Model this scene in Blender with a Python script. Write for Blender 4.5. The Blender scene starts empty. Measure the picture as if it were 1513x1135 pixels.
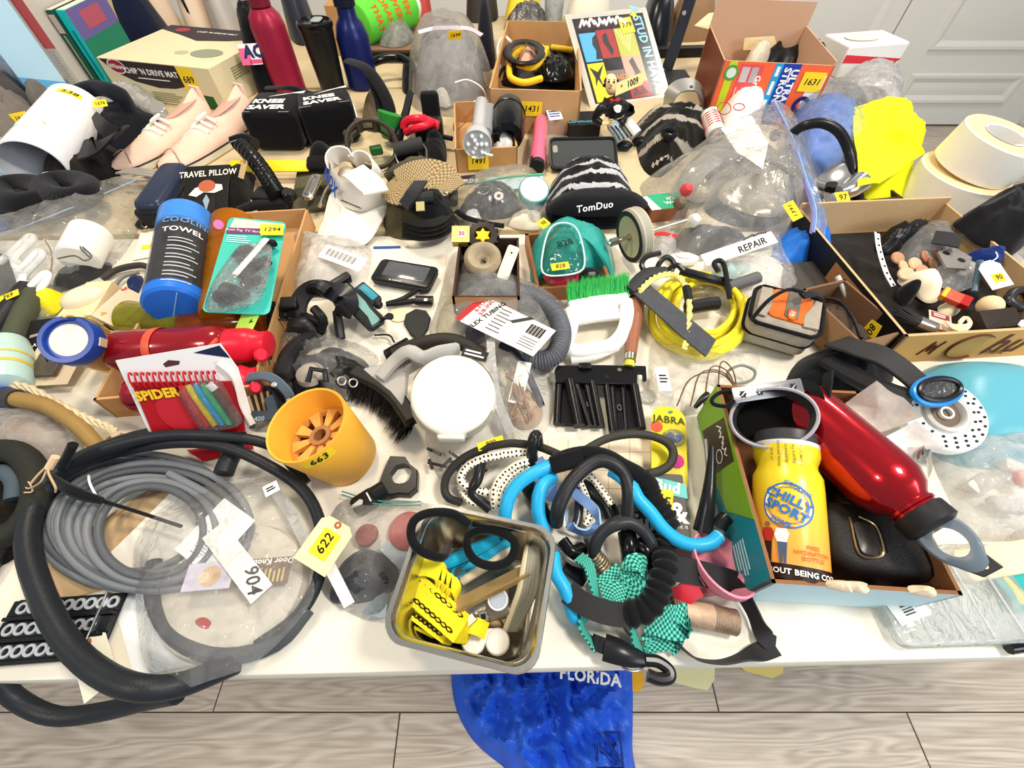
import bpy, bmesh, math, random
from mathutils import Vector as V, Matrix, noise
random.seed(7)
SC=bpy.context.scene; COL=SC.collection
T=.74; FP=642.; AN=math.radians(36.8); CH=.55
CAM=V((0,0,T+CH))
# ---------------- camera, world, lights, exposure
cd=bpy.data.cameras.new('camera'); cam=bpy.data.objects.new('camera',cd); COL.objects.link(cam)
cd.sensor_fit='HORIZONTAL'; cd.sensor_width=36; cd.lens=36*FP/1513; cd.clip_start=.01
cam.location=CAM; cam.rotation_euler=(AN,0,0); SC.camera=cam
w=bpy.data.worlds.new('world'); SC.world=w; w.use_nodes=True
bg=w.node_tree.nodes['Background']; bg.inputs[0].default_value=(.82,.90,1,1); bg.inputs[1].default_value=.38
def area(name,loc,rot,size,power,col,sy=None):
	d=bpy.data.lights.new(name,'AREA'); d.energy=power; d.size=size; d.color=col
	if sy: d.shape='RECTANGLE'; d.size_y=sy
	o=bpy.data.objects.new(name,d); COL.objects.link(o); o.location=loc; o.rotation_euler=[math.radians(r) for r in rot]
area('ceiling_or_fill_light',(-.5,1.5,2.75),(0,0,0),.4,34,(1,.84,.62))
area('ceiling_or_fill_light',(1.0,.2,2.75),(0,12,0),.4,40,(1,.93,.82))
area('ceiling_or_fill_light',(1.9,2.2,2.75),(0,0,0),.4,26,(1,.92,.8))  # unseen fill lamp, added to brighten the door end against the tables
area('ceiling_or_fill_light',(-1.5,-.5,2.75),(0,0,0),.4,22,(1,.9,.74))  # unseen fill lamp, added front left to lighten left-facing surfaces
area('window_light',(2.6,-1.3,2.2),(48,0,52),1.5,45,(.86,.94,1),1.2)
SC.view_settings.view_transform='Standard'; SC.view_settings.look='None'
SC.view_settings.exposure=.02; SC.view_settings.gamma=1; SC.view_settings.use_curve_mapping=False
SC.cycles.transparent_max_bounces=24; SC.cycles.max_bounces=8
# ---------------- projection of photo pixels to points on real planes
_c,_s=math.cos(AN),math.sin(AN)
def ray(x,y):
	u=(x-756.5)/FP; v=(y-567.5)/FP
	return V((u,-v*_c+_s,-v*_s-_c))
def P(x,y,h=0):
	r=ray(x,y); return CAM+r*((h-CH)/r.z)
def PY(x,y,Y):
	r=ray(x,y); return CAM+r*(Y/r.y)
def zm(x0,y0,s): return lambda x,y:(x0+x*s,y0+y*s)
ID=lambda x,y:(x,y)
def Ws(pts,h=0,f=ID):
	r=[]
	for p in pts:
		x,y=f(p[0],p[1]); r.append(P(x,y,p[2] if len(p)>2 else h))
	return r
UP=V((0,0,1))
def fr(o,x,up=UP):
	x=V(x).normalized(); y=V(up).cross(x).normalized(); z=x.cross(y)
	return Matrix(((x.x,y.x,z.x,o[0]),(x.y,y.y,z.y,o[1]),(x.z,y.z,z.z,o[2]),(0,0,0,1)))
def frz(o,z,xh=V((1,0,0))):
	z=V(z).normalized(); xh=V(xh)
	if abs(z.dot(xh.normalized()))>.98: xh=V((0,1,0))
	y=z.cross(xh).normalized(); x=y.cross(z)
	return Matrix(((x.x,y.x,z.x,o[0]),(x.y,y.y,z.y,o[1]),(x.z,y.z,z.z,o[2]),(0,0,0,1)))
def TR(x=0,y=0,z=0): return Matrix.Translation((x,y,z))
def RZ(a): return Matrix.Rotation(math.radians(a),4,'Z')
def RX(a): return Matrix.Rotation(math.radians(a),4,'X')
def RY(a): return Matrix.Rotation(math.radians(a),4,'Y')
# ---------------- materials
def hexc(h):
	h=h.lstrip('#'); r=[int(h[i:i+2],16)/255 for i in (0,2,4)]
	return tuple(c/12.92 if c<=.04045 else ((c+.055)/1.055)**2.4 for c in r)+(1,)
_M={}
def nt(key):
	m=bpy.data.materials.new(key); m.use_nodes=True; n=m.node_tree; return m,n,n.nodes['Principled BSDF'],n.nodes['Material Output']
def mat(col,rough=.5,metal=0,bump=0,bs=300,var=0,vs=60,coat=0,trans=0,ior=1.45,spec=.32,emit=0,sheen=0):
	k=(col,rough,metal,bump,bs,var,vs,coat,trans,ior,spec,emit,sheen)
	if k in _M: return _M[k]
	m,n,b,o=nt('mat_%d'%len(_M)); L=n.links.new
	b.inputs['Base Color'].default_value=hexc(col); b.inputs['Roughness'].default_value=rough; b.inputs['Metallic'].default_value=metal
	b.inputs['Specular IOR Level'].default_value=spec; b.inputs['Coat Weight'].default_value=coat
	b.inputs['Transmission Weight'].default_value=trans; b.inputs['IOR'].default_value=ior
	if sheen: b.inputs['Sheen Weight'].default_value=sheen; b.inputs['Sheen Roughness'].default_value=.4
	if emit: b.inputs['Emission Color'].default_value=hexc(col); b.inputs['Emission Strength'].default_value=emit
	if var or bump:
		tc=n.nodes.new('ShaderNodeTexCoord')
	if var:
		t=n.nodes.new('ShaderNodeTexNoise'); t.inputs['Scale'].default_value=vs; t.inputs['Detail'].default_value=5; L(tc.outputs['Object'],t.inputs['Vector'])
		x=n.nodes.new('ShaderNodeMix'); x.data_type='RGBA'; x.inputs[6].default_value=tuple(c*(1-var) for c in hexc(col)[:3])+(1,); x.inputs[7].default_value=tuple(min(1,c*(1+var)) for c in hexc(col)[:3])+(1,)
		L(t.outputs[0],x.inputs[0]); L(x.outputs[2],b.inputs['Base Color'])
	if bump:
		t=n.nodes.new('ShaderNodeTexNoise'); t.inputs['Scale'].default_value=bs; t.inputs['Detail'].default_value=3; L(tc.outputs['Object'],t.inputs['Vector'])
		q=n.nodes.new('ShaderNodeBump'); q.inputs['Strength'].default_value=bump; q.inputs['Distance'].default_value=.004; L(t.outputs[0],q.inputs['Height']); L(q.outputs[0],b.inputs['Normal'])
	_M[k]=m; return m
def cloth(col,bump=.35,bs=900,var=.25): return mat(col,.9,0,bump,bs,var,90,spec=.15,sheen=.15)
def film(tint='#fcfdfe',haze=.14,rough=.09,cs=26,white='#ffffff',bstr=.55):
	"""thin clear plastic: see-through, cloudy by a share, with a glossy creased surface"""
	k=('film',tint,haze,rough,cs,white,bstr)
	if k in _M: return _M[k]
	m,n,b,o=nt('film_%d'%len(_M)); L=n.links.new; n.nodes.remove(b)
	N=n.nodes.new; tc=N('ShaderNodeTexCoord')
	a=N('ShaderNodeTexNoise'); a.inputs['Scale'].default_value=cs; a.inputs['Detail'].default_value=3; a.inputs['Distortion'].default_value=1.2; L(tc.outputs['Object'],a.inputs['Vector'])
	v=N('ShaderNodeTexVoronoi'); v.feature='DISTANCE_TO_EDGE'; v.inputs['Scale'].default_value=cs*1.3; L(a.outputs['Color'],v.inputs['Vector'])
	vm=N('ShaderNodeVectorMath'); vm.operation='SCALE'; vm.inputs[3].default_value=.12; L(a.outputs['Color'],vm.inputs[0])
	va=N('ShaderNodeVectorMath'); va.operation='ADD'; L(tc.outputs['Object'],va.inputs[0]); L(vm.outputs[0],va.inputs[1]); L(va.outputs[0],v.inputs['Vector'])
	ad=N('ShaderNodeMath'); ad.operation='ADD'; L(a.outputs[0],ad.inputs[0]); L(v.outputs[0],ad.inputs[1])
	bu=N('ShaderNodeBump'); bu.inputs['Strength'].default_value=bstr; bu.inputs['Distance'].default_value=.01; L(ad.outputs[0],bu.inputs['Height'])
	tr=N('ShaderNodeBsdfTransparent'); tr.inputs[0].default_value=hexc(tint)
	df=N('ShaderNodeBsdfDiffuse'); df.inputs[0].default_value=hexc(white); tl=N('ShaderNodeBsdfTranslucent'); tl.inputs[0].default_value=hexc(white)
	m0=N('ShaderNodeMixShader'); m0.inputs[0].default_value=.4; L(df.outputs[0],m0.inputs[1]); L(tl.outputs[0],m0.inputs[2])
	hz=N('ShaderNodeMath'); hz.operation='MULTIPLY'; hz.inputs[1].default_value=haze*2; L(a.outputs[0],hz.inputs[0])
	m1=N('ShaderNodeMixShader'); L(hz.outputs[0],m1.inputs[0]); L(tr.outputs[0],m1.inputs[1]); L(m0.outputs[0],m1.inputs[2])
	gl=N('ShaderNodeBsdfGlossy'); gl.inputs['Roughness'].default_value=rough; L(bu.outputs[0],gl.inputs['Normal'])
	fn=N('ShaderNodeFresnel'); fn.inputs[0].default_value=1.4; L(bu.outputs[0],fn.inputs['Normal'])
	fm=N('ShaderNodeMath'); fm.operation='MULTIPLY'; fm.inputs[1].default_value=.75 if bstr>.01 else .1; L(fn.outputs[0],fm.inputs[0])
	m2=N('ShaderNodeMixShader'); L(fm.outputs[0],m2.inputs[0]); L(m1.outputs[0],m2.inputs[1]); L(gl.outputs[0],m2.inputs[2])
	L(m2.outputs[0],o.inputs[0]); _M[k]=m; return m
def tinted(col,alpha=.5,rough=.1):
	"""coloured clear plastic"""
	return film(col,alpha*.5,rough,8,col,.05)
def uvpat(kind,ca,cb,su,sv,rough=.7):
	"""woven patterns laid out along a strap or cord (UV in metres along, 0..1 across)"""
	k=('uv',kind,ca,cb,su,sv)
	if k in _M: return _M[k]
	m,n,b,o=nt('weave_%d'%len(_M)); L=n.links.new; N=n.nodes.new
	tc=N('ShaderNodeTexCoord'); mp=N('ShaderNodeMapping'); mp.inputs['Scale'].default_value=(su,sv,1); L(tc.outputs['UV'],mp.inputs['Vector'])
	if kind=='check': t=N('ShaderNodeTexChecker'); t.inputs['Scale'].default_value=1; t.inputs[1].default_value=hexc(ca); t.inputs[2].default_value=hexc(cb); L(mp.outputs[0],t.inputs[0]); c=t.outputs[0]; hgt=t.outputs[1]
	elif kind=='brick':
		t=N('ShaderNodeTexBrick'); t.inputs['Scale'].default_value=1; t.inputs['Brick Width'].default_value=.9; t.inputs['Row Height'].default_value=.5; t.inputs['Mortar Size'].default_value=.09
		for i in (1,2): t.inputs[i].default_value=hexc(ca)
		t.inputs[3].default_value=hexc(cb); L(mp.outputs[0],t.inputs[0]); c=t.outputs[0]; hgt=t.outputs[1]
	else:
		t=N('ShaderNodeTexVoronoi'); t.voronoi_dimensions='2D'; t.inputs['Scale'].default_value=1; t.inputs['Randomness'].default_value=.25; L(mp.outputs[0],t.inputs['Vector'])
		g=N('ShaderNodeMath'); g.operation='LESS_THAN'; g.inputs[1].default_value=.24; L(t.outputs['Distance'],g.inputs[0])
		x=N('ShaderNodeMix'); x.data_type='RGBA'; x.inputs[6].default_value=hexc(ca); x.inputs[7].default_value=hexc(cb); L(g.outputs[0],x.inputs[0]); c=x.outputs[2]; hgt=g.outputs[0]
	L(c,b.inputs['Base Color']); b.inputs['Roughness'].default_value=rough; b.inputs['Specular IOR Level'].default_value=.3
	q=N('ShaderNodeBump'); q.inputs['Strength'].default_value=.3; q.inputs['Distance'].default_value=.001; L(hgt,q.inputs['Height']); L(q.outputs[0],b.inputs['Normal'])
	_M[k]=m; return m
# ---------------- mesh building
class MB:
	def __init__(s,fl=1): s.fl=fl; s.v=[]; s.f=[]; s.i=[]; s.uv=[]; s.m=0
	def vs(s,vs,M=None,uv=None):
		b=len(s.v)
		for k,p in enumerate(vs):
			p=V(p); s.v.append(M@p if M else p); s.uv.append(uv[k] if uv else (0,0))
		return b
	def fc(s,*f): s.f.append(tuple(f)); s.i.append(s.m)
	def loft(s,rings,M=None,close=True,cap0=False,cap1=False,uv=None,per=False):
		n=len(rings[0]); b=s.vs([p for r in rings for p in r],M,uv)
		for a in range(len(rings)-1):
			for k in range(n if close else n-1):
				q=(k+1)%n; s.fc(b+a*n+k,b+a*n+q,b+(a+1)*n+q,b+(a+1)*n+k)
		if per:
			a=len(rings)-1
			for k in range(n if close else n-1):
				q=(k+1)%n; s.fc(b+a*n+k,b+a*n+q,b+q,b+k)
		if cap0: s.fc(*[b+k for k in range(n-1,-1,-1)])
		if cap1: s.fc(*[b+(len(rings)-1)*n+k for k in range(n)])
		return s
	def box(s,x0,y0,z0,x1,y1,z1,M=None):
		return s.loft([[(x0,y0,z0),(x1,y0,z0),(x1,y1,z0),(x0,y1,z0)],[(x0,y0,z1),(x1,y0,z1),(x1,y1,z1),(x0,y1,z1)]],M,cap0=True,cap1=True)
	def cb(s,lx,ly,lz,M=None,c=(0,0,0)): return s.box(c[0]-lx/2,c[1]-ly/2,c[2]-lz/2,c[0]+lx/2,c[1]+ly/2,c[2]+lz/2,M)
	def rbox(s,lx,ly,z0,z1,r,M=None,e=.002,n=4,top=1.,c=(0,0)):
		R=lambda k,z,rr:[(c[0]+p[0],c[1]+p[1],z) for p in rrect(lx*k-2*rr,ly*k-2*rr,max(r-rr,.0003),n)]
		return s.loft([R(1,z0,e),R(1,z0+e,0),R(top,z1-e,0),R(top,z1-e*.3,e*.3),R(top,z1,e)],M,cap0=True,cap1=True)
	def lathe(s,pr,M=None,n=24,cap0=True,cap1=True,sx=1,sy=1,ring=True):
		rings=[[(r*math.cos(2*math.pi*k/n)*sx,r*math.sin(2*math.pi*k/n)*sy,z) for k in range(n)] for r,z in pr]
		if ring and len(pr)>3 and abs(pr[0][0]-pr[-1][0])<1e-5 and pr[0][0]>.001: return s.loft(rings,M,per=True)
		return s.loft(rings,M,cap0=cap0,cap1=cap1)
	def cyl(s,r,z0,z1,M=None,n=20,e=0):
		if e: return s.lathe([(r-e,z0),(r,z0+e),(r,z1-e),(r-e,z1)],M,n,ring=False)
		return s.lathe([(r,z0),(r,z1)],M,n)
	def prism(s,poly,z0,z1,M=None):
		return s.loft([[(p[0],p[1],z0) for p in poly],[(p[0],p[1],z1) for p in poly]],M,cap0=True,cap1=True)
	def tube(s,pts,r,n=8,closed=False,sm=4,cap=True,rf=None,fl=1.):
		pts=cr(pts,sm,closed); m=len(pts); N=None; rings=[]; uv=[]; d=0
		for k in range(m):
			a=pts[(k-1)%m] if closed or k else pts[0]; b=pts[(k+1)%m] if closed or k<m-1 else pts[-1]
			t=(b-a).normalized()
			if N is None: N=t.orthogonal().normalized() if abs(t.z)>.9 else UP.cross(t).normalized()
			N=(N-t*N.dot(t)).normalized(); B=t.cross(N)
			if k: d+=(pts[k]-pts[k-1]).length
			rr=rf(k/(m-1))*r if rf else r
			rings.append([pts[k]+(N*math.cos(2*math.pi*j/n)+B*math.sin(2*math.pi*j/n)*fl)*rr for j in range(n+1)]); uv+=[(d,j/n) for j in range(n+1)]
		s.loft(rings,close=False,uv=uv,per=closed)
		if cap and not closed:
			b=len(s.v)-m*(n+1); s.fc(*[b+k for k in range(n-1,-1,-1)]); s.fc(*[b+(m-1)*(n+1)+k for k in range(n)])
		return s
	def ribbon(s,pts,w,t=.0014,nrm=UP,closed=False,sm=5,tw=None,wf=None):
		"""flat strap along pts; nrm: face normal (one or per control point)"""
		P0=pts; pts=cr(pts,sm,closed); m=len(pts)
		if isinstance(nrm,(list,tuple)): ns=cr([V(x) for x in nrm],sm,closed)
		else: ns=[V(nrm)]*m
		rings=[]; uv=[]; d=0
		for k in range(m):
			a=pts[(k-1)%m] if closed or k else pts[0]; b=pts[(k+1)%m] if closed or k<m-1 else pts[-1]
			tt=(b-a).normalized(); nn=ns[k]-tt*ns[k].dot(tt)
			nn=nn.normalized() if nn.length>1e-4 else tt.orthogonal().normalized(); bb=tt.cross(nn)
			if k: d+=(pts[k]-pts[k-1]).length
			ww=w*(wf(k/(m-1)) if wf else 1)
			rings.append([pts[k]+bb*ww/2*x+nn*t/2*y for x,y in ((-1,-1),(1,-1),(1,1),(-1,1))]); uv+=[(d,0),(d,1),(d,1),(d,0)]
		return s.loft(rings,cap0=not closed,cap1=not closed,uv=uv,per=closed)
	def dome(s,out,h,base=0,rings=12,n=64,p=2.4,amp=0,ns=30,kind='fold',smooth=True,hf=None,mf=None,seed=0,floor=True,edge=0,c=None,bz=None):
		"""a body bulging up from an outline lying on a surface: cloth, bags, soft goods"""
		o=cr(out,8,True) if smooth else lin(out,8); o=resamp(o,n)
		c=V(c) if c else sum(o,V())/len(o); z0=T+base; off=V((seed*3.1,seed*1.7,seed*.9)); rs=[]; amp*=.5 if kind=='crumple' and h<.2 and base>-.5 else 1
		for k in range(rings+1):
			t=k/rings; r=[]
			for q in o:
				x=c+(q-c)*t; f=1-t**p; q0=V((x.x,x.y,0))*ns+off
				if kind=='fold': g=1-2*abs(noise.noise(q0))-.6*abs(noise.noise(q0*2.3))
				elif kind=='crumple': g=1.2-2.2*abs(noise.noise(q0))-1.2*abs(noise.noise(q0*2.1+V((9,1,3))))-.6*abs(noise.noise(q0*4.7))
				else: g=noise.noise(q0)
				hh=edge+h*f+(hf(x,t) if hf else 0)+amp*g*min(1,(1-t)*4)
				zb=z0+(bz(x) if bz else 0)
				r.append(V((x.x,x.y,zb+max(hh,.0008))))
			rs.append(r)
		mid=sum(rs[0],V())/n; b=s.vs([mid]); b2=s.vs([p for r in rs[1:] for p in r])
		R=len(rs)-1
		def idx(f):
			if mf: s.m=mf(sum((s.v[i] for i in f),V())/len(f))
			s.fc(*f)
		for k in range(n): idx((b,b2+k,b2+(k+1)%n))
		for a in range(R-1):
			for k in range(n):
				q=(k+1)%n; idx((b2+a*n+k,b2+(a+1)*n+k,b2+(a+1)*n+q,b2+a*n+q))
		if floor and s.fl:
			bb=s.vs([V((p.x,p.y,z0+(bz(p) if bz else 0))) for p in rs[-1]])
			for k in range(n):
				q=(k+1)%n; s.fc(b2+(R-1)*n+k,bb+k,bb+q,b2+(R-1)*n+q)
			s.fc(*[bb+k for k in range(n-1,-1,-1)])
		return s
def rrect(w,d,r,n=4):
	o=[]
	for cx,cy,a in ((w/2-r,-d/2+r,-90),(w/2-r,d/2-r,0),(-w/2+r,d/2-r,90),(-w/2+r,-d/2+r,180)):
		for k in range(n+1):
			t=math.radians(a+90*k/n); o.append((cx+r*math.cos(t),cy+r*math.sin(t)))
	return o
def circ(r,n=24,cx=0,cy=0,a0=0,a1=360,sx=1,sy=1): return [(cx+r*sx*math.cos(math.radians(a0+(a1-a0)*k/n)),cy+r*sy*math.sin(math.radians(a0+(a1-a0)*k/n))) for k in range(n)]
def cr(pts,sm,closed=False):
	pts=[V(p) for p in pts]; n=len(pts)
	if sm<2 or n<3: return pts
	o=[]
	for i in range(n if closed else n-1):
		p1,p2=pts[i],pts[(i+1)%n]; p0=pts[i-1] if closed or i else p1*2-p2; p3=pts[(i+2)%n] if closed or i<n-2 else p2*2-p1
		for k in range(sm):
			t=k/sm; o.append(.5*((2*p1)+(p2-p0)*t+(2*p0-5*p1+4*p2-p3)*t*t+(3*p1-p0-3*p2+p3)*t**3))
	if not closed: o.append(pts[-1])
	return o
def lin(pts,sm): return [V(pts[i]).lerp(V(pts[(i+1)%len(pts)]),k/sm) for i in range(len(pts)) for k in range(sm)]
def resamp(o,n):
	L=[0]
	for k in range(len(o)): L.append(L[-1]+(o[(k+1)%len(o)]-o[k]).length)
	r=[]; j=0
	for k in range(n):
		d=L[-1]*k/n
		while L[j+1]<d: j+=1
		t=(d-L[j])/max(L[j+1]-L[j],1e-9); r.append(o[j].lerp(o[(j+1)%len(o)],t))
	if sum(r[k].x*r[(k+1)%n].y-r[(k+1)%n].x*r[k].y for k in range(n))<0: r.reverse()
	return r
LOC={}
def tag(o,label=None,cat=None,group=None,kind=None):
	if label: o['label']=label
	if cat: o['category']=cat
	if group: o['group']=group
	if kind: o['kind']=kind
	return o
PW=dict(cord='rope',cap='stopper',handle='grip',wheel='roller',knob='button',panel='board',frame='hoop',lid='cover',head='tassel',body='bulk',cover='sheet',foot='stand',band='loop',rod='stick',tube='pipe',flap='fold')
def nm(n):
	a=n.split('_'); a[-1]=PW.get(a[-1],a[-1]) if len(a)>1 and a[-1] in ('cord','cap','handle','wheel','knob','panel','frame','lid','head','body','foot') else a[-1]; return '_'.join(a)
def thing(name,label,cat,loc,group=None):
	name=nm(name)
	o=bpy.data.objects.new(name,None); COL.objects.link(o); o.location=loc; o.empty_display_size=.02; LOC[o.name]=V(loc); return tag(o,label,cat,group)
def part(par,name,mb,mats,bev=0,label=None,ang=35,kind=None,flat=False):
	me=bpy.data.meshes.new(name); L=LOC[par.name] if par else V()
	me.from_pydata([p-L for p in mb.v],[],mb.f)
	ms=mats if isinstance(mats,(list,tuple)) else [mats]
	for m in ms: me.materials.append(m)
	if len(ms)>1: me.polygons.foreach_set('material_index',mb.i)
	if any(u!=(0,0) for u in mb.uv):
		ul=me.uv_layers.new(name='UVMap'); li=[0]*len(me.loops); me.loops.foreach_get('vertex_index',li)
		ul.data.foreach_set('uv',[c for i in li for c in mb.uv[i]])
	bm=bmesh.new(); bm.from_mesh(me); bmesh.ops.recalc_face_normals(bm,faces=bm.faces); bm.to_mesh(me); bm.free()
	if not flat: me.polygons.foreach_set('use_smooth',[True]*len(me.polygons)); me.set_sharp_from_angle(angle=math.radians(ang))
	o=bpy.data.objects.new(name,me); COL.objects.link(o)
	if par: o.parent=par; LOC[o.name]=L
	if bev:
		b=o.modifiers.new('bevel','BEVEL'); b.width=bev; b.segments=2; b.limit_method='ANGLE'; b.angle_limit=.7
	if label: o['label']=label
	if kind: o['kind']=kind
	return o
def solo(name,label,cat,mb,mats,group=None,bev=0,ang=35,kind=None,loc=None):
	if loc is None:
		lo=V([min(p[k] for p in mb.v) for k in range(3)]); hi=V([max(p[k] for p in mb.v) for k in range(3)]); loc=V(((lo.x+hi.x)/2,(lo.y+hi.y)/2,lo.z))
	name=nm(name); mb.v=[p-loc for p in mb.v]; o=part(None,name,mb,mats,bev,None,ang); o.location=loc; LOC[o.name]=V(loc)
	return tag(o,label,cat,group,kind)
TX=[]
def text(par,name,s,M,size,m,bold=0,shear=0,warp=None,sx=1,al='CENTER',ls=1):
	cu=bpy.data.curves.new(name,'FONT'); cu.body=s; cu.size=size; cu.align_x=al; cu.align_y='CENTER'; cu.offset=bold*size; cu.shear=shear; cu.space_line=ls; cu.space_character=1.05
	cu.resolution_u=2; cu.extrude=0
	o=bpy.data.objects.new('tmp_text',cu); COL.objects.link(o); TX.append((o,par,name,M,m,warp,sx))
def finish_text():
	dg=bpy.context.evaluated_depsgraph_get(); dg.update()
	for o,par,name,M,m,warp,sx in TX:
		me=bpy.data.meshes.new_from_object(o.evaluated_get(dg)); me.name=name; L=LOC[par.name]
		for v in me.vertices:
			p=V((v.co.x*sx,v.co.y,0)); v.co=(warp(p) if warp else M@p)-L
		me.materials.clear(); me.materials.append(m)
		n=bpy.data.objects.new(name,me); COL.objects.link(n); n.parent=par; cu=o.data; bpy.data.objects.remove(o); bpy.data.curves.remove(cu)
def card(par,name,M,w,h,m,t=.0004,label=None,r=0):
	mb=MB()
	if r: mb.prism(rrect(w,h,r),0,t,M)
	else: mb.box(-w/2,-h/2,0,w/2,h/2,t,M)
	return part(par,name,mb,m,label=label)
INK=mat('#0c0c0c',.5); YEL=mat('#ffd92b',.6); MAN=mat('#f3dc9c',.7); WHT=mat('#f6f4ee',.6)
def lot(par,M,w,h,s,m=None,name='lot_sticker',size=None,rot=0,shear=.15,bold=.015):
	"""price sticker with a handwritten number"""
	c=card(par,name,M,w,h,m or YEL,.0005)
	if s: text(c,'number',s,M@TR(0,0,.0009)@RZ(rot),min(size or 9,h*.8,w*1.45/max(len(s),2)),INK,bold,shear)
	return c
class Fc:
	"""a flat face: place flat print on it by fractions"""
	def __init__(s,o,x,y): s.o=V(o); s.x=V(x); s.y=V(y); s.L=s.x.length; s.W=s.y.length; s.M0=fr(s.o,s.x,s.x.cross(s.y))
	def M(s,u,v,off=.0006,a=0): return s.M0@TR(u*s.L,v*s.W,off)@RZ(a)
	def poly(s,par,name,uvs,m,off=.0003,t=.0003,label=None):
		mb=MB(); mb.prism([(u*s.L,v*s.W) for u,v in uvs],off,off+t,s.M0); return part(par,name,mb,m,label=label)
	def rect(s,par,name,u0,v0,u1,v1,m,off=.0003,label=None): return s.poly(par,name,[(u0,v0),(u1,v0),(u1,v1),(u0,v1)],m,off,label=label)
	def text(s,par,name,t,u,v,size,m,a=0,off=.0012,**k): text(par,name,t,s.M(u,v,off,a),size,m,**k)
	def lines(s,par,name,u0,v0,u1,v1,n,m,off=.0008,fill=.45):
		mb=MB()
		for k in range(n):
			v=v0+(v1-v0)*(k+.5)/n; e=u1-(u1-u0)*random.random()*.3; hh=(v1-v0)/n*fill/2
			mb.prism([(u0*s.L,(v-hh)*s.W),(e*s.L,(v-hh)*s.W),(e*s.L,(v+hh)*s.W),(u0*s.L,(v+hh)*s.W)],off,off+.0002,s.M0)
		return part(par,name,mb,m)
def scrib(par,f,u0,v0,u1,v1,n,m,r=.0009,nm='handwriting'):
	part(par,nm,MB().tube([f.M(u0+(u1-u0)*k/n+.4*(u1-u0)/n*(k%3-1),v0+(v1-v0)*((k*7)%5)/4,.0012).translation for k in range(n+1)],r,5,sm=3),m)
class Bx:
	def __init__(s,M,L,W,H):
		s.M=M; s.L,s.W,s.H=L,W,H; R=M.to_3x3(); o=M.translation; X=R@V((L,0,0)); Y=R@V((0,W,0)); Z=R@V((0,0,H))
		s.front=Fc(o,X,Z); s.top=Fc(o+Z,X,Y); s.right=Fc(o+X,Y,Z); s.left=Fc(o+Y,-Y,Z); s.c=o+X/2+Y/2
	def solid(s,par,name,m,bev=.001): return part(par,name,MB().box(0,0,0,s.L,s.W,s.H,s.M),m,bev)
KR=mat('#b98a56',.8,0,.15,200,.12,20); KRI=mat('#c79a67',.85,0,.15,200,.1,20)
def carton(par,M,L,W,H,outer=None,inner=None,t=.004,hs=None,bottom=True):
	"""open box of four side panels and a bottom panel; hs: heights front,right,back,left"""
	o=outer or KR; i=inner or KRI; hs=hs or (H,)*4; r=[]
	for k,(a,b,n) in enumerate((((0,0),(L,0),(0,1)),((L,0),(L,W),(-1,0)),((L,W),(0,W),(0,-1)),((0,W),(0,0),(1,0)))):
		h=hs[k]; q=[(a[0],a[1]),(b[0],b[1]),(b[0]+n[0]*t,b[1]+n[1]*t),(a[0]+n[0]*t,a[1]+n[1]*t)]
		mb=MB(); vs=mb.vs([(x,y,z) for z in (0,h) for x,y in q],M)
		for f,mi in (((0,1,5,4),0),((2,3,7,6),1),((4,5,6,7),1),((1,2,6,5),1),((3,0,4,7),1),((3,2,1,0),0)):
			mb.m=mi; mb.fc(*[vs+x for x in f])
		r.append(part(par,'side_panel',mb,[o,i]))
	if bottom: part(par,'bottom_panel',MB().box(t,t,0,L-t,W-t,t,M),i)
	return r
def wobble(pts,a,s=20): return [p+V((noise.noise(p*s),noise.noise(p*s+V((5,5,5))),0))*a for p in pts]
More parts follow.
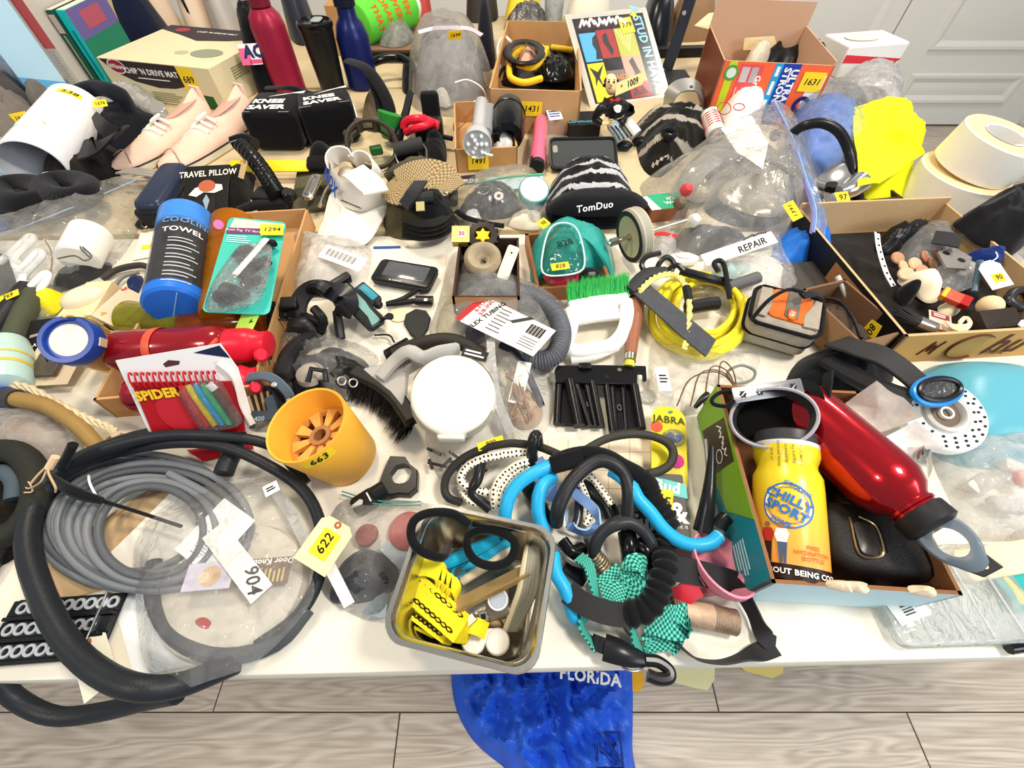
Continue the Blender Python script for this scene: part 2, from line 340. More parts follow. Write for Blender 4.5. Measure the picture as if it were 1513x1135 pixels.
# ================= the room
def struct(name,mb,m,par=None,bev=0):
	o=part(par,name,mb,m,bev)
	if not par: o['kind']='structure'; LOC[o.name]=V()
	return o
def wood_floor(i):
	m,n,b,o=nt('plank_%d'%i); N=n.nodes.new; L=n.links.new
	tc=N('ShaderNodeTexCoord'); oi=N('ShaderNodeObjectInfo'); ad=N('ShaderNodeVectorMath'); ad.operation='ADD'
	cb=N('ShaderNodeCombineXYZ'); mu=N('ShaderNodeMath'); mu.operation='MULTIPLY'; mu.inputs[1].default_value=30; L(oi.outputs['Random'],mu.inputs[0]); L(mu.outputs[0],cb.inputs[2]); L(mu.outputs[0],cb.inputs[1])
	L(tc.outputs['Object'],ad.inputs[0]); L(cb.outputs[0],ad.inputs[1])
	mp=N('ShaderNodeMapping'); mp.inputs['Scale'].default_value=(.9,7,1); L(ad.outputs[0],mp.inputs[0])
	na=N('ShaderNodeTexNoise'); na.inputs['Scale'].default_value=1.6; na.inputs['Detail'].default_value=2; na.inputs['Distortion'].default_value=.5; L(mp.outputs[0],na.inputs['Vector'])
	mm=N('ShaderNodeMath'); mm.operation='MULTIPLY'; mm.inputs[1].default_value=95; L(na.outputs[0],mm.inputs[0])
	sn=N('ShaderNodeMath'); sn.operation='SINE'; L(mm.outputs[0],sn.inputs[0])
	mr=N('ShaderNodeMapRange'); mr.inputs[1].default_value=-1; mr.inputs[2].default_value=1; L(sn.outputs[0],mr.inputs[0])
	m2=N('ShaderNodeMapping'); m2.inputs['Scale'].default_value=(6,160,1); L(ad.outputs[0],m2.inputs[0])
	nb=N('ShaderNodeTexNoise'); nb.inputs['Scale'].default_value=1; nb.inputs['Detail'].default_value=5; L(m2.outputs[0],nb.inputs['Vector'])
	mx=N('ShaderNodeMath'); mx.operation='MULTIPLY_ADD'; mx.inputs[1].default_value=.26; L(mr.outputs[0],mx.inputs[0]); 
	m3=N('ShaderNodeMath'); m3.operation='MULTIPLY'; m3.inputs[1].default_value=.75; L(nb.outputs[0],m3.inputs[0]); L(m3.outputs[0],mx.inputs[2])
	rp=N('ShaderNodeValToRGB'); e=rp.color_ramp.elements; e[0].position=.15; e[0].color=hexc('#9c8c7c'); e[1].position=.85; e[1].color=hexc('#d8ccbc'); L(mx.outputs[0],rp.inputs[0])
	hs=N('ShaderNodeHueSaturation'); mv=N('ShaderNodeMapRange'); mv.inputs[3].default_value=.85; mv.inputs[4].default_value=1.1; L(oi.outputs['Random'],mv.inputs[0]); L(mv.outputs[0],hs.inputs['Value']); L(rp.outputs[0],hs.inputs['Color']); L(hs.outputs[0],b.inputs['Base Color'])
	b.inputs['Roughness'].default_value=.42
	bu=N('ShaderNodeBump'); bu.inputs['Strength'].default_value=.12; bu.inputs['Distance'].default_value=.002; L(nb.outputs[0],bu.inputs['Height']); L(bu.outputs[0],b.inputs['Normal']); return m
fl=struct('floor',MB().box(-3.6,-1.3,-.03,3.8,3.4,-.004),mat('#5c5148',.8))
pm=wood_floor(0); pme=None
rowy=-1.3; k=0
while rowy<3.38:
	x=-3.6+(-1.2*((k*.37)%1))
	while x<3.8:
		mb=MB().box(0,0,-.004,1.197,.1825,0)
		if pme is None:
			o=part(fl,'plank',mb,pm,.0008); pme=o.data
		else:
			o=bpy.data.objects.new('plank',pme); COL.objects.link(o); o.parent=fl
			b=o.modifiers.new('bevel','BEVEL'); b.width=.0008; b.segments=1
		x0=max(x,-3.6); o.location=(x,rowy,0); x+=1.2
	rowy+=.185; k+=1
WALL=mat('#e6e4de',.8,0,.05,200); DOOR=mat('#dedcd5',.45)
struct('wall_back',MB().box(-3.6,3.15,0,3.8,3.27,2.6),WALL)
struct('baseboard_back',MB().box(-3.6,3.135,0,1.2,3.15,.1),DOOR)
def door(n,x0,x1):
	d=struct('door_%d'%n,MB().box(x0,3.108,.012,x1,3.146,2.03),DOOR,bev=.002)
	for z0,z1 in ((.14,.30),(.42,.9),(1.02,1.85)):
		mb=MB(); a=x0+.25; b=min(x1-.1,x0+.95); y=3.108
		R=lambda g,yy:[(a+g,yy,z0+g),(b-g,yy,z0+g),(b-g,yy,z1-g),(a+g,yy,z1-g)]
		mb.loft([R(0,y),R(.004,y-.012),R(.02,y-.012),R(.045,y-.001),R(.07,y-.006)],cap1=True); part(d,'door_panel',mb,DOOR,ang=20)
	return d
door(1,1.2,2.186); door(2,2.194,3.35)
struct('trim_1',MB().box(1.12,3.1,0,1.19,3.15,2.12),DOOR)
# ================= tables
TB2=mat('#cfbd98',.5,0,.08,500,.05,30); TB=mat('#e9e2d2',.42,0,.08,500,.04,30)
def table(name,label,M,L,W,group=None,TB=TB):
	t=thing(name,label,'table',M@V((L/2,W/2,-T)),None)
	mb=MB(); mb.rbox(L,W,-.045,0,.05,M@TR(L/2,W/2,0),.006,6); part(t,'tabletop',mb,TB)
	lm=mat('#8d9196',.4,.7)
	for x in (.18,L-.18):
		for y in (.1,W-.1):
			part(t,'leg',MB().tube([M@V((x,y,-.045)),M@V((x,y,-T))],.0135,10,sm=1),lm)
		part(t,'leg_brace',MB().tube([M@V((x,.1,-.5)),M@V((x,W-.1,-.5))],.01,8,sm=1),lm)
	return t
ya=math.atan2(.0435-.0219,1.084)
M0=Matrix.Translation((-1.25,.0219-.0215*(1.25-.534)/1.084,T))@Matrix.Rotation(ya,4,'Z')
table('folding_table','white plastic folding table nearest the camera, covered with small goods',M0,2.3,.78)
M1=M0@TR(-.3,.795,0)
table('folding_table','beige folding table behind the first, holding hats, shoes and boxes',M1,2.56,.78,TB=TB2)
M2=M0@TR(-.25,1.59,0)
table('folding_table','beige folding table farthest back, holding bottles and cartons',M2,2.5,.78,TB=TB2)
# ================= front row: steel pan and what lies in it
STEEL=mat('#c9c4ba',.24,1,.03,300); BLK=mat('#141415',.45); RUB=mat('#1b1c1e',.6,0,.1,600); BFAB=cloth('#131417'); BGL=mat('#0e0e10',.18)
z4=zm(590,740,.2379)
c4=[P(622,741,.1),P(823,779,.1),P(796,1009,.1),P(564,944,.1)]
cx=(c4[1]+c4[2]-c4[0]-c4[3]); W_=cx.length/2; D_=((c4[0]+c4[1])-(c4[2]+c4[3])).length/2
o=sum(c4,V())/4; o.z=T; MP=fr(o,cx)
pan=thing('steel_pan','square stainless steel pan full of cords at the table edge','pan',o)
def rr(k,z,r=.022): return [(p[0],p[1],z) for p in rrect(W_*k,D_*k,r*k,6)]
mb=MB(); mb.loft([rr(.80,0),rr(.88,.093),rr(.99,.093),rr(1,.096),rr(1,.099),rr(.99,.1015),rr(.93,.1015),rr(.90,.098),rr(.87,.088),rr(.79,.006,.026),rr(.74,.003,.022)],MP,cap0=True,cap1=True)
part(pan,'pan_body',mb,STEEL,ang=50)
def pc(x,y,h): return P(*z4(x,y),h)
def cord(name,label,pts,r,m,f=ID,h=0,cat='cord',group=None,closed=False,n=8,sm=5,**k):
	return solo(name,label,cat,MB().tube(Ws(pts,h,f),r,n,closed,sm,**k),m,group,ang=60)
g='odds and ends in the steel pan'
cord('elastic_cord','thick black elastic cord looping over the rim of the steel pan',[(440,150,.108),(330,80,.112),(190,75,.116),(95,120,.117),(72,205,.114),(105,285,.109),(180,335,.1),(270,350,.085),(300,300,.06)],.0046,BFAB,z4)
cord('elastic_cord','black round elastic ring above the blue clips in the steel pan',[(430,220,.075),(520,180,.08),(640,200,.085),(715,260,.085),(690,360,.08),(590,405,.078),(480,375,.075),(425,300,.073)],.0046,BFAB,z4,closed=True)
cord('elastic_cord','black cord lying deep in the back corner of the steel pan',[(190,250,.02),(280,190,.03),(420,200,.035),(560,200,.03),(700,190,.03),(740,300,.02)],.006,BFAB,z4)
cord('elastic_cord','black cord curled along the front left bottom of the steel pan',[(60,720,.02),(110,800,.014),(210,845,.012),(320,830,.012),(420,790,.012)],.006,BFAB,z4)
bl=mat('#1aa6cf',.35)
for k,(a,b,lab) in enumerate((((215,425,.05),(620,225,.062),'bright blue plastic peg in the steel pan, upper of two'),((390,430,.042),(690,250,.062),'bright blue plastic peg in the steel pan, lower of two'))):
	A,B=pc(*a),pc(*b); M=fr(A,B-A); l=(B-A).length; mb=MB()
	mb.loft([[(x,-.008*q,-.002),(x,.008*q,-.002),(x,.004*q,.002),(x,-.004*q,.002)] for x,q in ((0,.5),(.02,.9),(l*.5,1),(l*.8,.9),(l,.7))],M,cap0=True,cap1=True)
	t=thing('clothes_peg',lab,'peg',A); part(t,'peg_arm',mb,bl,.0008); part(t,'hook',MB().tube([M@V(p) for p in ((.004,-.004,.001),(-.008,-.006,.002),(-.012,0,.002),(-.006,.006,.002),(.006,.004,.002))],.0022,6),bl)
ys=mat('#f2df22',.7,0,.3,900); t=thing('tie_down_strap','yellow tie-down strap folded in a bundle with black chain stitching','strap',pc(200,800,.01))
def layer(a,b,h0,h1,w,dz):
	A,B=pc(*a,h0),pc(*b,h1); return A,B
segs=[((85,535),(375,785),.056,.046,.029),((60,620),(300,800),.048,.036,.026),((45,690),(215,775),.036,.03,.022)]
for i,(a,b,h0,h1,w) in enumerate(segs):
	A,B=pc(*a,h0),pc(*b,h1); d=(B-A); m_=A.lerp(B,.5)+V((0,0,.004))
	part(t,'strap_fold',MB().ribbon([A-V((0,0,.01)),A,m_,B,B-V((0,0,.006))],w,.003,[(-1,0,.4),(-.3,0,1),(0,-.05,1),(.1,-.1,1),(.6,0,.8)]),ys)
	mb=MB(); bb=UP.cross(d).normalized()
	for sgn in (-.28,.3):
		o1=bb*w*sgn+V((0,0,.0024)); n=9
		for q in range(n):
			p0=A.lerp(m_,q/n*2) if q<n/2 else m_.lerp(B,(q/n-.5)*2); x=d.normalized()
			for sg in (1,-1): mb.tube([p0+o1-x*.0045,p0+o1+bb*.0018*sg,p0+o1+x*.0045],.0006,4,sm=2)
	s=part(t,'stitching',mb,INK,kind='stuff')
cA=pc(170,460,.055); part(t,'strap_loop',MB().ribbon([cA+V(p) for p in ((-.012,-.008,-.01),(-.016,.002,.006),(0,.006,.012),(.016,0,.006),(.01,-.01,-.01))],.02,.002,[(-1,0,0),(-.7,0,.7),(0,0,1),(.7,0,.7),(1,0,0)]),ys)
for dx in (270,300,330):
	cA=pc(dx,500+(dx-270)*.8,.05); part(t,'strap_loop',MB().ribbon([cA+V(p) for p in ((-.006,-.012,-.012),(-.006,-.004,.006),(0,.004,.012),(.006,-.004,.006),(.006,-.012,-.012))],.013,.002,[(-1,0,0),(-.7,0,.7),(0,0,1),(.7,0,.7),(1,0,0)]),ys)
A=pc(390,790,.04); M=fr(A,pc(470,740,.048)-pc(320,880,.035)); part(t,'buckle',MB().cb(.036,.009,.003,M),mat('#a39a80',.3,.9),.0008,'worn metal buckle')
part(t,'buckle_tail',MB().ribbon([pc(430,770,.04),pc(480,780,.045),pc(540,810,.035)],.016,.002),ys)
A=pc(615,630,.03); M=fr(A,pc(690,610,.03)-pc(560,650,.03)); t=thing('clear_case','small clear box with a round pale blue cap in the steel pan','box',A)
part(t,'case_body',MB().rbox(.028,.032,-.012,.012,.004,M),tinted('#d8d2c4',.5),ang=40); part(t,'round_cap',MB().cyl(.009,.0125,.016,M,24,.001),mat('#b9c6d8',.35)); part(t,'cap_ring',MB().lathe([(.009,.0125),(.011,.0125),(.011,.015),(.009,.015)],M,24),mat('#e5e8ee',.3))
A=pc(580,540,.06); M=fr(A,pc(760,430,.066)-pc(400,610,.055),V((0,.3,1))); t=thing('plastic_tray','long narrow clear plastic tray leaning across the steel pan','tray',A); part(t,'tray_body',MB().cb(.082,.014,.002,M),tinted('#e6cf95',.8)); part(t,'tray_edge',MB().cb(.082,.002,.008,M,(0,-.007,.003)),tinted('#e6cf95',.8))
t=thing('contact_lens_case','white contact lens case with two round caps in the steel pan','case',pc(530,880,.012))
mb=MB()
for p in ((460,870),(610,875)):
	A=pc(*p,.02); part(t,'screw_cap',MB().lathe([(.0115,-.006),(.0128,-.005),(.0128,.003),(.0115,.005),(.009,.0055)],TR(*A),28),WHT)
mb.cb(.03,.014,.005,TR(*pc(535,840,.022))); part(t,'bridge',mb,WHT,.001)
t=thing('metal_cube','tiny silver cube beside the lens case in the steel pan','cube',pc(520,720,.03)); part(t,'cube_body',MB().cb(.011,.011,.011,fr(pc(522,720,.032),V((1,.2,0)))),STEEL,.001); part(t,'hollow',MB().cb(.005,.005,.001,fr(pc(522,720,.038),V((1,.2,0)))),INK)
solo('paper_scrap','tan crumpled paper scrap beside the lens case in the steel pan','paper',MB().dome(Ws([(520,740),(560,710),(620,730),(650,780),(560,790)],.015,z4),.012,.012,6,24,amp=.003,ns=60),mat('#b59a78',.8))
t=thing('cable_coil','coil of grey cable standing along the right side of the steel pan','cable',pc(800,600,.01))
for k in range(5):
	x=k*24; part(t,'cable_turn',MB().tube(Ws([(660+x*.6,800,.02),(700+x*.8,690,.04),(745+x,560,.06),(770+x*.9,430,.07),(790+x*.7,320,.07),(800+x*.7,280,.06)],0,z4),.0034,8),mat('#8b8a7c' if k else '#d3c7a8',.5))
cord('cream_cable','cream flat cable under the black ring in the steel pan',[(390,500,.045),(470,450,.05),(600,370,.055),(700,290,.055)],.005,mat('#d8cbb0',.5),z4)
# ================= hoses and coils, front left
zl=zm(0,500,.2644); zb=zm(0,780,.2644)
HOSE=mat('#23262a',.42,0,.12,500,.15,40)
R0=.0118
cord('rubber_hose','very thick black rubber hose lying in a big loop at the left table edge',[(330,700,.03,),(350,640,.035),(300,635,.04),(200,650,.045),(105,688,.04),(58,735,.03),(41,800,.03),(62,880,.03),(104,955,.03),(158,1000,.034),(211,1017,.036),(262,1013,.022),(305,998,.014),(350,978,.012)],R0,HOSE,cat='hose',n=12)
cord('rubber_hose','long black rubber tube running under the thick hose past the yellow cup',[(75,700,.02),(160,672,.03),(250,655,.05),(330,660,.052),(400,690,.045),(450,727,.03),(474,780,.022),(472,850,.018),(440,910,.012),(380,955,.012)],.0072,HOSE,cat='hose',n=10)
cord('rubber_hose','black hose arching over the top of the grey cable coil to the yellow cup',[(90,690,.05),(150,665,.056),(230,645,.062),(310,643,.062),(391,655,.045),(425,680,.03),(452,715,.015)],.0072,HOSE,cat='hose',n=10)
cord('rubber_hose','thin black hose hanging in a curve below the left table edge',[(-60,930,.03),(-15,985,.0),(20,1030,-.03),(80,1058,-.045),(150,1052,-.04),(215,1036,-.02),(262,1026,.006)],.0095,HOSE,cat='hose',n=10)
cord('rubber_hose','dark hose leaving the table at the left edge beneath the coil',[(95,700,.012),(50,745,.012),(5,800,.012),(-40,870,.012)],.011,HOSE,cat='hose',n=10)
t=thing('cable_coil','large coil of grey cable tied with black cord','cable',P(205,770,0))
GC=mat('#777b80',.4)
cc=(192,770)
for k in range(11):
	lay=k%4; ring=k//4
	a=150-ring*8-lay*14 if k<8 else 96-(k-8)*18; bb=100-ring*6-lay*9.5 if k<8 else 76-(k-8)*9
	ox=(12,8,4,0)[lay]+(24 if ring else 0)+random.uniform(-4,4); oy=(0,0,2,4)[lay]+ring*8; hh=.012+.009*(ring)+.0015*lay
	pts=[(cc[0]+ox+a*math.cos(q*math.pi/6),cc[1]+oy+bb*math.sin(q*math.pi/6),hh+.002*math.sin(q+k)) for q in range(12)]
	if k==10: pts=[(250,700,.03),(320,740,.03),(350,790,.02),(352,840,.015)]
	part(t,'cable_turn',MB().tube(Ws(pts),.0048,8,k!=10,4),GC if k%4!=1 else mat('#5a5d62',.4),ang=60)
part(t,'tie_cord',MB().tube(Ws([(95,715,.05),(130,735,.045),(150,740,.04),(205,757,.03),(268,778,.03)]),.0022,6),BFAB,label='black tie cord')
part(t,'tie_wrap',MB().tube(Ws([(75,705,.05),(100,722,.055),(125,733,.05),(150,740,.045)]),.006,8,rf=lambda s:.7+.4*math.sin(s*3.1)),BFAB)
part(t,'wire_tie',MB().tube(Ws([(131,703,.045),(133,715,.052),(143,735,.045)]),.0014,6),WHT,label='white wire tie')
t=thing('string_knot','knotted tan string tied round the thick hose at the left','string',P(70,695,.06)); sm_=mat('#c9ab85',.8)
part(t,'string_loop',MB().tube(Ws([(45,715,.06),(58,700,.066),(70,690,.07),(72,700,.07),(82,720,.062),(82,727,.055)]),.0013,6),sm_)
part(t,'string_loop',MB().tube(Ws([(70,692,.068),(60,712,.064),(42,722,.05),(34,714,.048),(42,712,.05),(48,726,.05),(36,728,.048)]),.001,6),sm_)
part(t,'string_end',MB().tube(Ws([(72,692,.068),(82,675,.078)]),.0045,8,sm=1),mat('#ecc9a0',.7))
cord('peg_end','short dark hose end sticking up beside the string knot',[(92,690,.06),(108,657,.085)],.0055,BFAB,cat='peg',sm=1)
bag=film(haze=.13); bagc=film(haze=.22,cs=30)
t=thing('plastic_bag','large clear bag with cream padded disc and a paper marked 904','bag',P(340,900,0))
mb=MB().lathe([(.001,.012),(.05,.016),(.075,.017),(.092,.012),(.096,.002),(.08,0)],TR(P(350,872,0).x,P(350,872,0).y,T+.001)@Matrix.Diagonal((.86,.78,1,1)),40)
pad=thing('padded_disc','cream padded disc inside the clear bag marked 904','pad',P(350,885,0)); part(pad,'pad_body',mb,mat('#d9d0c0',.8,0,.2,60)); part(pad,'red_mark',MB().dome(Ws([(288,918,.017),(300,912,.017),(312,920,.017),(306,930,.017),(294,926,.017)]),.0006,.0165,3,16),mat('#b83a38',.7),label='red stain')
kn=thing('rubber_gasket','dark grey ring around the padded disc in the clear bag','gasket',P(350,890,0)); part(kn,'gasket_ring',MB().tube(Ws([(228,830,.012),(228,890,.012),(262,945,.012),(330,970,.014),(410,950,.012),(455,900,.012)]),.0085,10),mat('#4a4b50',.5))
crd=thing('instruction_card','brown printed card about a knob inside the clear bag','card',P(385,800,.03))
f=Fc(P(318,752,.034),P(432,835,.036)-P(318,752,.034),(P(355,742,.034)-P(318,752,.034))*1.0); f=Fc(P(425,862,.03),P(433,822,.03)-P(425,862,.03),P(352,735,.034)-P(433,822,.03))
f.rect(crd,'card_sheet',0,0,1,1,mat('#7a6553',.6)); f.rect(crd,'photo_panel',0,.55,1,1,mat('#d7cfe2',.6),.0007)
part(crd,'knob_picture',MB().prism(circ(.011,24),0,.0002,f.M(.5,.76,.0012)),mat('#d9b58a',.6)); part(crd,'knob_picture',MB().prism(circ(.006,24),0,.0003,f.M(.45,.82,.0015)),mat('#ecd9b8',.6))
f.text(crd,'title','Door Knob',.86,.18,.009,WHT,90,bold=.03); f.lines(crd,'small_print',.1,.04,.62,.3,6,mat('#d8c178',.6))
pp=thing('paper_slip','white paper slip with the handwritten number 904','paper',P(345,840,.036))
f2=Fc(P(371,893,.037),P(403,864,.037)-P(371,893,.037),P(301,794,.04)-P(371,893,.037)); f2.rect(pp,'sheet',0,0,1,1,WHT)
f2.text(pp,'number','904',.55,.2,.021,INK,-112,bold=.012,shear=.2)
sl=thing('tissue_sheet','white folded instruction sheet behind the paper slip in the bag','paper',P(300,810,.03)); f3=Fc(P(258,812,.032),P(305,850,.032)-P(258,812,.032),P(322,760,.034)-P(305,850,.032)); f3.rect(sl,'sheet',0,0,1,1,mat('#eef2f4',.7)); f3.lines(sl,'small_print',.3,.1,.7,.5,9,mat('#9aa4ab',.7),fill=.3)
part(t,'bag_film',MB(0).dome(Ws([(222,870),(225,800),(275,750),(345,722),(405,712),(440,745),(462,800),(472,850),(475,890),(440,940),(390,985),(330,1008),(285,1018),(238,985)]),.03,.0,18,90,2.6,.006,22,'crumple',edge=.026),bag)
part(t,'bag_seam',MB().ribbon(Ws([(398,715,.012),(430,760,.02),(470,840,.02)]),.012,.0006),film(haze=.5))
f4=Fc(P(393,735,.052),P(412,725,.052)-P(393,735,.052),P(388,722,.052)-P(393,735,.052)); f4.rect(t,'bag_sticker',0,0,1.1,1.1,WHT); f4.lines(t,'small_print',.2,.3,.95,.8,2,INK,.0015)
def htag(label,quad,h,s,st=None,hole=(.5,.93),size=.02,rot=0,stk=None,name='hang_tag'):
	"""manila hang tag from three corners: bottom left, bottom right, top left"""
	p=[P(x,y,hh) for (x,y),hh in zip(quad,h)]; f=Fc(p[0],p[1]-p[0],p[2]-p[0]); t=thing(name,label,'tag',p[0])
	mb=MB(); mb.prism([(0,0),(f.L,0),(f.L,f.W*.88),(f.L*.8,f.W),(f.L*.2,f.W),(0,f.W*.88)],0,.0006,f.M0); part(t,'tag_card',mb,mat(st or '#f3e2ae',.7))
	part(t,'eyelet',MB().lathe([(.0016,0),(.0042,0),(.0042,.0004),(.0016,.0004)],f.M(hole[0],hole[1],.0008),16),mat('#a8643a',.6))
	if stk: lot(t,f.M(.5,.5,.001,rot),stk[0],stk[1],s,size=size)
	elif s: f.text(t,'number',s,.5,.5,size,INK,rot,bold=.01)
	return t
htag('cream manila tag with yellow sticker 622 lying over the clear bag',[(434,824),(480,853),(496,771)],[.05,.045,.055],'622',size=.022,rot=90,stk=(.03,.022),hole=(.5,.92))
htag('blank cream tag hanging over the left table edge beneath the thick hose',[(125,1040),(176,1000),(122,952)],[.006,.012,.012],'',st='#f4efd8')
A=P(-20,985,.004); B=P(150,972,.004); Cc=P(-15,902,.004)
t=thing('perforated_tray','black tray with three rows of round holes at the left table edge','tray',A)
f=Fc(A,B-A,Cc-A); bk=mat('#17191c',.3)
part(t,'tray_base',MB().box(0,0,0,f.L,f.W,.004,f.M0),bk,.001)
for r_ in range(3):
	v=(r_+.5)/3; part(t,'tray_rib',MB().box(0,f.W*(v-.13),.004,f.L,f.W*(v+.13),.009,f.M0),bk,.001)
	part(t,'tray_rail',MB().box(0,f.W*(r_/3)-.002,.004,f.L,f.W*(r_/3)+.002,.012,f.M0),bk,.0008)
	for q in range(9):
		if r_<2 and q>7: continue
		M=f.M((q+.75+.2*r_)/9.6,v,.0092); part(t,'hole_rim',MB().lathe([(.0035,0),(.0066,0),(.0062,.0014),(.0035,.0014)],M,14),mat('#d9dde0',.25,.6)); part(t,'slot',MB().box(-.0008,-.004,0,.0008,.004,.0008,M),bk)
part(t,'end_bar',MB().box(f.L*.86,0,.004,f.L*.88,f.W,.013,f.M0),mat('#8f9498',.3,.8),.0008)
solo('paper_sheet','plain white sheet under the clear bag by the table edge','paper',MB().prism([(p.x,p.y) for p in Ws([(165,880),(262,870),(300,980),(200,1000)])],T+.0005,T+.0012),mat('#eef1f2',.8))
# ================= yellow cup, clamp, brush, white tub
c0=P(516,678,0); top=P(452,627,.1)
YC=mat('#f0b03a',.45,0,.08,300); YC2=mat('#e2a552',.6,0,.1,100,.2,60)
t=thing('plastic_cup','orange-yellow plastic cup with slotted hub inside, sticker 663','cup',c0)
M=frz(c0+V((0,0,.002)),top-c0); H_=(top-c0).length; r1=.052; r0=.042
part(t,'cup_wall',MB().lathe([(r0-.004,0),(r0,.003),(r1,H_-.002),(r1-.001,H_),(r1-.0035,H_-.001),(r0-.001,.018),(r0-.004,.016)],M,48,cap0=True,cap1=False),YC,ang=60)
rh=.0445; mb=MB(); mb.lathe([(rh-.0,.056),(rh,.064),(rh-.006,.068),(rh-.008,.06)],M,40,False,False)
for k in range(9):
	m_=M@RZ(k*40); mb.loft([[(.011,-.0028,.06),(.011,.0028,.06),(.011,.0028,.068),(.011,-.0028,.068)],[(rh-.006,-.0075,.061),(rh-.006,.0075,.061),(rh-.006,.0075,.069),(rh-.006,-.0075,.069)]],m_,cap0=True,cap1=True)
part(t,'slotted_hub',mb,YC2,ang=40); part(t,'hub_ring',MB().lathe([(.0085,.05),(.014,.05),(.014,.072),(.0085,.072)],M,24),mat('#a9764a',.6))
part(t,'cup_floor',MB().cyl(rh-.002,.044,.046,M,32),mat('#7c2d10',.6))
def cyw(M,R,a0,z0,off=.0005,k=1): # wrap flat print round a cylinder: x turns, y climbs
	def f(p): a=math.radians(a0)+p.x/R(z0+p.y*k) if callable(R) else math.radians(a0)+p.x/R; r=(R(z0+p.y*k) if callable(R) else R)+off; return M@V((r*math.cos(a),r*math.sin(a),z0+p.y))
	return f
def wrapcard(par,name,M,R,a0,z0,w,h,m,off=.0006,n=10):
	mb=MB(); f=cyw(M,R,a0,z0,off); b=mb.vs([f(V((-w/2+w*k/n,s*h/2,0))) for k in range(n+1) for s in (-1,1)])
	for k in range(n): mb.fc(b+2*k,b+2*k+2,b+2*k+3,b+2*k+1)
	return part(par,name,mb,m)
Rf=lambda z:r0+(r1-r0)*z/H_
cs=wrapcard(t,'lot_sticker',M,Rf,-62,H_*.9,.04,.017,YEL); text(cs,'number','663',None,.015,INK,.02,.25,warp=cyw(M,Rf,-62,H_*.9,.0012))
z2=zm(350,500,.2644); t=thing('handlebar_clamp','black eight-sided clamp ring with a forked lever','clamp',P(580,710,0))
M=fr(P(586,706,.004),P(611,690,.004)-P(586,708,.004)); 
oc=Ws([(850,650),(945,662),(975,710),(1012,740),(1008,845),(965,875),(925,835),(885,850),(790,790),(820,720)],0,z2); 
pv=Ws([(855,655),(940,660),(965,700),(1010,735),(1005,835),(960,872),(900,868),(840,880),(795,800),(815,745)],.014,z2); cen=P(*z2(918,755),.014)
mb=MB(); n=len(pv)
hole=[cen+V((math.cos(a),math.sin(a),0))*.0148 for a in [math.atan2((p-cen).y,(p-cen).x) for p in pv]]
lo=lambda L,z:[V((p.x,p.y,T+z)) for p in L]
mb.loft([lo(hole,.001),lo(pv,.001),lo(pv,.013),lo([cen.lerp(p,.95) for p in pv],.0145),lo(hole,.0145),lo(hole,.001)]); part(t,'clamp_ring',mb,mat('#17181a',.35),ang=25)
A,B=P(*z2(835,840),.014),P(*z2(650,955),.012); M=fr(A,B-A); l=(B-A).length
part(t,'lever_neck',MB().cyl(.0125,0,.018,frz(A,B-A),24,.001),mat('#17181a',.3))
part(t,'lever',MB().loft([[(x,-wv,-.008),(x,wv,-.008),(x,wv,.006),(x,-wv,.006)] for x,wv in ((.014,.011),(.02,.0125),(l*.9,.012),(l,.008))],M,cap0=True,cap1=True),mat('#17181a',.35),.0015)
part(t,'slot',MB().prism([(l*.72,-.004),(l*1.0,-.002),(l*1.0,.002),(l*.72,.004),(l*.66,.0)],.0062,.0066,M),mat('#cfcac0',.4)); part(t,'white_print',MB().box(.022,-.007,.0062,.0238,.007,.0065,M),WHT)
t=thing('zip_bag','clear zip bag of metal brackets beside the steel pan, marked 310','bag',P(555,840,0))
bk=thing('bracket','pale blue metal bracket in the zip bag by the steel pan, lower piece','bracket',P(575,890,.004)); f=lambda q,h:[(p.x,p.y) for p in Ws(q,h)]
part(bk,'plate',MB().prism(f([(535,905),(568,870),(576,868),(570,912),(562,914)],.004),T+.003,T+.006),mat('#aab8c0',.4,.2)); part(bk,'bolt_hole',MB().cyl(.003,0,.0005,TR(*P(572,873,.0065)),12),mat('#6b757c',.4))
bk=thing('bracket','pale blue metal bracket in the zip bag by the steel pan, upper piece','bracket',P(585,815,.004)); part(bk,'plate',MB().prism(f([(560,812),(590,786),(607,788),(600,840),(592,843)],.004),T+.003,T+.006),mat('#aab8c0',.4,.2)); part(bk,'bolt_hole',MB().cyl(.003,0,.0005,TR(*P(596,791,.0065)),12),mat('#6b757c',.4))
solo('red_disc','dull red plastic disc inside the zip bag by the steel pan','disc',MB().lathe([(.02,0),(.024,.002),(.024,.006),(.019,.008),(.006,.008)],TR(*P(604,786,.002)),28),mat('#a8463f',.5))
solo('red_disc','small dull red disc under the manila tag in the zip bag','disc',MB().lathe([(.01,0),(.014,.002),(.013,.006),(.006,.007)],TR(*P(543,792,.01)),24),mat('#8c3a34',.5))
solo('dark_pouch','dark crumpled fabric piece inside the zip bag by the steel pan','pouch',MB().dome(Ws([(505,835),(540,812),(580,830),(590,862),(560,885),(515,893),(488,885)]),.02,.001,10,40,amp=.012,ns=40),cloth('#3b3f45'))
solo('white_stick','white folded cardboard strip at the corner of the manila tag','strip',MB().cb(.055,.012,.003,fr(P(500,862,.03),P(512,885,.02)-P(488,838,.045))),WHT)
part(t,'bag_film',MB(0).dome(Ws([(480,880),(470,830),(500,745),(560,738),(650,750),(660,800),(600,850),(565,915),(520,908)]),.034,.0,14,70,2.4,.006,24,'crumple'),bag)
zt=mat('#3b8f86',.5)
for dy in (0,5): part(t,'zip_strip',MB().tube(Ws([(505,726+dy,.012),(545,738+dy,.018),(590,742+dy,.018),(622,741+dy,.014)]),.0009,5),zt)
lc=P(669,581,.1); ax=UP.lerp((CAM-lc).normalized(),.5).normalized(); h=.07; b0=lc-ax*h
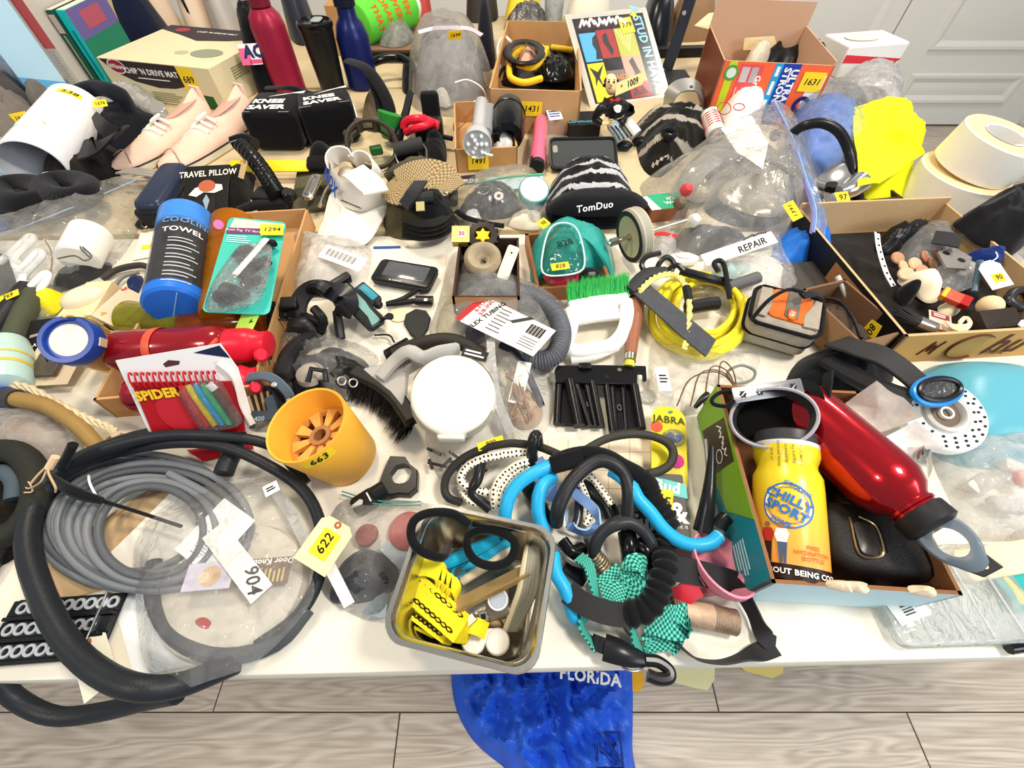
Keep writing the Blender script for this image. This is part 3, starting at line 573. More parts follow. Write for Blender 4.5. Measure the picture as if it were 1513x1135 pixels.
t=thing('food_container','round white plastic container with latched lid in a clear bag','container',b0)
M=frz(b0,ax); r=.0525; CRM=mat('#f3efdf',.4); LAT=mat('#b9b3a6',.5)
part(t,'tub',MB().lathe([(r*.86,0),(r*.9,.004),(r*.97,h*.62),(r*.97,h*.66)],M,48),mat('#4b4a4a',.3,0,.1,50),label='dark contents seen through the tub')
part(t,'lid',MB().lathe([(r*.98,h*.64),(r*1.06,h*.645),(r*1.07,h*.70),(r*1.02,h*.95),(r*.97,h*1.0),(r*.9,h*1.015),(r*.88,h*1.0),(r*.5,h*1.005)],M,64),CRM,ang=40)
for a in (-135,-45,45,135): 
	mb=MB(); n=10; b=mb.vs([M@V((rr*math.cos(math.radians(a+d)),rr*math.sin(math.radians(a+d)),z)) for d in [-24+48*k/n for k in range(n+1)] for rr,z in ((r*1.085,h*.69),(r*1.04,h*.955))])
	for k in range(n): mb.fc(b+2*k,b+2*k+2,b+2*k+3,b+2*k+1)
	part(t,'latch',mb,LAT)
part(t,'lid_tab',MB().box(-.017,-r*1.12,h*.66,.017,-r*1.0,h*.98,M),CRM,.003)
tb=thing('plastic_bag','clear bag with dark screws under the white container, sticker 900','bag',P(690,680,0))
part(tb,'bag_film',MB(0).dome(Ws([(640,690),(628,640),(650,600),(740,600),(760,640),(735,690),(690,715),(655,712)]),.04,0,12,60,2.2,.006,26,'crumple',c=P(692,650,0)),bag)
lot(tb,fr(P(725,655,.045),P(742,649,.045)-P(705,661,.045),V((0,-.5,1))),.036,.011,'900',rot=0,size=.009)
for k in range(14):
	q=P(random.uniform(635,735),random.uniform(668,706),.006+.012*random.random()); a=random.uniform(0,3.1)
	solo('screw','dark metal screw loose in the clear bag under the white container','screw',MB().tube([q,q+V((math.cos(a),math.sin(a)*.5,.05))*.028],.0022,6,sm=1),mat('#44413f',.4,.5),group='screws under the white container')
t=thing('curved_brush','curved black bristle brush with light grey plastic handle','brush',P(575,580,0))
z2c=[(650,185),(720,215),(800,255),(880,320),(940,400),(985,470)]
ctr=Ws(z2c,.038,z2)
mb=MB(); mb.ribbon(ctr,.022,.016,V((.2,-.1,1))); part(t,'brush_back',mb,mat('#1a1815',.5),.003)
mb=MB()
for k in range(900):
	s=random.random()*(len(ctr)-1); i=min(int(s),len(ctr)-2); p=ctr[i].lerp(ctr[i+1],s-i); d=(ctr[i+1]-ctr[i]).normalized(); sd=V((0,0,1)).cross(d); p=p+sd*random.uniform(-.009,.009)
	e=p-sd*(.018+.016*random.random())+V((0,0,-.033-.003*random.random()))+d*random.uniform(-.004,.004)
	x=d*.0011; b=mb.vs([p-x,p+x,e]); mb.fc(b,b+1,b+2)
part(t,'bristles',mb,mat('#0d0c0c',.8),kind='stuff',flat=True)
G=mat('#b2b0ab',.45); hp=Ws([(690,165,.045),(790,140,.05),(880,180,.05),(960,240,.045)],0,z2)
mb=MB(); q=Ws([(655,180,.044),(720,160,.047),(850,130,.05),(960,50,.072),(1050,105,.066),(950,160,.06),(945,190,.05),(930,400,.046),(850,300,.046)],0,z2)
base=[V((p.x,p.y,p.z-.02)) for p in q]; mb.loft([base,q],cap0=True,cap1=True); part(t,'handle_plate',mb,G,.003,ang=30)
part(t,'handle_grip',MB().tube(Ws([(800,220,.05),(880,130,.06),(960,75,.075),(1040,110,.068),(1120,80,.05),(1230,60,.03)],0,z2),.011,10,fl=.7),G)
cord('dark_strap','dark grey folded strap lying behind the grey brush and white container','' or [(880,95,.02),(1000,40,.03),(1150,10,.035),(1260,30,.03),(1370,90,.02)],.012,mat('#2b2722',.6),z2,cat='strap')
f=Fc(P(*z2(1250,100),.042),P(*z2(1390,135),.04)-P(*z2(1250,100),.042),P(*z2(1290,55),.044)-P(*z2(1250,100),.042)); t2=thing('black_tag','small black printed tag behind the white container','tag',f.o); f.rect(t2,'tag_card',0,0,1,1,INK); f.lines(t2,'white_lines',.1,.2,.95,.9,2,WHT)
t=thing('plastic_bag','clear bag of bundled wires and a navy pen beside white container','bag',P(765,600,0))
cord('navy_pen','dark navy pen inside the clear bag beside the white container',[(740,510,.02),(765,525,.025),(790,575,.02),(800,600,.014)],.006,mat('#15182c',.35),cat='pen')
tg=thing('paper_label','white paper label inside the clear bag beside the white container','label',P(755,570,.02)); f=Fc(P(750,594,.02),P(771,598,.02)-P(750,594,.02),P(749,532,.03)-P(750,594,.02)); f.rect(tg,'sheet',0,0,1,1,WHT); f.rect(tg,'grey_box',.08,.05,.9,.4,mat('#8c857c',.6),.0006)
for k in range(5):
	cord('brown_wire','thin copper-brown wire in the clear bag beside the white container',[(745+random.uniform(-10,20),540+random.uniform(-10,20),.02),(765+random.uniform(-10,20),580,.025),(770+random.uniform(-20,20),620+random.uniform(-10,8),.012),(790+random.uniform(-10,10),600,.016)],.0013,mat('#a77a55',.5),cat='wire',group='brown wires in the clear bag',n=6)
solo('amber_piece','crumpled tan foam scrap in the clear bag beside the white container','foam',MB().dome(Ws([(750,590),(775,575),(800,600),(795,630),(762,632)]),.012,.002,8,30,amp=.008,ns=60),mat('#bb9d7c',.7))
part(t,'bag_film',MB(0).dome(Ws([(726,640),(732,590),(722,540),(725,505),(765,515),(800,545),(822,585),(818,610),(800,645),(760,652)]),.034,0,14,64,2.2,.008,26,'crumple'),bag)
part(t,'zip_edge',MB().ribbon(Ws([(725,500,.04),(727,540,.045),(735,590,.04),(755,640,.02)]),.014,.0008,V((-.4,0,1))),film(haze=.5))
z3=zm(650,500,.2644); t=thing('barrel_hinge','black steel mounting plate with two ribbed hinge leaves','hinge',P(885,590,0)); BKM=mat('#141416',.3,.2,.06,200)
pl=[(640,185),(655,155),(775,155),(780,180),(835,180),(838,152),(1150,158),(1155,235),(1135,240),(1130,198),(1102,198),(1100,262),(650,250)]
mb=MB(); mb.prism([(p.x,p.y) for p in Ws(pl,.02,z3)],T+.017,T+.022); part(t,'plate',mb,BKM,.0006,ang=25)
part(t,'lug',MB().rbox(.02,.011,0,.008,.003,fr(P(*z3(808,168),.021),V((1,0,0))),.001),BKM); 
for q in ((1003,176),(932,216)): part(t,'bolt_hole',MB().cyl(.0035,0,.0006,TR(*P(*z3(*q),.0222)),14),mat('#6d665e',.5) if q[0]>1000 else INK)
def leaf(xs,yt,yb,hol):
	for k,(x,rr,h) in enumerate(xs):
		a=P(*z3(x[0],yt[k]),h); b=P(*z3(x[1],yb[k]),h-.004); part(t,'rib',MB().tube([a,b],rr,12,sm=1),BKM)
	a0,a1=xs[0][0],xs[-1][0]; q=Ws([(a0[0],yt[0]),(a1[0],yt[-1]),(a1[1],yb[-1]-8),(a0[1],yb[0]-8)],.012,z3); mb=MB(); mb.prism([(p.x,p.y) for p in q],T+.004,T+.012); part(t,'leaf_plate',mb,BKM)
	part(t,'bolt_hole',MB().lathe([(.0025,0),(.0045,0),(.0045,.001),(.0025,.001)],TR(*P(*z3(*hol),.014))@Matrix.Diagonal((.8,1.3,1,1)),16),mat('#5d5650',.4,.5))
leaf((((665,655),.006,.014),((725,775),.0085,.022),((760,835),.005,.016),((815,870),.005,.015),((850,900),.006,.018)),(250,240,250,245,245),(480,490,490,490,495),(832,368))
leaf((((930,965),.0055,.016),((960,985),.004,.014),((1020,1040),.004,.013),((1085,1125),.007,.018)),(265,265,265,265),(525,520,515,505),(1002,388))
t=thing('grid_paper','cream squared paper sheet lying under the cords','paper',P(890,680,0)); q=Ws([(800,645),(1000,650),(1010,710),(880,760),(790,740)],.001); part(t,'sheet',MB().prism([(p.x,p.y) for p in q],T+.0006,T+.0012),mat('#efdfc6',.8))
mb=MB()
for k in range(7): a=P(810+k*30,650,.0012); b=P(800+k*33,735,.0012); mb.box(-.0003,0,0,.0003,(b-a).length,.0002,fr(a,(b-a).cross(UP)))
for k in range(3): a=P(800-k*2,668+k*27,.0012); b=P(1000,668+k*27,.0012); mb.box(0,-.0003,0,(b-a).length,.0003,.0002,fr(a,b-a))
part(t,'grid_lines',mb,mat('#b9877a',.8))
# ================= bungee cords
za=zm(640,630,.17615); zc=zm(820,630,.17615); zd=zm(800,780,.2379)
FLK=uvpat('dots','#f2ead8','#0b0b0b',190,5,.6); BLU=mat('#27a9df',.35,0,.05,400); BRD=uvpat('brick','#14408f','#9fc4ee',260,6); GRN=uvpat('check','#0d5a50','#58c9b4',420,11); WEB=uvpat('brick','#1b1b1d','#2e2e31',420,22); DKC=mat('#2a2724',.55,0,.15,700); HK=mat('#1c1d20',.28)
cord('bungee_cord','dark brown bungee cord making the outer loop left of the blue tubes',[(230,640,.004),(130,600,.015),(95,520,.02),(125,400,.028),(250,270,.035),(430,185,.04),(620,145,.044),(760,150,.046),(900,175,.046),(1060,240,.045)],.0055,DKC,za)
cord('bungee_cord','white bungee cord with black flecks curving inside the brown loop',[(800,215,.04),(700,220,.042),(560,240,.04),(420,270,.038),(300,330,.032),(240,400,.028),(235,460,.025),(290,510,.022),(380,545,.02),(470,560,.018),(560,560,.016)],.0058,FLK,za)
cord('bungee_cord','white flecked bungee cord dropping to the pan rim, left strand',[(800,300,.042),(720,320,.042),(640,370,.038),(570,430,.034),(525,510,.03),(510,590,.024),(520,690,.014)],.0055,FLK,za)
cord('bungee_cord','white flecked bungee cord dropping to the pan rim, right strand',[(790,310,.032),(735,350,.036),(660,400,.036),(600,470,.032),(565,550,.028),(555,640,.022),(575,700,.012)],.0048,FLK,za)
cord('bungee_cord','short white flecked cord curled near the pan corner',[(230,500,.012),(260,570,.012),(320,630,.014),(390,650,.014)],.005,FLK,za)
cord('bungee_cord','white flecked cord running diagonally under the black hook loop',[(1260,380,.03),(1340,440,.03),(1430,560,.028),(1500,660,.026)],.005,FLK,za)
cord('bungee_cord','white flecked cord hanging inside the blue braided loop',[(1215,440,.03),(1270,560,.026),(1320,720,.022),(1280,830,.016)],.0048,FLK,za)
cord('bungee_hook','black bent bungee hook at the top of the white flecked cords',[(845,310,.03),(830,250,.045),(835,160,.06),(850,90,.066),(868,80,.06),(880,160,.05)],.0075,HK,za,cat='hook')
t=thing('blue_tube_handle','bright blue rubber tube bent under a black sleeve','tube',P(790,700,0))
part(t,'tube',MB().tube(Ws([(990,325,.05),(850,390,.05),(720,480,.046),(640,590,.04),(605,720,.03),(600,800,.02)],0,za),.0085,14),BLU)
part(t,'tube',MB().tube(Ws([(1010,420,.04),(930,480,.044),(890,570,.042),(880,690,.034),(900,800,.025),(960,1000,.014),(1010,1180,.01)],0,za),.0085,14),BLU)
part(t,'sleeve',MB().ribbon(Ws([(985,330,.055),(1100,300,.058),(1250,260,.058)],0,za),.022,.012,V((0,-.3,1))),BFAB,.003)
t=thing('blue_tube_handle','long bright blue tube sweeping down right to the pink cap','tube',P(950,740,0))
part(t,'tube',MB().tube(Ws([(470,370,.05),(560,430,.052),(650,520,.052),(700,610,.05),(800,720,.046),(900,850,.04),(1020,950,.034),(1170,1000,.03),(1300,980,.03),(1365,930,.03)],0,zc),.0082,14),BLU)
part(t,'tube_mouth',MB().cyl(.0084,0,.003,frz(P(*zc(1362,932),.03),P(*zc(1385,915),.03)-P(*zc(1340,950),.03)),14),mat('#5fc4ec',.3))
t=thing('blue_tube_handle','blue tube beside the pan going under the black webbing','tube',P(835,870,0)); part(t,'tube',MB().tube(Ws([(70,160,.03),(90,280,.03),(150,390,.028),(200,540,.02),(235,570,.016)],0,zd),.008,12),BLU)
t=thing('bungee_strap','black scrunched elastic strap with a flat woven end','strap',P(930,700,0))
ps=Ws([(0,290,.05),(150,240,.056),(300,225,.06),(450,260,.06),(570,330,.058),(700,400,.055),(790,490,.05),(830,600,.045),(900,700,.04),(960,800,.034),(930,900,.03),(900,990,.03)],0,zc)
part(t,'scrunched_sleeve',MB().tube(ps,.012,14,sm=7,rf=lambda s:.78+(.3*abs(math.sin(s*70))+.12*math.sin(s*131) if s>.5 else .05),fl=.7),BFAB)
cord('elastic_loop','grey-black elastic cord loop resting on the squared paper',[(250,200,.035),(420,110,.04),(600,70,.044),(780,75,.044),(930,130,.042),(990,210,.038),(970,310,.034),(890,370,.034),(780,400,.036)],.0058,mat('#38352f',.6,0,.15,700),zc)
cord('bungee_hook','black curved cord arching high over the blue braided loop',[(10,810,.02),(20,720,.04),(60,600,.05),(150,450,.056),(280,330,.06),(400,290,.062),(520,340,.06),(590,430,.055),(620,560,.05),(610,750,.035)],.0088,mat('#232428',.4,0,.1,500),zc,cat='hook',n=12)
cord('bungee_hook','black rounded hook below the arching cord, with coiled spring end',[(330,1090,.02),(340,990,.034),(400,890,.044),(500,830,.05),(620,810,.05),(730,870,.046),(800,970,.038),(820,1060,.03)],.0074,mat('#2a2b2f',.4),zc,cat='hook',n=12)
t=thing('spring_coil','brass-coloured spring coil on the end of a black hook','spring',P(*zd(360,210)))
A,B=P(*zd(325,165),.024),P(*zd(400,255),.012); d=(B-A); e1=d.orthogonal().normalized(); e2=d.normalized().cross(e1)
part(t,'spring',MB().tube([A+d*(k/48)+(e1*math.cos(k*math.pi/4)+e2*math.sin(k*math.pi/4))*.0085 for k in range(49)],.0016,6,sm=2),mat('#b5a68a',.3,.8))
t=thing('braided_strap','blue braided strap folded into a loop with white stitching','strap',P(840,770,0))
part(t,'strap',MB().ribbon(Ws([(1140,530,.03),(1250,610,.03),(1340,690,.03),(1385,780,.028),(1370,850,.024),(1290,890,.02),(1200,870,.018),(1130,810,.018),(1110,730,.016),(1105,650,.014)],0,za),.013,.0025,[(-.5,.3,.8),(-.5,.3,.8),(-.6,.2,.7),(-1,0,.2),(-.8,-.6,.2),(0,-1,.2),(.2,-1,.2),(.8,-.6,.2),(1,0,.2),(1,0,.2)]),BRD)
part(t,'strap_end',MB().ribbon(Ws([(880,270,.04),(960,400,.034),(1000,520,.028),(960,620,.02)],0,za),.014,.0025,V((.5,-.4,.8))),BRD)
mh=P(*za(1280,930),.02); part(t,'clip',MB().tube([mh,P(*za(1300,1000),.012),P(*za(1290,1060),.006)],.0035,8),mat('#bdbdc0',.25,.9))
for k,(pp_,r_,lab) in enumerate(((((420,180,.03),(380,420,.03),(330,560,.02),(480,700,.012)),.007,'black hook shaft lying behind the white flecked cord'),(((780,470,.016),(830,560,.014),(900,700,.012),(950,820,.008)),.011,'black plastic grip lying between the two blue tubes'),(((1250,500,.014),(1350,560,.016),(1450,650,.014),(1500,760,.01)),.011,'black plastic grip beneath the arching cord'),(((1210,470,.02),(1225,600,.018),(1215,760,.012),(1190,850,.01)),.006,'slim dark metal rod inside the blue braided loop'))):
	cord('hook_shaft',lab,pp_,r_,HK if k!=3 else mat('#55585c',.3,.7),za,cat='hook')
for k,(a,b,c,r_,lab) in enumerate((((530,30,.03),(545,120,.03),(560,230,.02),.011,'glossy black strap end hanging below the spring coil hook'),((600,85,.028),(650,150,.03),(690,260,.018),.009,'second glossy black strap end beside the scrunched strap'),((130,80,.02),(190,150,.02),(260,130,.014),.008,'black buckle tongue at the right wall of the pan'))):
	cord('strap_end',lab,[a,b,c],r_,BGL,zd,cat='strap')
solo('grey_buckle','grey metal buckle frame beside the pan corner','buckle',MB().tube(Ws([(110,130,.02),(190,215,.02),(290,235,.018),(270,180,.016),(180,150,.016)],0,zd),.003,8,True),mat('#8f8d86',.3,.9))
solo('black_block','black square plastic buckle half lying left of the green leash','buckle',MB().cb(.03,.02,.008,fr(P(*zd(215,275),.006),P(*zd(270,320),.006)-P(*zd(150,230),.006))),HK,bev=.002)
t=thing('dog_leash','teal and black woven leash with black side-release buckle and snap hook','leash',P(900,930,0)); Z=lambda L:Ws(L,0,zd)
part(t,'leash_strap',MB().ribbon(Z([(230,180,.03),(290,230,.034),(320,340,.034),(340,430,.03),(300,510,.026),(250,600,.02),(290,680,.016),(350,745,.014)]),.016,.002,[(.5,0,1),(.6,0,1),(.8,0,.7),(.8,0,.6),(.8,.3,.6),(.8,.3,.6),(.3,.8,.6),(0,.6,.8)]),GRN)
part(t,'leash_strap',MB().ribbon(Z([(400,270,.026),(480,360,.032),(560,330,.04),(560,260,.044),(620,240,.044),(640,300,.036),(590,390,.028)]),.03,.002,[(0,-.2,1),(.2,-.3,1),(-.6,-.4,.8),(-1,-.3,.4),(0,.2,1),(1,0,.6),(.6,-.4,.8)]),GRN)
part(t,'leash_strap',MB().ribbon(Z([(650,540,.028),(720,560,.03),(830,590,.028),(905,575,.024),(910,610,.02),(840,650,.016),(760,700,.012)]),.034,.002,[(0,0,1),(.1,-.2,1),(.3,-.3,1),(1,-.2,.5),(1,-.4,0),(.3,-.6,.7),(.2,-.3,1)]),GRN)
part(t,'leash_strap',MB().ribbon(Z([(680,620,.018),(720,680,.014),(740,770,.01)]),.032,.002),GRN)
part(t,'leash_strap',MB().ribbon(Z([(565,570,.02),(575,660,.018),(600,750,.014),(640,780,.012),(660,720,.012),(640,660,.014)]),.011,.002,V((.7,-.5,.6))),GRN)
part(t,'leash_strap',MB().ribbon(Z([(380,420,.03),(450,400,.034),(520,430,.034)]),.022,.002),GRN)
part(t,'buckle_collar',MB().tube(Z([(385,680,.016),(365,780,.014)]),.011,10,sm=1,fl=.6),HK)
part(t,'buckle',MB().tube(Z([(390,740,.016),(480,770,.018),(560,800,.017),(640,820,.014)]),.0125,12,rf=lambda s:1.05-.5*s*s,fl=.62),HK)
part(t,'snap_hook',MB().tube(Z([(640,820,.014),(720,830,.013),(790,880,.012),(795,930,.012),(730,940,.012),(660,915,.012)]),.0062,10),HK)
part(t,'split_ring',MB().tube(Z([(500,860,.006),(560,890,.006),(620,880,.006),(630,845,.008),(560,850,.01)]),.0012,6,True),mat('#9d9d9f',.25,.9))
cord('thin_cable','thin grey cord looping beside the green leash strap',[(495,560,.012),(520,630,.008),(570,690,.006),(600,720,.005)],.0016,mat('#5c5d60',.5),zd)
t=thing('webbing_strap','long black nylon webbing strap forming an open loop at the table edge','strap',P(1050,930,0))
part(t,'webbing',MB().ribbon(Z([(160,400,.03),(260,470,.034),(380,520,.036),(500,540,.036),(560,535,.036)]),.024,.003,V((0,-.2,1)),wf=lambda s:1),WEB)
part(t,'scrunched_part',MB().tube(Z([(530,540,.036),(640,510,.04),(710,430,.044),(740,340,.046),(770,240,.046),(760,150,.04)]),.0135,14,sm=8,rf=lambda s:.8+.28*abs(math.sin(s*26)),fl=.75),BFAB)
part(t,'webbing',MB().ribbon(Z([(790,250,.04),(900,265,.038),(1020,290,.03),(1130,320,.022),(1200,345,.018)]),.027,.002,[(0,-.5,1),(0,-.4,1),(0,-.2,1),(0,-.1,1),(-.6,-.2,.8)]),WEB)
part(t,'webbing',MB().ribbon(Z([(1170,335,.02),(1240,400,.016),(1310,520,.014),(1350,610,.014),(1400,690,.012),(1450,730,.006)]),.019,.002,[(-.4,-.2,1),(-.9,-.2,.5),(-1,0,.25),(-1,.1,.4),(-.4,.2,1),(0,0,1)]),WEB)
part(t,'webbing',MB().ribbon(Z([(1450,735,.008),(1360,770,.01),(1250,805,.012),(1120,835,.013),(980,820,.012),(900,770,.012),(850,720,.01),(820,690,.01)]),.019,.002,[(0,.2,1),(0,.4,.8),(0,.9,.35),(0,1,.25),(.3,1,.25),(.6,.8,.25),(.8,.7,.2),(.8,.7,.2)]),WEB)
t=thing('pipe_nipple','rusty threaded steel pipe piece inside the webbing loop','pipe',P(1040,905,0)); A,B=P(*zd(805,505),.014),P(*zd(1212,590),.014); M=frz(A,B-A); l=(B-A).length
RST=mat('#c2a58c',.6,.3,.3,150,.35,45); part(t,'pipe_body',MB().lathe([(.009,.008),(.0125,.012),(.0135,.03),(.0135,l-.026)],M,24),RST)
for z0,z1,n in ((0,.014,5),(l-.026,l,9)):
	part(t,'thread',MB().lathe([(.0128+.0009*(k%2),z0+(z1-z0)*k/(2*n)) for k in range(2*n+1)],M,24,True,False),mat('#a7917c',.5,.6,.2,300,.3,80))
part(t,'pipe_bore',MB().lathe([(.0105,l+.0004),(.0105,l-.03)],M,20,False,True),mat('#3a2e26',.8))
solo('amber_shard','rough amber piece beside the rusty pipe','shard',MB().dome(Z([(790,420),(830,400),(840,450),(815,490),(785,480)]),.012,.001,6,20,amp=.004,ns=80),mat('#c09a68',.4,0,.3,100))
t=thing('pink_cap','pink silicone cap with a red strap beside the open box','cap',P(1075,845,0)); PK=mat('#e58ba0',.45); ca=P(*zd(1110,270),.03)
M=frz(ca-V((0,0,.026)),V((.25,.35,1))); part(t,'cap_dish',MB().lathe([(.012,0),(.022,.004),(.034,.022),(.035,.03),(.033,.031),(.03,.022),(.02,.008),(.008,.006)],M,36,sx=1,sy=1.25),PK,ang=60)
part(t,'cap_tongue',MB().ribbon(Z([(1000,330,.03),(960,350,.026),(900,430,.02)]),.012,.003,V((0,-.4,1)),wf=lambda s:1-.5*s),PK)
part(t,'cap_base',MB().dome(Z([(965,350),(1010,345),(1080,370),(1170,350),(1175,375),(1090,420),(1000,430),(970,395)]),.018,.001,8,30),PK)
part(t,'red_strap',MB().ribbon(Z([(830,440,.022),(880,420,.026),(920,390,.028),(970,360,.028)]),.022,.003,V((0,-.3,1))),mat('#b01c2c',.5)); part(t,'lip',MB().tube(Z([(1215,300,.02),(1245,320,.02),(1245,350,.02)]),.005,8),PK)
# ================= open printed box, lower right
def quadM(fl,frr,bl,h):
	a,b,c=P(*fl,h),P(*frr,h),P(*bl,h); L=(b-a).length; M=fr(V((a.x,a.y,T)),b-a); W=abs((M.inverted()@c).y); return M,L,W
CF=mat('#8b5f3c',.85,0,.1,200,.15,25); WCY=mat('#cdeaf2',.6)
HB=.08
M,L,W=quadM((1140,862),(1422,880),(1080,570),HB); M=M@TR(0,0,.001)
t=thing('open_carton','open cardboard box with green and teal printed side holding bottles','box',M@V((L/2,W/2,0)))
ws=carton(t,M,L,W,HB,WCY,CF,.004); ws[3].data.materials[0]=mat('#1f8a96',.4)
f=Fc(M@V((0,W,0)),M@V((0,0,0))-M@V((0,W,0)),M@V((0,0,HB))-M@V((0,0,0)))
f.poly(ws[3],'green_print',[(0,.05),(.3,0),(.62,.3),(.74,1),(0,1)],mat('#7fae1f',.4)); f.poly(ws[3],'dark_print',[(.12,.1),(.4,.12),(.44,.9),(.2,.95)],mat('#3a2a1a',.4),.0006); part(ws[3],'ring_print',MB().lathe([(.008,0),(.0095,0),(.0095,.0003),(.008,.0003)],f.M(.35,.5,.0012),24),WHT)
scrib(ws[3],f,.2,.66,.38,.78,14,WHT,.0008,'print'); f.lines(ws[3],'small_print',.78,.2,.95,.6,5,mat('#bfe6ea',.5))
for k,x in enumerate((.36,.44,.79)): part(t,'torn_flap',MB().dome([M@V((L*x+dx,.002+dy,HB)) for dx,dy in ((-.012,-.003),(.01,-.006),(.013,.004),(-.01,.004))],.005,HB,4,16,amp=.003,ns=120),mat('#d8c6ac',.8))
zq=zm(1000,500,.33906)
def bottle(t,A,B,prof,mats,names,n=40):
	M=frz(A,B-A); l=(B-A).length
	for (p,m_,nm) in zip(prof,mats,names): part(t,nm,MB().lathe([(r,z*l) for r,z in p],M,n),m_,ang=40)
	return M,l
A,B=P(1170,862,.046),P(1160,648,.088); t=thing('sport_bottle','yellow and orange printed cooling towel bottle in the open carton','bottle',A)
def grad(c0,c1,ax0,ax1,p0,p1,rough=.3):
	m,n,b,o=nt('print_grad'); N=n.nodes.new; Lk=n.links.new; g=N('ShaderNodeNewGeometry'); d=N('ShaderNodeVectorMath'); d.operation='DOT_PRODUCT'
	tc=N('ShaderNodeTexCoord'); x=(ax1-ax0); Lk(tc.outputs['Object'],d.inputs[0]); d.inputs[1].default_value=x/x.length_squared
	mr=N('ShaderNodeMapRange'); mr.inputs[1].default_value=p0; mr.inputs[2].default_value=p1; Lk(d.outputs['Value'],mr.inputs[0]); rp=N('ShaderNodeValToRGB'); rp.color_ramp.elements[0].color=hexc(c0); rp.color_ramp.elements[1].color=hexc(c1); Lk(mr.outputs[0],rp.inputs[0]); Lk(rp.outputs[0],b.inputs['Base Color']); b.inputs['Roughness'].default_value=rough; return m
R=.036; M,l=bottle(t,A,B,[[(R-.003,0),(R,.01),(R,.1)],[(R,.1),(R,.62),(R*.985,.7),(R*.86,.76),(R*.86,.79),(R*.97,.85),(R*.97,.9)],[(R*.97,.9),(R*.98,.905),(R*.98,.93),(R*.9,.935)],[(R*.93,.93),(R*.95,.95),(R*.95,1.01),(R*.8,1.03),(R*.5,1.035)]],[mat('#2a1710',.35),grad('#f0a247','#f2d425',A,B,.15,.65),mat('#d9d6d2',.3),mat('#3b3a3e',.4)],['bottle_base','printed_sleeve','collar','screw_cap'])
M=frz(A,B-A,V((1,0,0))); camd=(M.inverted()@CAM); a0=math.degrees(math.atan2(camd.y,camd.x)); wf=lambda a,z,off=.0008: cyw(M,R,a,z,off)
BLP=mat('#2f6fc0',.4)
def wpoly(par,name,pts,a,z,m,off=.0006):
	mb=MB(); f_=wf(a,z,off); mb.fc(*range(mb.vs([f_(V((x,y,0))) for x,y in pts]),len(pts))); return part(par,name,mb,m)
s_=wpoly(t,'round_logo',circ(.0245,32),a0,l*.47,mat('#f4ead0',.4)); f_=wf(a0,l*.47,.001); mb=MB(); n=32
for r0_,r1_ in ((.0228,.0245),(.0190,.0197)):
	b=mb.vs([f_(V((r_*math.cos(2*math.pi*k/n),r_*math.sin(2*math.pi*k/n),0))) for k in range(n) for r_ in (r0_,r1_)])
	for k in range(n): q=(k+1)%n; mb.fc(b+2*k,b+2*k+1,b+2*q+1,b+2*q)
part(s_,'logo_ring',mb,BLP); 
def wt(s,dx,z,size,m,rot=0,bold=.03,sx=1,off=.0014,par=None):
	g=wf(a0,z,off); c,sn=math.cos(math.radians(rot)),math.sin(math.radians(rot)); text(par or t,'print',s,None,size,m,bold,0,lambda p: g(V((dx+p.x*c-p.y*sn,p.x*sn+p.y*c,0))),sx)
wt('CHILLY',.001,l*.51,.0135,BLP,-24,.04,par=s_); wt('SPORT',-.002,l*.435,.0135,BLP,-24,.04,par=s_); wt('COOLING',.01,l*.585,.006,BLP,-30,par=s_); wt('TOWEL',-.007,l*.36,.006,BLP,-25,par=s_)
wt('ALL ABOUT BEING COOL',.004,l*.055,.0075,WHT,0,.03); [wt(q,.021,l*z,.006,mat('#d9541e',.4),0,.01) for q,z in (('FREE',.215),('HYDRATION',.18),('BOTTLE',.145))]
for k in range(5): wt(('32" X 13"','COOLING TOWEL','EVAPORATES','ALL PURPOSE','ALL CLIMATES')[k],-.014+.007*k,l*.82,.0035,INK,-90,.01)
for dx,c1,c2 in ((-.021,'#c43a2c','#3a2620'),(-.007,'#e9e4ea','#4a5a78')):
	z=l*.2; skin=mat('#9a6a4a',.6)
	wpoly(t,'figure_legs',[(dx-.003,-.016),(dx-.0005,-.016),(dx,-.004),(dx+.0008,-.016),(dx+.003,-.016),(dx+.0045,.005),(dx-.0045,.005)],a0,z,mat(c2,.5),.001); wpoly(t,'figure_top',[(dx-.0045,.005),(dx+.0045,.005),(dx+.007,.014),(dx+.0045,.019),(dx-.0045,.019),(dx-.007,.012)],a0,z,mat(c1,.5),.0011); wpoly(t,'figure_head',circ(.003,12,dx,.0225),a0,z,skin,.0012)
A,B=P(1178,600,.088),P(1398,795,.115); t=thing('water_bottle','metallic red water bottle with black loop cap across the carton','bottle',A); R=.0375
RED=mat('#b3121c',.22,.75,0,300,0,60,.6); l_=(B-A).length; M,l=bottle(t,A,B,[[(R*.9,0),(R,.02),(R,.62),(R*.97,.67),(R*.8,.745),(R*.6,.785),(R*.58,.8),(R*.63,.805),(R*.63,.82),(R*.58,.825),(R*.58,.84),(R*.63,.845),(R*.63,.86),(R*.58,.865)],[(R*.66,.84),(R*.68,.85),(R*.68,.93),(R*.5,.95)]],[RED,mat('#1f2023',.5)],['bottle_body','screw_cap'])
M=frz(B-(B-A)*.06,(CAM-B)-(B-A)*(CAM-B).dot(B-A)/l_**2,B-A); LP=mat('#6a7885',.3)
mb=MB(); n=28; oc=[(.030*math.cos(2*math.pi*k/n)*(1+.12*(math.cos(4*math.pi*k/n)>0.3)),.021*math.sin(2*math.pi*k/n)) for k in range(n)]; ic=[(.004+.0145*math.cos(2*math.pi*k/n),.0115*math.sin(2*math.pi*k/n)) for k in range(n)]
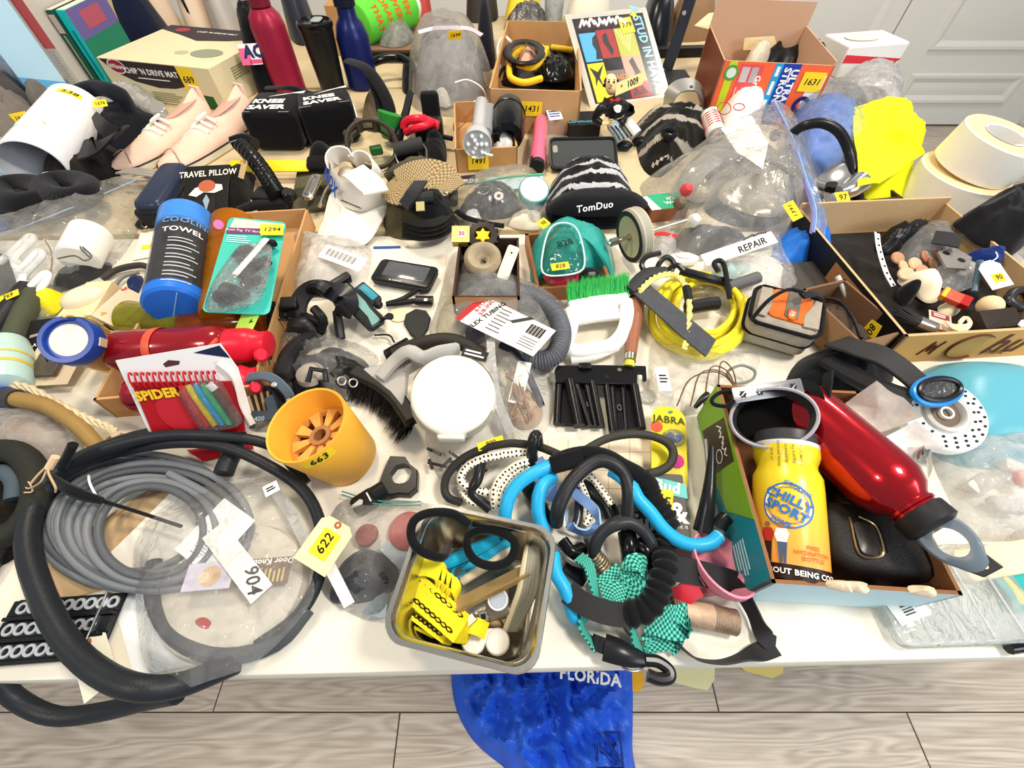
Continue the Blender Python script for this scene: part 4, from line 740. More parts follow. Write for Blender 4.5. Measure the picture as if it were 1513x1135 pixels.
R3=lambda q,z:[(x+.012,y,z) for x,y in q]; mb.loft([R3(ic,-.004),R3(oc,-.006),R3(oc,.005),R3([(x*.9,y*.9) for x,y in oc],.007),R3(ic,.007),R3(ic,-.004)],M); part(t,'cap_loop',mb,LP,ang=40)
mb=MB(); mb.prism([(.034,-.014),(.05,-.004),(.05,.014),(.03,.012)],-.005,.004,M); part(t,'loop_corner',mb,mat('#2b2e33',.4),.001); part(t,'rivet',MB().cyl(.002,.004,.005,M@TR(.044,.004,0),12),mat('#c9b178',.3,.8))
A,B=P(1212,788,.056),P(1372,812,.056); M=fr((A+B)/2,B-A,V((0,-.05,1))); t=thing('hard_case','black textured hard case with a wire clip at the front of the carton','case',(A+B)/2-V((0,0,.05)))
bc=mat('#1a1614',.55,0,.25,500); mb=MB(); lx=(B-A).length; mb.rbox(lx,.078,-.05,.014,.026,M,.012,6); part(t,'case_body',mb,bc,ang=50); part(t,'clip_plate',MB().rbox(.022,.036,.0135,.0165,.006,M@TR(-.018,-.004,0),.001),mat('#33302e',.3)); part(t,'clip_wire',MB().tube([M@V(p) for p in ((-.03,.018,.015),(-.031,-.022,.016),(-.012,-.022,.02),(-.008,-.01,.022),(-.01,.01,.022),(-.022,.019,.018))],.0012,6),mat('#8a7a5a',.3,.9)); part(t,'groove',MB().box(.0,-.016,.0138,.0012,.012,.0145,M),INK)
t=thing('neoprene_sleeve','black neoprene sleeve with an open mouth at the carton corner','sleeve',P(1140,640,.06)); M=frz(P(1141,618,.112),(CAM-P(1138,640,.112))+V((.0,.0,.1)),V((1,.1,0)))
part(t,'sleeve_wall',MB().lathe([(.034,-.055),(.042,-.03),(.045,0),(.0455,.006),(.043,.008),(.041,.004),(.038,-.02),(.03,-.045)],M,40,sx=1,sy=.78),cloth('#19191c'),ang=60); part(t,'grey_edge',MB().tube([M@V((.0445*math.cos(a),.0347*math.sin(a),.008)) for a in [k*math.pi/8 for k in range(16)]],.0022,6,True),mat('#a9a6ac',.8)); part(t,'lining',MB().lathe([(.037,-.02),(.037,-.022)],M,36,sy=.78),mat('#060606',1))
t=thing('perforated_strap','grey perforated metal strap with star holes on top of the sleeve','strap',P(1130,570,.12)); A,B=P(1082,585,.125),P(1185,570,.128); M=fr(A,B-A,V((0,-.5,1))); l=(B-A).length
part(t,'strap_plate',MB().rbox(l,.0185,0,.0016,.002,M@TR(l/2,0,0),.0004),mat('#8b898c',.35,.7))
for k in range(4):
	Mk=M@TR(l*(.14+.24*k),0,.0018); part(t,'star_hole',MB().prism([((.0034 if q%2 else .0052)*math.cos(q*math.pi/6),(.0034 if q%2 else .0052)*math.sin(q*math.pi/6)) for q in range(12)],0,.0004,Mk),INK); part(t,'hole_bar',MB().box(-.003,-.0006,.0004,.003,.0006,.0007,Mk@RZ(40)),mat('#b5b3b6',.35,.7))
part(t,'end_hook',MB().tube(Ws([(1083,580,.125),(1065,580,.12),(1052,590,.118),(1056,598,.118),(1075,600,.12),(1085,592,.124)]),.0025,8),BFAB)
part(t,'strap_tail',MB().ribbon(Ws([(1185,566,.128),(1203,575,.13),(1215,600,.12),(1222,570,.128),(1224,550,.13)]),.012,.003,[(0,-.4,1),(-.4,-.4,1),(-1,-.2,.3),(-1,0,.3),(-1,0,.3)]),BFAB)
def sheet(name,label,cat,poly,mm,amp=.002,th=.0005,ns=40,base=0,lines=None,edge=.001):
	"""thin limp sheet: poly of (x,y,h) pixels"""
	pts=Ws(poly); c=sum(pts,V())/len(pts); o=lin(pts,6); n=len(o); mb=MB(); rs=[]
	for k in range(7): rs.append([c.lerp(p,k/6)+V((0,0,amp*noise.noise((c.lerp(p,k/6))*ns))) for p in o])
	b=mb.vs([c]+[p for r in rs[1:] for p in r]); n_=n
	for k in range(n): mb.fc(b,b+1+k,b+1+(k+1)%n)
	for a in range(5):
		for k in range(n): q=(k+1)%n; mb.fc(b+1+a*n+k,b+1+(a+1)*n+k,b+1+(a+1)*n+q,b+1+a*n+q)
	top=len(mb.v); F=list(mb.f); mb.vs([p-V((0,0,th)) for p in mb.v]); 
	for f in F: mb.fc(*[i+top for i in reversed(f)])
	for k in range(n): q=(k+1)%n; i=1+5*n; mb.fc(i+k,i+q,top+i+q,top+i+k)
	return solo(name,label,cat,mb,mm)
sheet('receipt','crumpled printed receipt sticking up behind the red bottle, left piece','paper',[(1253,592,.10),(1298,560,.135),(1332,590,.12),(1360,618,.11),(1290,642,.085),(1270,620,.09)],mat('#bcb5ab',.7,0,0,1,.25,140),.012)
sheet('receipt','crumpled printed receipt over the carton rim, right piece','paper',[(1300,650,.095),(1352,622,.11),(1395,662,.10),(1345,678,.085),(1318,690,.085)],mat('#cfcbc8',.7,0,0,1,.25,140),.01)
solo('chrome_band','curved chrome metal band on the right wall of the open carton','band',MB().ribbon(Ws([(1352,700,.05),(1358,680,.085),(1362,665,.095),(1372,672,.095),(1374,700,.06)]),.012,.0012,V((.5,-.6,.6))),STEEL)
solo('dark_gadget','olive black camera gadget under the red bottle in the carton','gadget',MB().rbox(.07,.055,0,.045,.014,fr(P(1250,720,.012),V((1,-.4,0))),.008),mat('#17150f',.4)); solo('tin_cap','small chrome cap between bottle and hard case in the carton','cap',MB().cyl(.009,0,.012,TR(*P(1262,765,.05)),20,.002),STEEL)
cord('curling_handle','black tapered handle standing beside the open carton','' or [(1052,660,.06),(1050,700,.05),(1046,740,.04),(1038,785,.02)],.0085,HK,cat='handle',rf=lambda s:.45+.9*s,n=12)
cord('grey_rod','thin grey rod lying beside the yellow earphone card','' or [(1043,650,.03),(1046,690,.03),(1050,720,.03)],.003,mat('#9b9a97',.4,.4),cat='rod')
cord('black_connector','black plug at the end of the blue tube by the carton','' or [(1062,780,.03),(1068,770,.034),(1074,764,.036)],.009,HK,cat='plug')
def hang(name,label,cat,bl,br,tl,hs,m,r=.012):
	a,b,c=[P(*q,h) for q,h in zip((bl,br,tl),hs)]; f=Fc(a,b-a,c-a); t=thing(name,label,cat,a); part(t,'card',MB().prism([(x+f.L/2,y+f.W/2) for x,y in rrect(f.L,f.W,r)],0,.0012,f.M0),m); return t,f
t,f=hang('earphone_pack','yellow rounded earphone blister card with the title JABRA','pack',(962,728),(1017,736),(985,603),(.012,.012,.03),mat('#e3d31c',.4),.02)
f.text(t,'title','JABRA',.5,.83,.0155,mat('#3a3a10',.5),0,.003,bold=.01); part(t,'bird_logo',MB().prism([(-.004,.0),(0,-.002),(.004,.001),(.002,.003),(-.001,.002)],.0014,.0018,f.M(.55,.93)),mat('#3d7f86',.5))
part(t,'red_badge',MB().prism(circ(.0085,20),.0014,.0018,f.M(.14,.74)),mat('#e0522f',.5)); part(t,'blister',MB().lathe([(.016,0),(.015,.006),(.011,.009),(.004,.01)],f.M(.62,.62,.0012),28,sy=.8),film(haze=.15)); part(t,'earpiece',MB().tube([f.M(.5,.64)@V((0,0,.004)),f.M(.66,.6)@V((0,0,.006)),f.M(.78,.64)@V((0,0,.004))],.0045,8),mat('#1f4f9a',.3)); part(t,'earpiece',MB().tube([f.M(.42,.62)@V((0,0,.004)),f.M(.55,.66)@V((0,0,.005))],.004,8),mat('#55585c',.4))
part(t,'pink_badge',MB().prism(circ(.010,24),.0014,.0018,f.M(.7,.37)),mat('#c3187b',.5)); f.lines(t,'small_print',.35,.06,.9,.22,4,mat('#6a6414',.6),.0016)
t,f=hang('earphone_pack','black earphone box with teal band reading EarBud and yellow sticker','pack',(932,806),(1020,812),(946,700),(.014,.014,.03),mat('#46433f',.45),.003)
f.poly(t,'teal_band',[(0,.80),(1.04,.66),(1.04,.86),(0.02,1.02)],mat('#55b9b6',.4),.0014,.0006); f.text(t,'title','EarBud',.5,.83,.02,WHT,-8,.0026,bold=.03); f.text(t,'print','&',.85,.45,.035,WHT,0,.0018,bold=.03); f.text(t,'print','Fun',.25,.3,.024,WHT,0,.0018,bold=.04); f.text(t,'print','want it',.85,.28,.007,WHT,0,.0018); f.text(t,'print','soft',.15,.48,.009,WHT,0,.0018)
lot(t,f.M(.6,.6,.0022,-8),.024,.032,'95',size=.02)
t=thing('plastic_bag','clear bag of thin wires above the yellow earphone card','bag',P(1030,560,0))
for k in range(4): cord('thin_wire','thin dark copper wire inside the clear bag by the earphone card',[(1000+20*k,600,.02),(1020+15*k,560-8*k,.03),(1060+8*k,550,.03),(1085,575+4*k,.02),(1060,600,.016)],.0011,mat('#6b4a33',.5),cat='wire',group='thin wires in the clear bag',n=6)
cord('lens_ring','clear grey lens ring inside the bag left of the camera case','' or [(1075,550,.025),(1095,540,.028),(1115,548,.026),(1110,562,.022),(1085,566,.02)],.0022,mat('#777a70',.2),cat='ring',closed=True)
f=Fc(P(974,578,.03),P(993,578,.03)-P(974,578,.03),P(975,543,.034)-P(974,578,.03)); tg=thing('price_tag','small white price tag inside the clear bag by the earphone card','tag',f.o); part(tg,'tag_card',MB().prism([(x+f.L/2,y+f.W/2) for x,y in rrect(f.L,f.W,.003)],0,.0005,f.M0),WHT); f.lines(tg,'small_print',.2,.3,.9,.7,3,INK)
part(t,'bag_film',MB(0).dome(Ws([(965,610),(958,540),(965,505),(1000,500),(1060,520),(1115,520),(1120,545),(1085,590),(1040,610)]),.03,0,14,64,2.2,.008,26,'crumple'),bag)
solo('clear_lens','round clear plastic dome lens beside the black hinge','lens',MB().lathe([(.013,0),(.012,.006),(.006,.009)],TR(*P(955,588,.001)),24),film(haze=.3)); cord('black_plug','small black earphone plug at the top right of the yellow card','' or [(1027,602,.03),(1038,590,.034),(1046,585,.034)],.006,HK,cat='plug',rf=lambda s:.5+.7*s)
t=thing('foot_massager','pale teal rounded appliance with a white perforated disc','appliance',P(1440,600,0)); TEAL=mat('#5aa3b6',.3)
mb=MB(); mb.dome(Ws([(1352,560),(1385,540),(1440,538),(1500,548),(1560,590),(1570,660),(1510,690),(1420,690),(1365,660),(1345,610)]),.055,0,14,64,3.2); part(t,'shell',mb,TEAL,ang=60)
pc_=P(1394,612,.056); M=frz(pc_,V((-.12,-.28,1))); part(t,'white_disc',MB().lathe([(.0535,-.01),(.0525,-.001),(.05,.002),(.030,.004),(.029,.001),(.024,0)],M,48),mat('#eef0ee',.35)); part(t,'socket',MB().lathe([(.024,.0),(.026,.007),(.022,.009),(.019,.004),(.018,-.004),(.004,-.005)],M,36),mat('#d9d5cc',.35)); part(t,'socket_floor',MB().cyl(.018,.0,.002,M,24),mat('#6d5a4d',.5)); part(t,'jet_ring',MB().lathe([(.006,.002),(.0085,.002),(.0085,.007),(.006,.007)],M,20),mat('#e9e5da',.3))
mb=MB()
for rr_,n in ((.034,16),(.040,20),(.046,22)):
	for k in range(n): a=2*math.pi*(k+.5*(rr_>.04))/n; mb.cyl(.0019,.003,.0044,M@TR(rr_*math.cos(a),rr_*math.sin(a),-(rr_-.03)*.1+.0006),8)
part(t,'vent_holes',mb,INK,kind='stuff')
t=thing('swim_goggles','black rubber strap with blue-rimmed oval lens resting on the teal appliance','goggles',P(1340,560,.06)); 
part(t,'strap',MB().ribbon(Ws([(1235,505,.05),(1270,515,.07),(1310,530,.085),(1350,560,.09),(1368,580,.088)]),.042,.006,[(0,-.3,1),(.1,-.5,1),(.1,-.5,1),(.1,-.4,1),(.1,-.4,1)],wf=lambda s:1.1-.35*s),mat('#2b2a2c',.55),.002)
part(t,'strap',MB().tube(Ws([(1225,535,.04),(1270,560,.06),(1310,578,.075),(1345,590,.08)]),.02,12,fl=.5),mat('#111318',.5))
M=frz(P(1384,578,.092),V((.1,-.5,1)),V((1,.1,.1))); part(t,'lens_rim',MB().tube([M@V((.034*math.cos(a),.017*math.sin(a),0)) for a in [k*math.pi/10 for k in range(20)]],.0042,8,True),mat('#1e88dc',.3)); part(t,'inner_frame',MB().tube([M@V((.03*math.cos(a),.014*math.sin(a)+.002,.004)) for a in [k*math.pi/10 for k in range(20)]],.0035,8,True),mat('#17181c',.3)); part(t,'lens',MB().lathe([(.028,.003),(.001,.006)],M,30,sy=.45),film('#5b6064',.1))
t=thing('plastic_bag','big clear bag in front of the teal appliance at the right','bag',P(1450,700,0)); part(t,'bag_film',MB(0).dome(Ws([(1380,690),(1375,655),(1420,640),(1520,635),(1570,680),(1570,800),(1500,800),(1430,795),(1405,745)]),.06,0,16,70,2.2,.012,18,'crumple'),film(haze=.42))
for k,(x,y) in enumerate(((1440,720),(1480,750),(1500,700))): solo('plastic_fitting',('left','middle','right')[k]+' pale plastic fitting inside the big clear bag before the teal appliance','fitting',MB().rbox(.04,.02,0,.014,.005,fr(P(x,y,.012),V((1,.5-k*.6,0))),.003),mat('#cfc8c2',.5),group='fittings in the right clear bag')
solo('red_cap','small coral red cap inside the clear bag at the right edge','cap',MB().cyl(.012,0,.014,TR(*P(1508,712,.02)),20,.002),mat('#d85a48',.5))
A,B=P(1418,838,.012),P(1570,812,.012); M=fr(A,B-A); solo('cream_lid','cream plastic lid strip behind the flat clear pack','lid',MB().rbox((B-A).length,.035,-.01,.004,.006,M@TR((B-A).length/2,0,0),.002),mat('#ecd8b0',.5))
t=thing('clear_pack','flat clear plastic pack with barcode at the right table edge','pack',P(1400,900,0)); A,B=P(1330,958,.012),P(1560,950,.012); M=fr(A,B-A); l=(B-A).length
part(t,'pack_film',MB().rbox(l,.105,-.009,.005,.012,M@TR(l/2,.052,0),.004),film(haze=.34,bstr=.2,white='#e8eef0'))
for k in range(4): part(t,'cell_ridge',MB().rbox(.0015,.09,.005,.0075,.0005,M@TR(l*(.2+.2*k),.05,0),.0004),film(haze=.5,bstr=.1))
f=Fc(M@V((.008,.02,.0062)),M.to_3x3()@V((.04,.01,0)),M.to_3x3()@V((-.008,.06,0))); f.rect(t,'paper_label',0,0,1,1,mat('#d9dcd8',.6)); mb=MB()
for k in range(16): mb.box(f.L*.3,f.W*(.1+.045*k),.0008,f.L*.62,f.W*(.1+.045*k+.012+.02*random.random()),.001,f.M0)
part(t,'barcode',mb,mat('#3d3f42',.6))
f=Fc(P(1510,905,.012),P(1545,900,.012)-P(1510,905,.012),P(1483,845,.012)-P(1510,905,.012)); f.rect(t,'teal_label',-.1,0,1.3,1,mat('#2fa3a0',.4)); f.poly(t,'yellow_hand',[(.1,.2),(.4,.1),(.6,.4),(.4,.85),(.2,.8),(.25,.5)],mat('#e9d23f',.4),.0008)
cord('black_stub','black stub poking from the flat clear pack at the right edge','' or [(1490,958,.01),(1530,952,.01)],.006,BGL,cat='plug',sm=1)
# ================= cardboard box at the right
H2=.065; BKF=mat('#0f0d14',.5)
M,L,W=quadM((1338,498),(1620,482),(1262,305),H2); M=M@TR(0,0,.001); MW,LW,WW=M,L,W
t=thing('open_carton','wide cardboard box with black printed side full of small hardware','box',M@V((L/2,W/2,0))); ws=carton(t,M,L,W,H2,mat('#c99a58',.7,0,.1,150,.12,14),mat('#c9a679',.8,0,.1,150,.12,14),.005,(H2,H2,H2+.012,H2)); ws[3].data.materials[0]=BKF
f=Fc(M@V((0,W,0)),M.to_3x3()@V((0,-W,0)),M.to_3x3()@V((0,0,H2))); f.rect(ws[3],'kraft_patch',.45,.15,.75,.85,mat('#9a6a40',.7)); lot(ws[3],f.M(.86,.4,.001,-75),.036,.03,'801',size=.022)
ff=Fc(M@V((0,0,0)),M.to_3x3()@V((L,0,0)),M.to_3x3()@V((0,0,H2))); CH_=mat('#5a2f14',.7); mb=MB(); mb.tube([ff.M(.42+.11*math.cos(a),.5+.42*math.sin(a),.001).translation for a in [math.radians(50+d*28) for d in range(10)]],.003,6,fl=.3); part(ws[0],'printed_letter',mb,CH_)
ff.text(ws[0],'print','hu',.62,.5,.06,CH_,0,.001,bold=.02,shear=.3); ff.text(ws[0],'print','Print',.6,.22,.02,CH_,0,.001,shear=.3); scrib(ws[0],ff,.17,.3,.25,.75,7,CH_,.0012)
zr=zm(1280,300,.21143); Zr=lambda L_,h=0: Ws(L_,h,zr)
bx_=.008
t=thing('plastic_bag','clear bag of tan and copper discs in the wide cardboard box','bag',P(*zr(330,450),.03))
for k,(x,y,c) in enumerate(((210,390,'#b98a6a'),(245,450,'#d9b48a'),(400,380,'#b9795a'),(450,430,'#c08a68'),(330,430,'#d8b593'),(480,360,'#a5705a'),(380,480,'#c79a7c'),(270,500,'#d8bb98'))):
	solo('wooden_disc','tan disc inside the clear bag in the wide cardboard box','disc',MB().cyl(.0125,0,.006,frz(P(*zr(x,y),.03+.004*(k%3)),V((random.uniform(-.6,.6),-.5,1))),22,.002),mat(c,.6,0,.1,90,.15,60),group='tan discs in the clear bag')
part(t,'bag_film',MB(0).dome(Zr([(150,420),(180,300),(320,210),(480,230),(560,350),(560,470),(470,540),(300,560),(200,530)]),.05,.012,14,60,2.2,.012,22,'crumple'),film(haze=.22))
t=thing('punched_strip','white plastic strip with a row of punched holes inside the wide box','strip',P(*zr(120,400),.05)); ps=Zr([(75,210,.07),(85,300,.066),(110,400,.06),(145,500,.05),(190,580,.04)]); part(t,'strip',MB().ribbon(ps,.011,.0012,V((.2,-.4,1))),WHT)
for k in range(9): s=k/8*3.9; i=min(int(s),3); p=ps[i].lerp(ps[i+1],s-i)+V((0,-.0003,.001)); part(t,'punched_hole',MB().cyl(.0022,0,.0005,frz(p,V((.2,-.4,1))),10),INK)
t=thing('paint_brush','grey bristled brush with silver ferrule in the wide cardboard box','brush',P(*zr(280,800),.03)); a,b=P(*zr(470,880),.03),P(*zr(350,830),.036); part(t,'ferrule',MB().tube([a,b],.011,18,sm=1),mat('#bdbab6',.25,.9)); part(t,'handle',MB().tube([P(*zr(590,910),.026),a],.0085,14,sm=1),mat('#e09a58',.5))
mb=MB(); d=(b-a).normalized(); e1=d.orthogonal().normalized(); e2=d.cross(e1)
for k in range(420):
	an=random.uniform(0,6.28); q=.0105*math.sqrt(random.random()); o1=e1*math.cos(an)+e2*math.sin(an); p=b+o1*q; e=p+d*random.uniform(.03,.05)+o1*q*.6+V((0,0,random.uniform(-.004,.006))); x=d.cross(o1)*.0008; i=mb.vs([p-x,p+x,e]); mb.fc(i,i+1,i+2)
part(t,'bristles',mb,mat('#3c3a3c',.7),kind='stuff',flat=True)
def lump(name,label,cat,pts,h,m,f=ID,base=.001,amp=.006,ns=40,p=2.4,kind='fold',group=None,edge=0,rings=10,n=48,**k): return solo(name,label,cat,MB().dome(Ws(pts,base,f),h,base,rings,n,p,amp,ns,kind,edge=edge,**k),m,group=group,ang=60)
lump('black_grip','black rubber grip in the front left corner of the wide box','grip',[(215,610),(270,580),(315,620),(320,690),(260,720),(215,670)],.03,BFAB,zr,.02)
lump('clear_wrapper','clear crinkled plastic behind the red packet in the wide box','wrapper',[(460,480),(560,430),(740,460),(770,560),(640,620),(490,570)],.03,film(haze=.45),zr,.02,.012,kind='crumple')
t=thing('grey_plate','grey metal plate with dark holes under the black pouch in the wide box','plate',P(*zr(620,380),.05)); q=Ws([(500,340),(620,310),(740,380),(700,460),(560,450)],.06,zr); part(t,'plate',MB().prism([(p.x,p.y) for p in q],T+.056,T+.06),mat('#8f8b86',.4,.4)); [part(t,'plate_hole',MB().cyl(.006,0,.0006,TR(*P(*zr(x,y),.0602)),14),INK) for x,y in ((560,350),(665,400))]
lump('cream_cloth','cream crumpled cloth in the middle of the wide cardboard box','cloth',[(215,540),(400,500),(480,590),(500,680),(420,700),(330,640)],.03,mat('#efe2c6',.8),zr,.02)
A,B=P(*zr(510,640),.05),P(*zr(700,720),.05); M=fr(A,B-A,V((0,-.3,1))); t=thing('red_packet','red and yellow small packet in the wide cardboard box','packet',A); l=(B-A).length; part(t,'packet_body',MB().rbox(l,.022,0,.01,.002,M@TR(l/2,0,0),.001),mat('#e2553c',.4)); part(t,'yellow_end',MB().cb(.006,.0225,.0105,M,(.004,0,.005)),mat('#f0b92c',.4)); part(t,'red_end',MB().cb(.012,.0225,.0105,M,(l-.006,0,.005)),mat('#a81418',.4))
lump('tape_roll','cream ring of tape beside the red packet in the wide box','roll',[(500,730),(560,700),(640,710),(650,760),(580,800),(515,780)],.02,mat('#e9dcb4',.5),zr,.03,.002)
t=thing('cord_hank','hank of cream cord hanging at the front of the wide box','cord',P(*zr(660,840),.04))
for k in range(4): part(t,'cord_loop',MB().tube(Zr([(560+10*k,830+8*k,.045),(610+18*k,880-8*k,.05),(690+8*k,890-14*k,.052),(730-6*k,840-8*k,.052),(700-6*k,800,.05),(650,850-6*k,.05)]),.0022,6),mat('#eadcb8',.7))
sheet('seed_packet','flat printed packet lying beside the brush in the wide box','packet',[(320,720,.045),(385,700,.05),(520,790,.045),(590,880,.03),(480,860,.035)],mat('#d8b8a0',.4),.001) if 0 else None
f=Fc(P(*zr(440,860),.038),P(*zr(600,910),.036)-P(*zr(440,860),.038),P(*zr(330,735),.042)-P(*zr(440,860),.038)); t=thing('flat_packet','clear packet printed with red label beside the brush','packet',f.o); f.rect(t,'packet_film',0,0,1,1,mat('#d9bfa8',.3)); f.rect(t,'red_label',.1,.62,.9,.95,mat('#8d3038',.5),.0008); f.lines(t,'small_print',.2,.68,.85,.9,2,WHT,.0012)
t=thing('leather_case','small dark brown case with a white tab in the wide box','case',P(*zr(920,820),.02)); A,B=P(*zr(800,880),.05),P(*zr(1060,850),.05); M=fr(A,B-A,V((0,-.4,1))); part(t,'case_body',MB().rbox((B-A).length,.032,-.03,.008,.004,M@TR((B-A).length/2,.012,0),.002),mat('#2c211b',.6)); part(t,'white_tab',MB().rbox(.014,.008,.008,.011,.002,M@TR((B-A).length*.9,-.002,0)@RZ(35),.0008),WHT)
solo('wooden_ball','pale wooden ball behind the dark brown case in the box','ball',MB().lathe([(.0175*math.sin(k*math.pi/14),-.0175*math.cos(k*math.pi/14)) for k in range(15)],TR(*P(*zr(865,720),.045)),28),mat('#e8cfa2',.5))
cord('slate_rod','slate blue thin rod leaning inside the wide box','' or [(795,400,.08),(775,500,.06),(755,620,.045)],.0045,mat('#5c7488',.4),zr,cat='rod',sm=1)
t=thing('plastic_bag','clear bag with dark coil and white price tag at the far right','bag',P(*zr(1030,560),.03)); part(t,'bag_film',MB(0).dome(Zr([(860,560),(930,420),(1020,300),(1150,280),(1250,500),(1200,720),(1000,720),(900,640)]),.05,.02,12,50,2.2,.012,24,'crumple'),bag)
cord('dark_coil','dark steel coil inside the clear bag at the far right','' or [(1000,680,.04),(1040,620,.045),(1120,620,.045),(1150,690,.04),(1080,730,.036)],.008,mat('#3f3f42',.35,.6),zr,cat='coil',closed=True)
f=Fc(P(*zr(880,610),.06),P(*zr(1030,570),.062)-P(*zr(880,610),.06),P(*zr(900,440),.075)-P(*zr(880,610),.06)); t=thing('hang_tag','white string tag with yellow sticker in the wide box','tag',f.o); part(t,'tag_card',MB().prism([(0,0),(f.L,0),(f.L,f.W*.8),(f.L*.7,f.W),(f.L*.3,f.W),(0,f.W*.8)],0,.0006,f.M0),WHT); lot(t,f.M(.55,.35,.001),.022,.016,'90'); part(t,'string',MB().tube([f.M(.5,.9).translation,P(*zr(915,380),.085),P(*zr(905,340),.09)],.001,5),WHT)
lump('black_bag','black fabric pouch slumped over the back right of the wide box','pouch',[(600,150),(700,70),(830,0),(1000,-60),(1150,-40),(1200,150),(1100,300),(980,380),(880,330),(760,290),(660,200)],.05,cloth('#17171a'),zr,.055,.02,18,rings=14,n=70)
lump('blue_cloth','navy blue cloth under the black pouch in the wide box','cloth',[(700,360),(900,340),(960,390),(880,470),(780,420)],.02,cloth('#152a6a'),zr,.05)
part(thing('webbing_strap','black webbing strap end poking from the black pouch','strap',P(*zr(560,240),.07)),'webbing',MB().ribbon(Zr([(470,240,.07),(560,250,.074),(660,270,.076)]),.03,.003,V((0,-.4,1))),WEB)
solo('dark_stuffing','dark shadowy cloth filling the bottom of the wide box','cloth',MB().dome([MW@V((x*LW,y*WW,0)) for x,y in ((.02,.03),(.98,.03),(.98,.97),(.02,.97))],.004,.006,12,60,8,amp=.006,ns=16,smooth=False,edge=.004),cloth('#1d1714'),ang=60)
lump('black_bag','black crumpled plastic at the back left inside the wide box','bag',[(60,330),(100,230),(300,180),(420,200),(300,300),(160,360)],.03,mat('#111113',.35,0,.3,90),zr,.02,.014)
# ================= camera case, dark boxes
t=thing('camera_case','orange and grey padded camera case with black piping','case',P(1180,500,0)); zs=zm(1050,260,.306)
GRY=cloth('#a49a8c'); ORG=cloth('#dd6c2e')
A,B,Cc=P(*zs(190,690),.066),P(*zs(530,785),.066),P(*zs(340,570),.07); M=fr(A,B-A,V((-.08,-.12,1))); l=(B-A).length; w=abs((M.inverted()@P(*zs(570,640),.085)).y)
bd=MB().rbox(l,.085,-.062,0,.018,M@TR(l/2,.04,0),.012,6); part(t,'case_body',bd,GRY,ang=60)
part(t,'orange_panel',MB().rbox(l*.62,.06,-.002,.0035,.012,M@TR(l*.52,.045,0),.002),ORG); part(t,'grey_stripe',MB().rbox(.02,.06,.003,.005,.003,M@TR(l*.55,.05,0),.001),cloth('#6f6a62')); part(t,'grey_flank',MB().prism([(l*.05,.012),(l*.2,.01),(l*.26,.04),(l*.22,.072),(l*.06,.07)],.0,.0045,M),GRY,.001); part(t,'grey_flank',MB().prism([(l*.95,.012),(l*.74,.01),(l*.72,.03),(l*.86,.07),(l*.95,.068)],.0,.0045,M),GRY,.001)
lg=part(t,'logo_badge',MB().rbox(.012,.022,.005,.007,.006,M@TR(l*.55,.026,0),.001),ORG); text(lg,'print','G1',M@TR(l*.55,.026,.0075)@RZ(75),.009,WHT,.02)
for z_ in (-.004,-.03): part(t,'piping',MB().tube([M@V((x+l/2,y+.04,z_)) for x,y in rrect(l+.002,.08,.018,4)],.0034,8,True,2),BFAB)
part(t,'side_cord',MB().tube(Ws([(200,690,.08),(280,600,.1),(370,550,.105),(440,560,.1)],0,zs),.003,6),BFAB); part(t,'pull_tab',MB().ribbon(Ws([(440,580,.095),(500,570,.09),(540,590,.08)],0,zs),.012,.003),BFAB)
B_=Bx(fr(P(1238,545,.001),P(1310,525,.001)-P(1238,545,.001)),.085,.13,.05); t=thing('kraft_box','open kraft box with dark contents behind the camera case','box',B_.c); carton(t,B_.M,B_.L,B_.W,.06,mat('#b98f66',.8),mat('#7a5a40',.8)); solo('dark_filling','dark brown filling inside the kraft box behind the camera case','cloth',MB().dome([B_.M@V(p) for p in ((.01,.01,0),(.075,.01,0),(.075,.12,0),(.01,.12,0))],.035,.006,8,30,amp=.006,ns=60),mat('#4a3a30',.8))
lump('black_pouch','black soft pouch in front of the kraft box','pouch',[(1160,572),(1185,530),(1240,518),(1300,532),(1318,565),(1260,592),(1195,592)],.05,cloth('#0f1014'),base=.001)
B_=Bx(fr(P(1172,450,.001),P(1275,440,.001)-P(1172,450,.001)),.12,.09,.02); t=thing('black_folder','flat dark grey folder lying between the blue cloth and wide box','folder',B_.c); B_.solid(t,'cover',mat('#3d3935',.5)); 
cord('pale_rod','pale grey flat rod leaning on the black side of the wide box','' or [(1237,408,.06),(1245,425,.05),(1258,452,.03)],.0045,mat('#c8ccca',.5),cat='rod',sm=1); cord('black_cable','black thin cable curling behind the camera case','' or [(1215,440,.04),(1240,445,.045),(1260,470,.05),(1272,500,.05)],.003,HK)
# ================= yellow extension cord bundle
t=thing('extension_cord','bundle of yellow cable coiled and tied with rope and grey strap','cord',P(1030,470,0)); YEL2=mat('#f0df33',.4)
for k in range(7):
	a=74-k*5+random.uniform(-3,3); b=62-k*4; cx_,cy_=1033+k*1.5,466-k*2; part(t,'cable_turn',MB().tube(Ws([(cx_+a*math.cos(q*math.pi/6)+(8 if 2<q<5 else 0),cy_+b*math.sin(q*math.pi/6),.012+.008*(k%4)+.006*math.sin(q+k)) for q in range(12)]),.0052,10,True,5),YEL2)
part(t,'grey_strap',MB().ribbon(Ws([(945,425,.05),(980,455,.055),(1020,490,.055),(1050,515,.04)]),.036,.003,V((.1,-.3,1))),cloth('#4d4f54'))
rp=Ws([(945,430,.055),(965,412,.06),(990,405,.062),(1008,415,.062),(1018,440,.06),(1018,480,.056),(1012,515,.045)])
for ph in (0,2.1,4.2):
	q=cr(rp,8); part(t,'rope_strand',MB().tube([p+V((math.cos(i*.9+ph)*.0028,math.sin(i*.9+ph)*.0028,math.sin(i*.9+ph)*.002)) for i,p in enumerate(q)],.0026,6,sm=1),mat('#e6d884',.7))
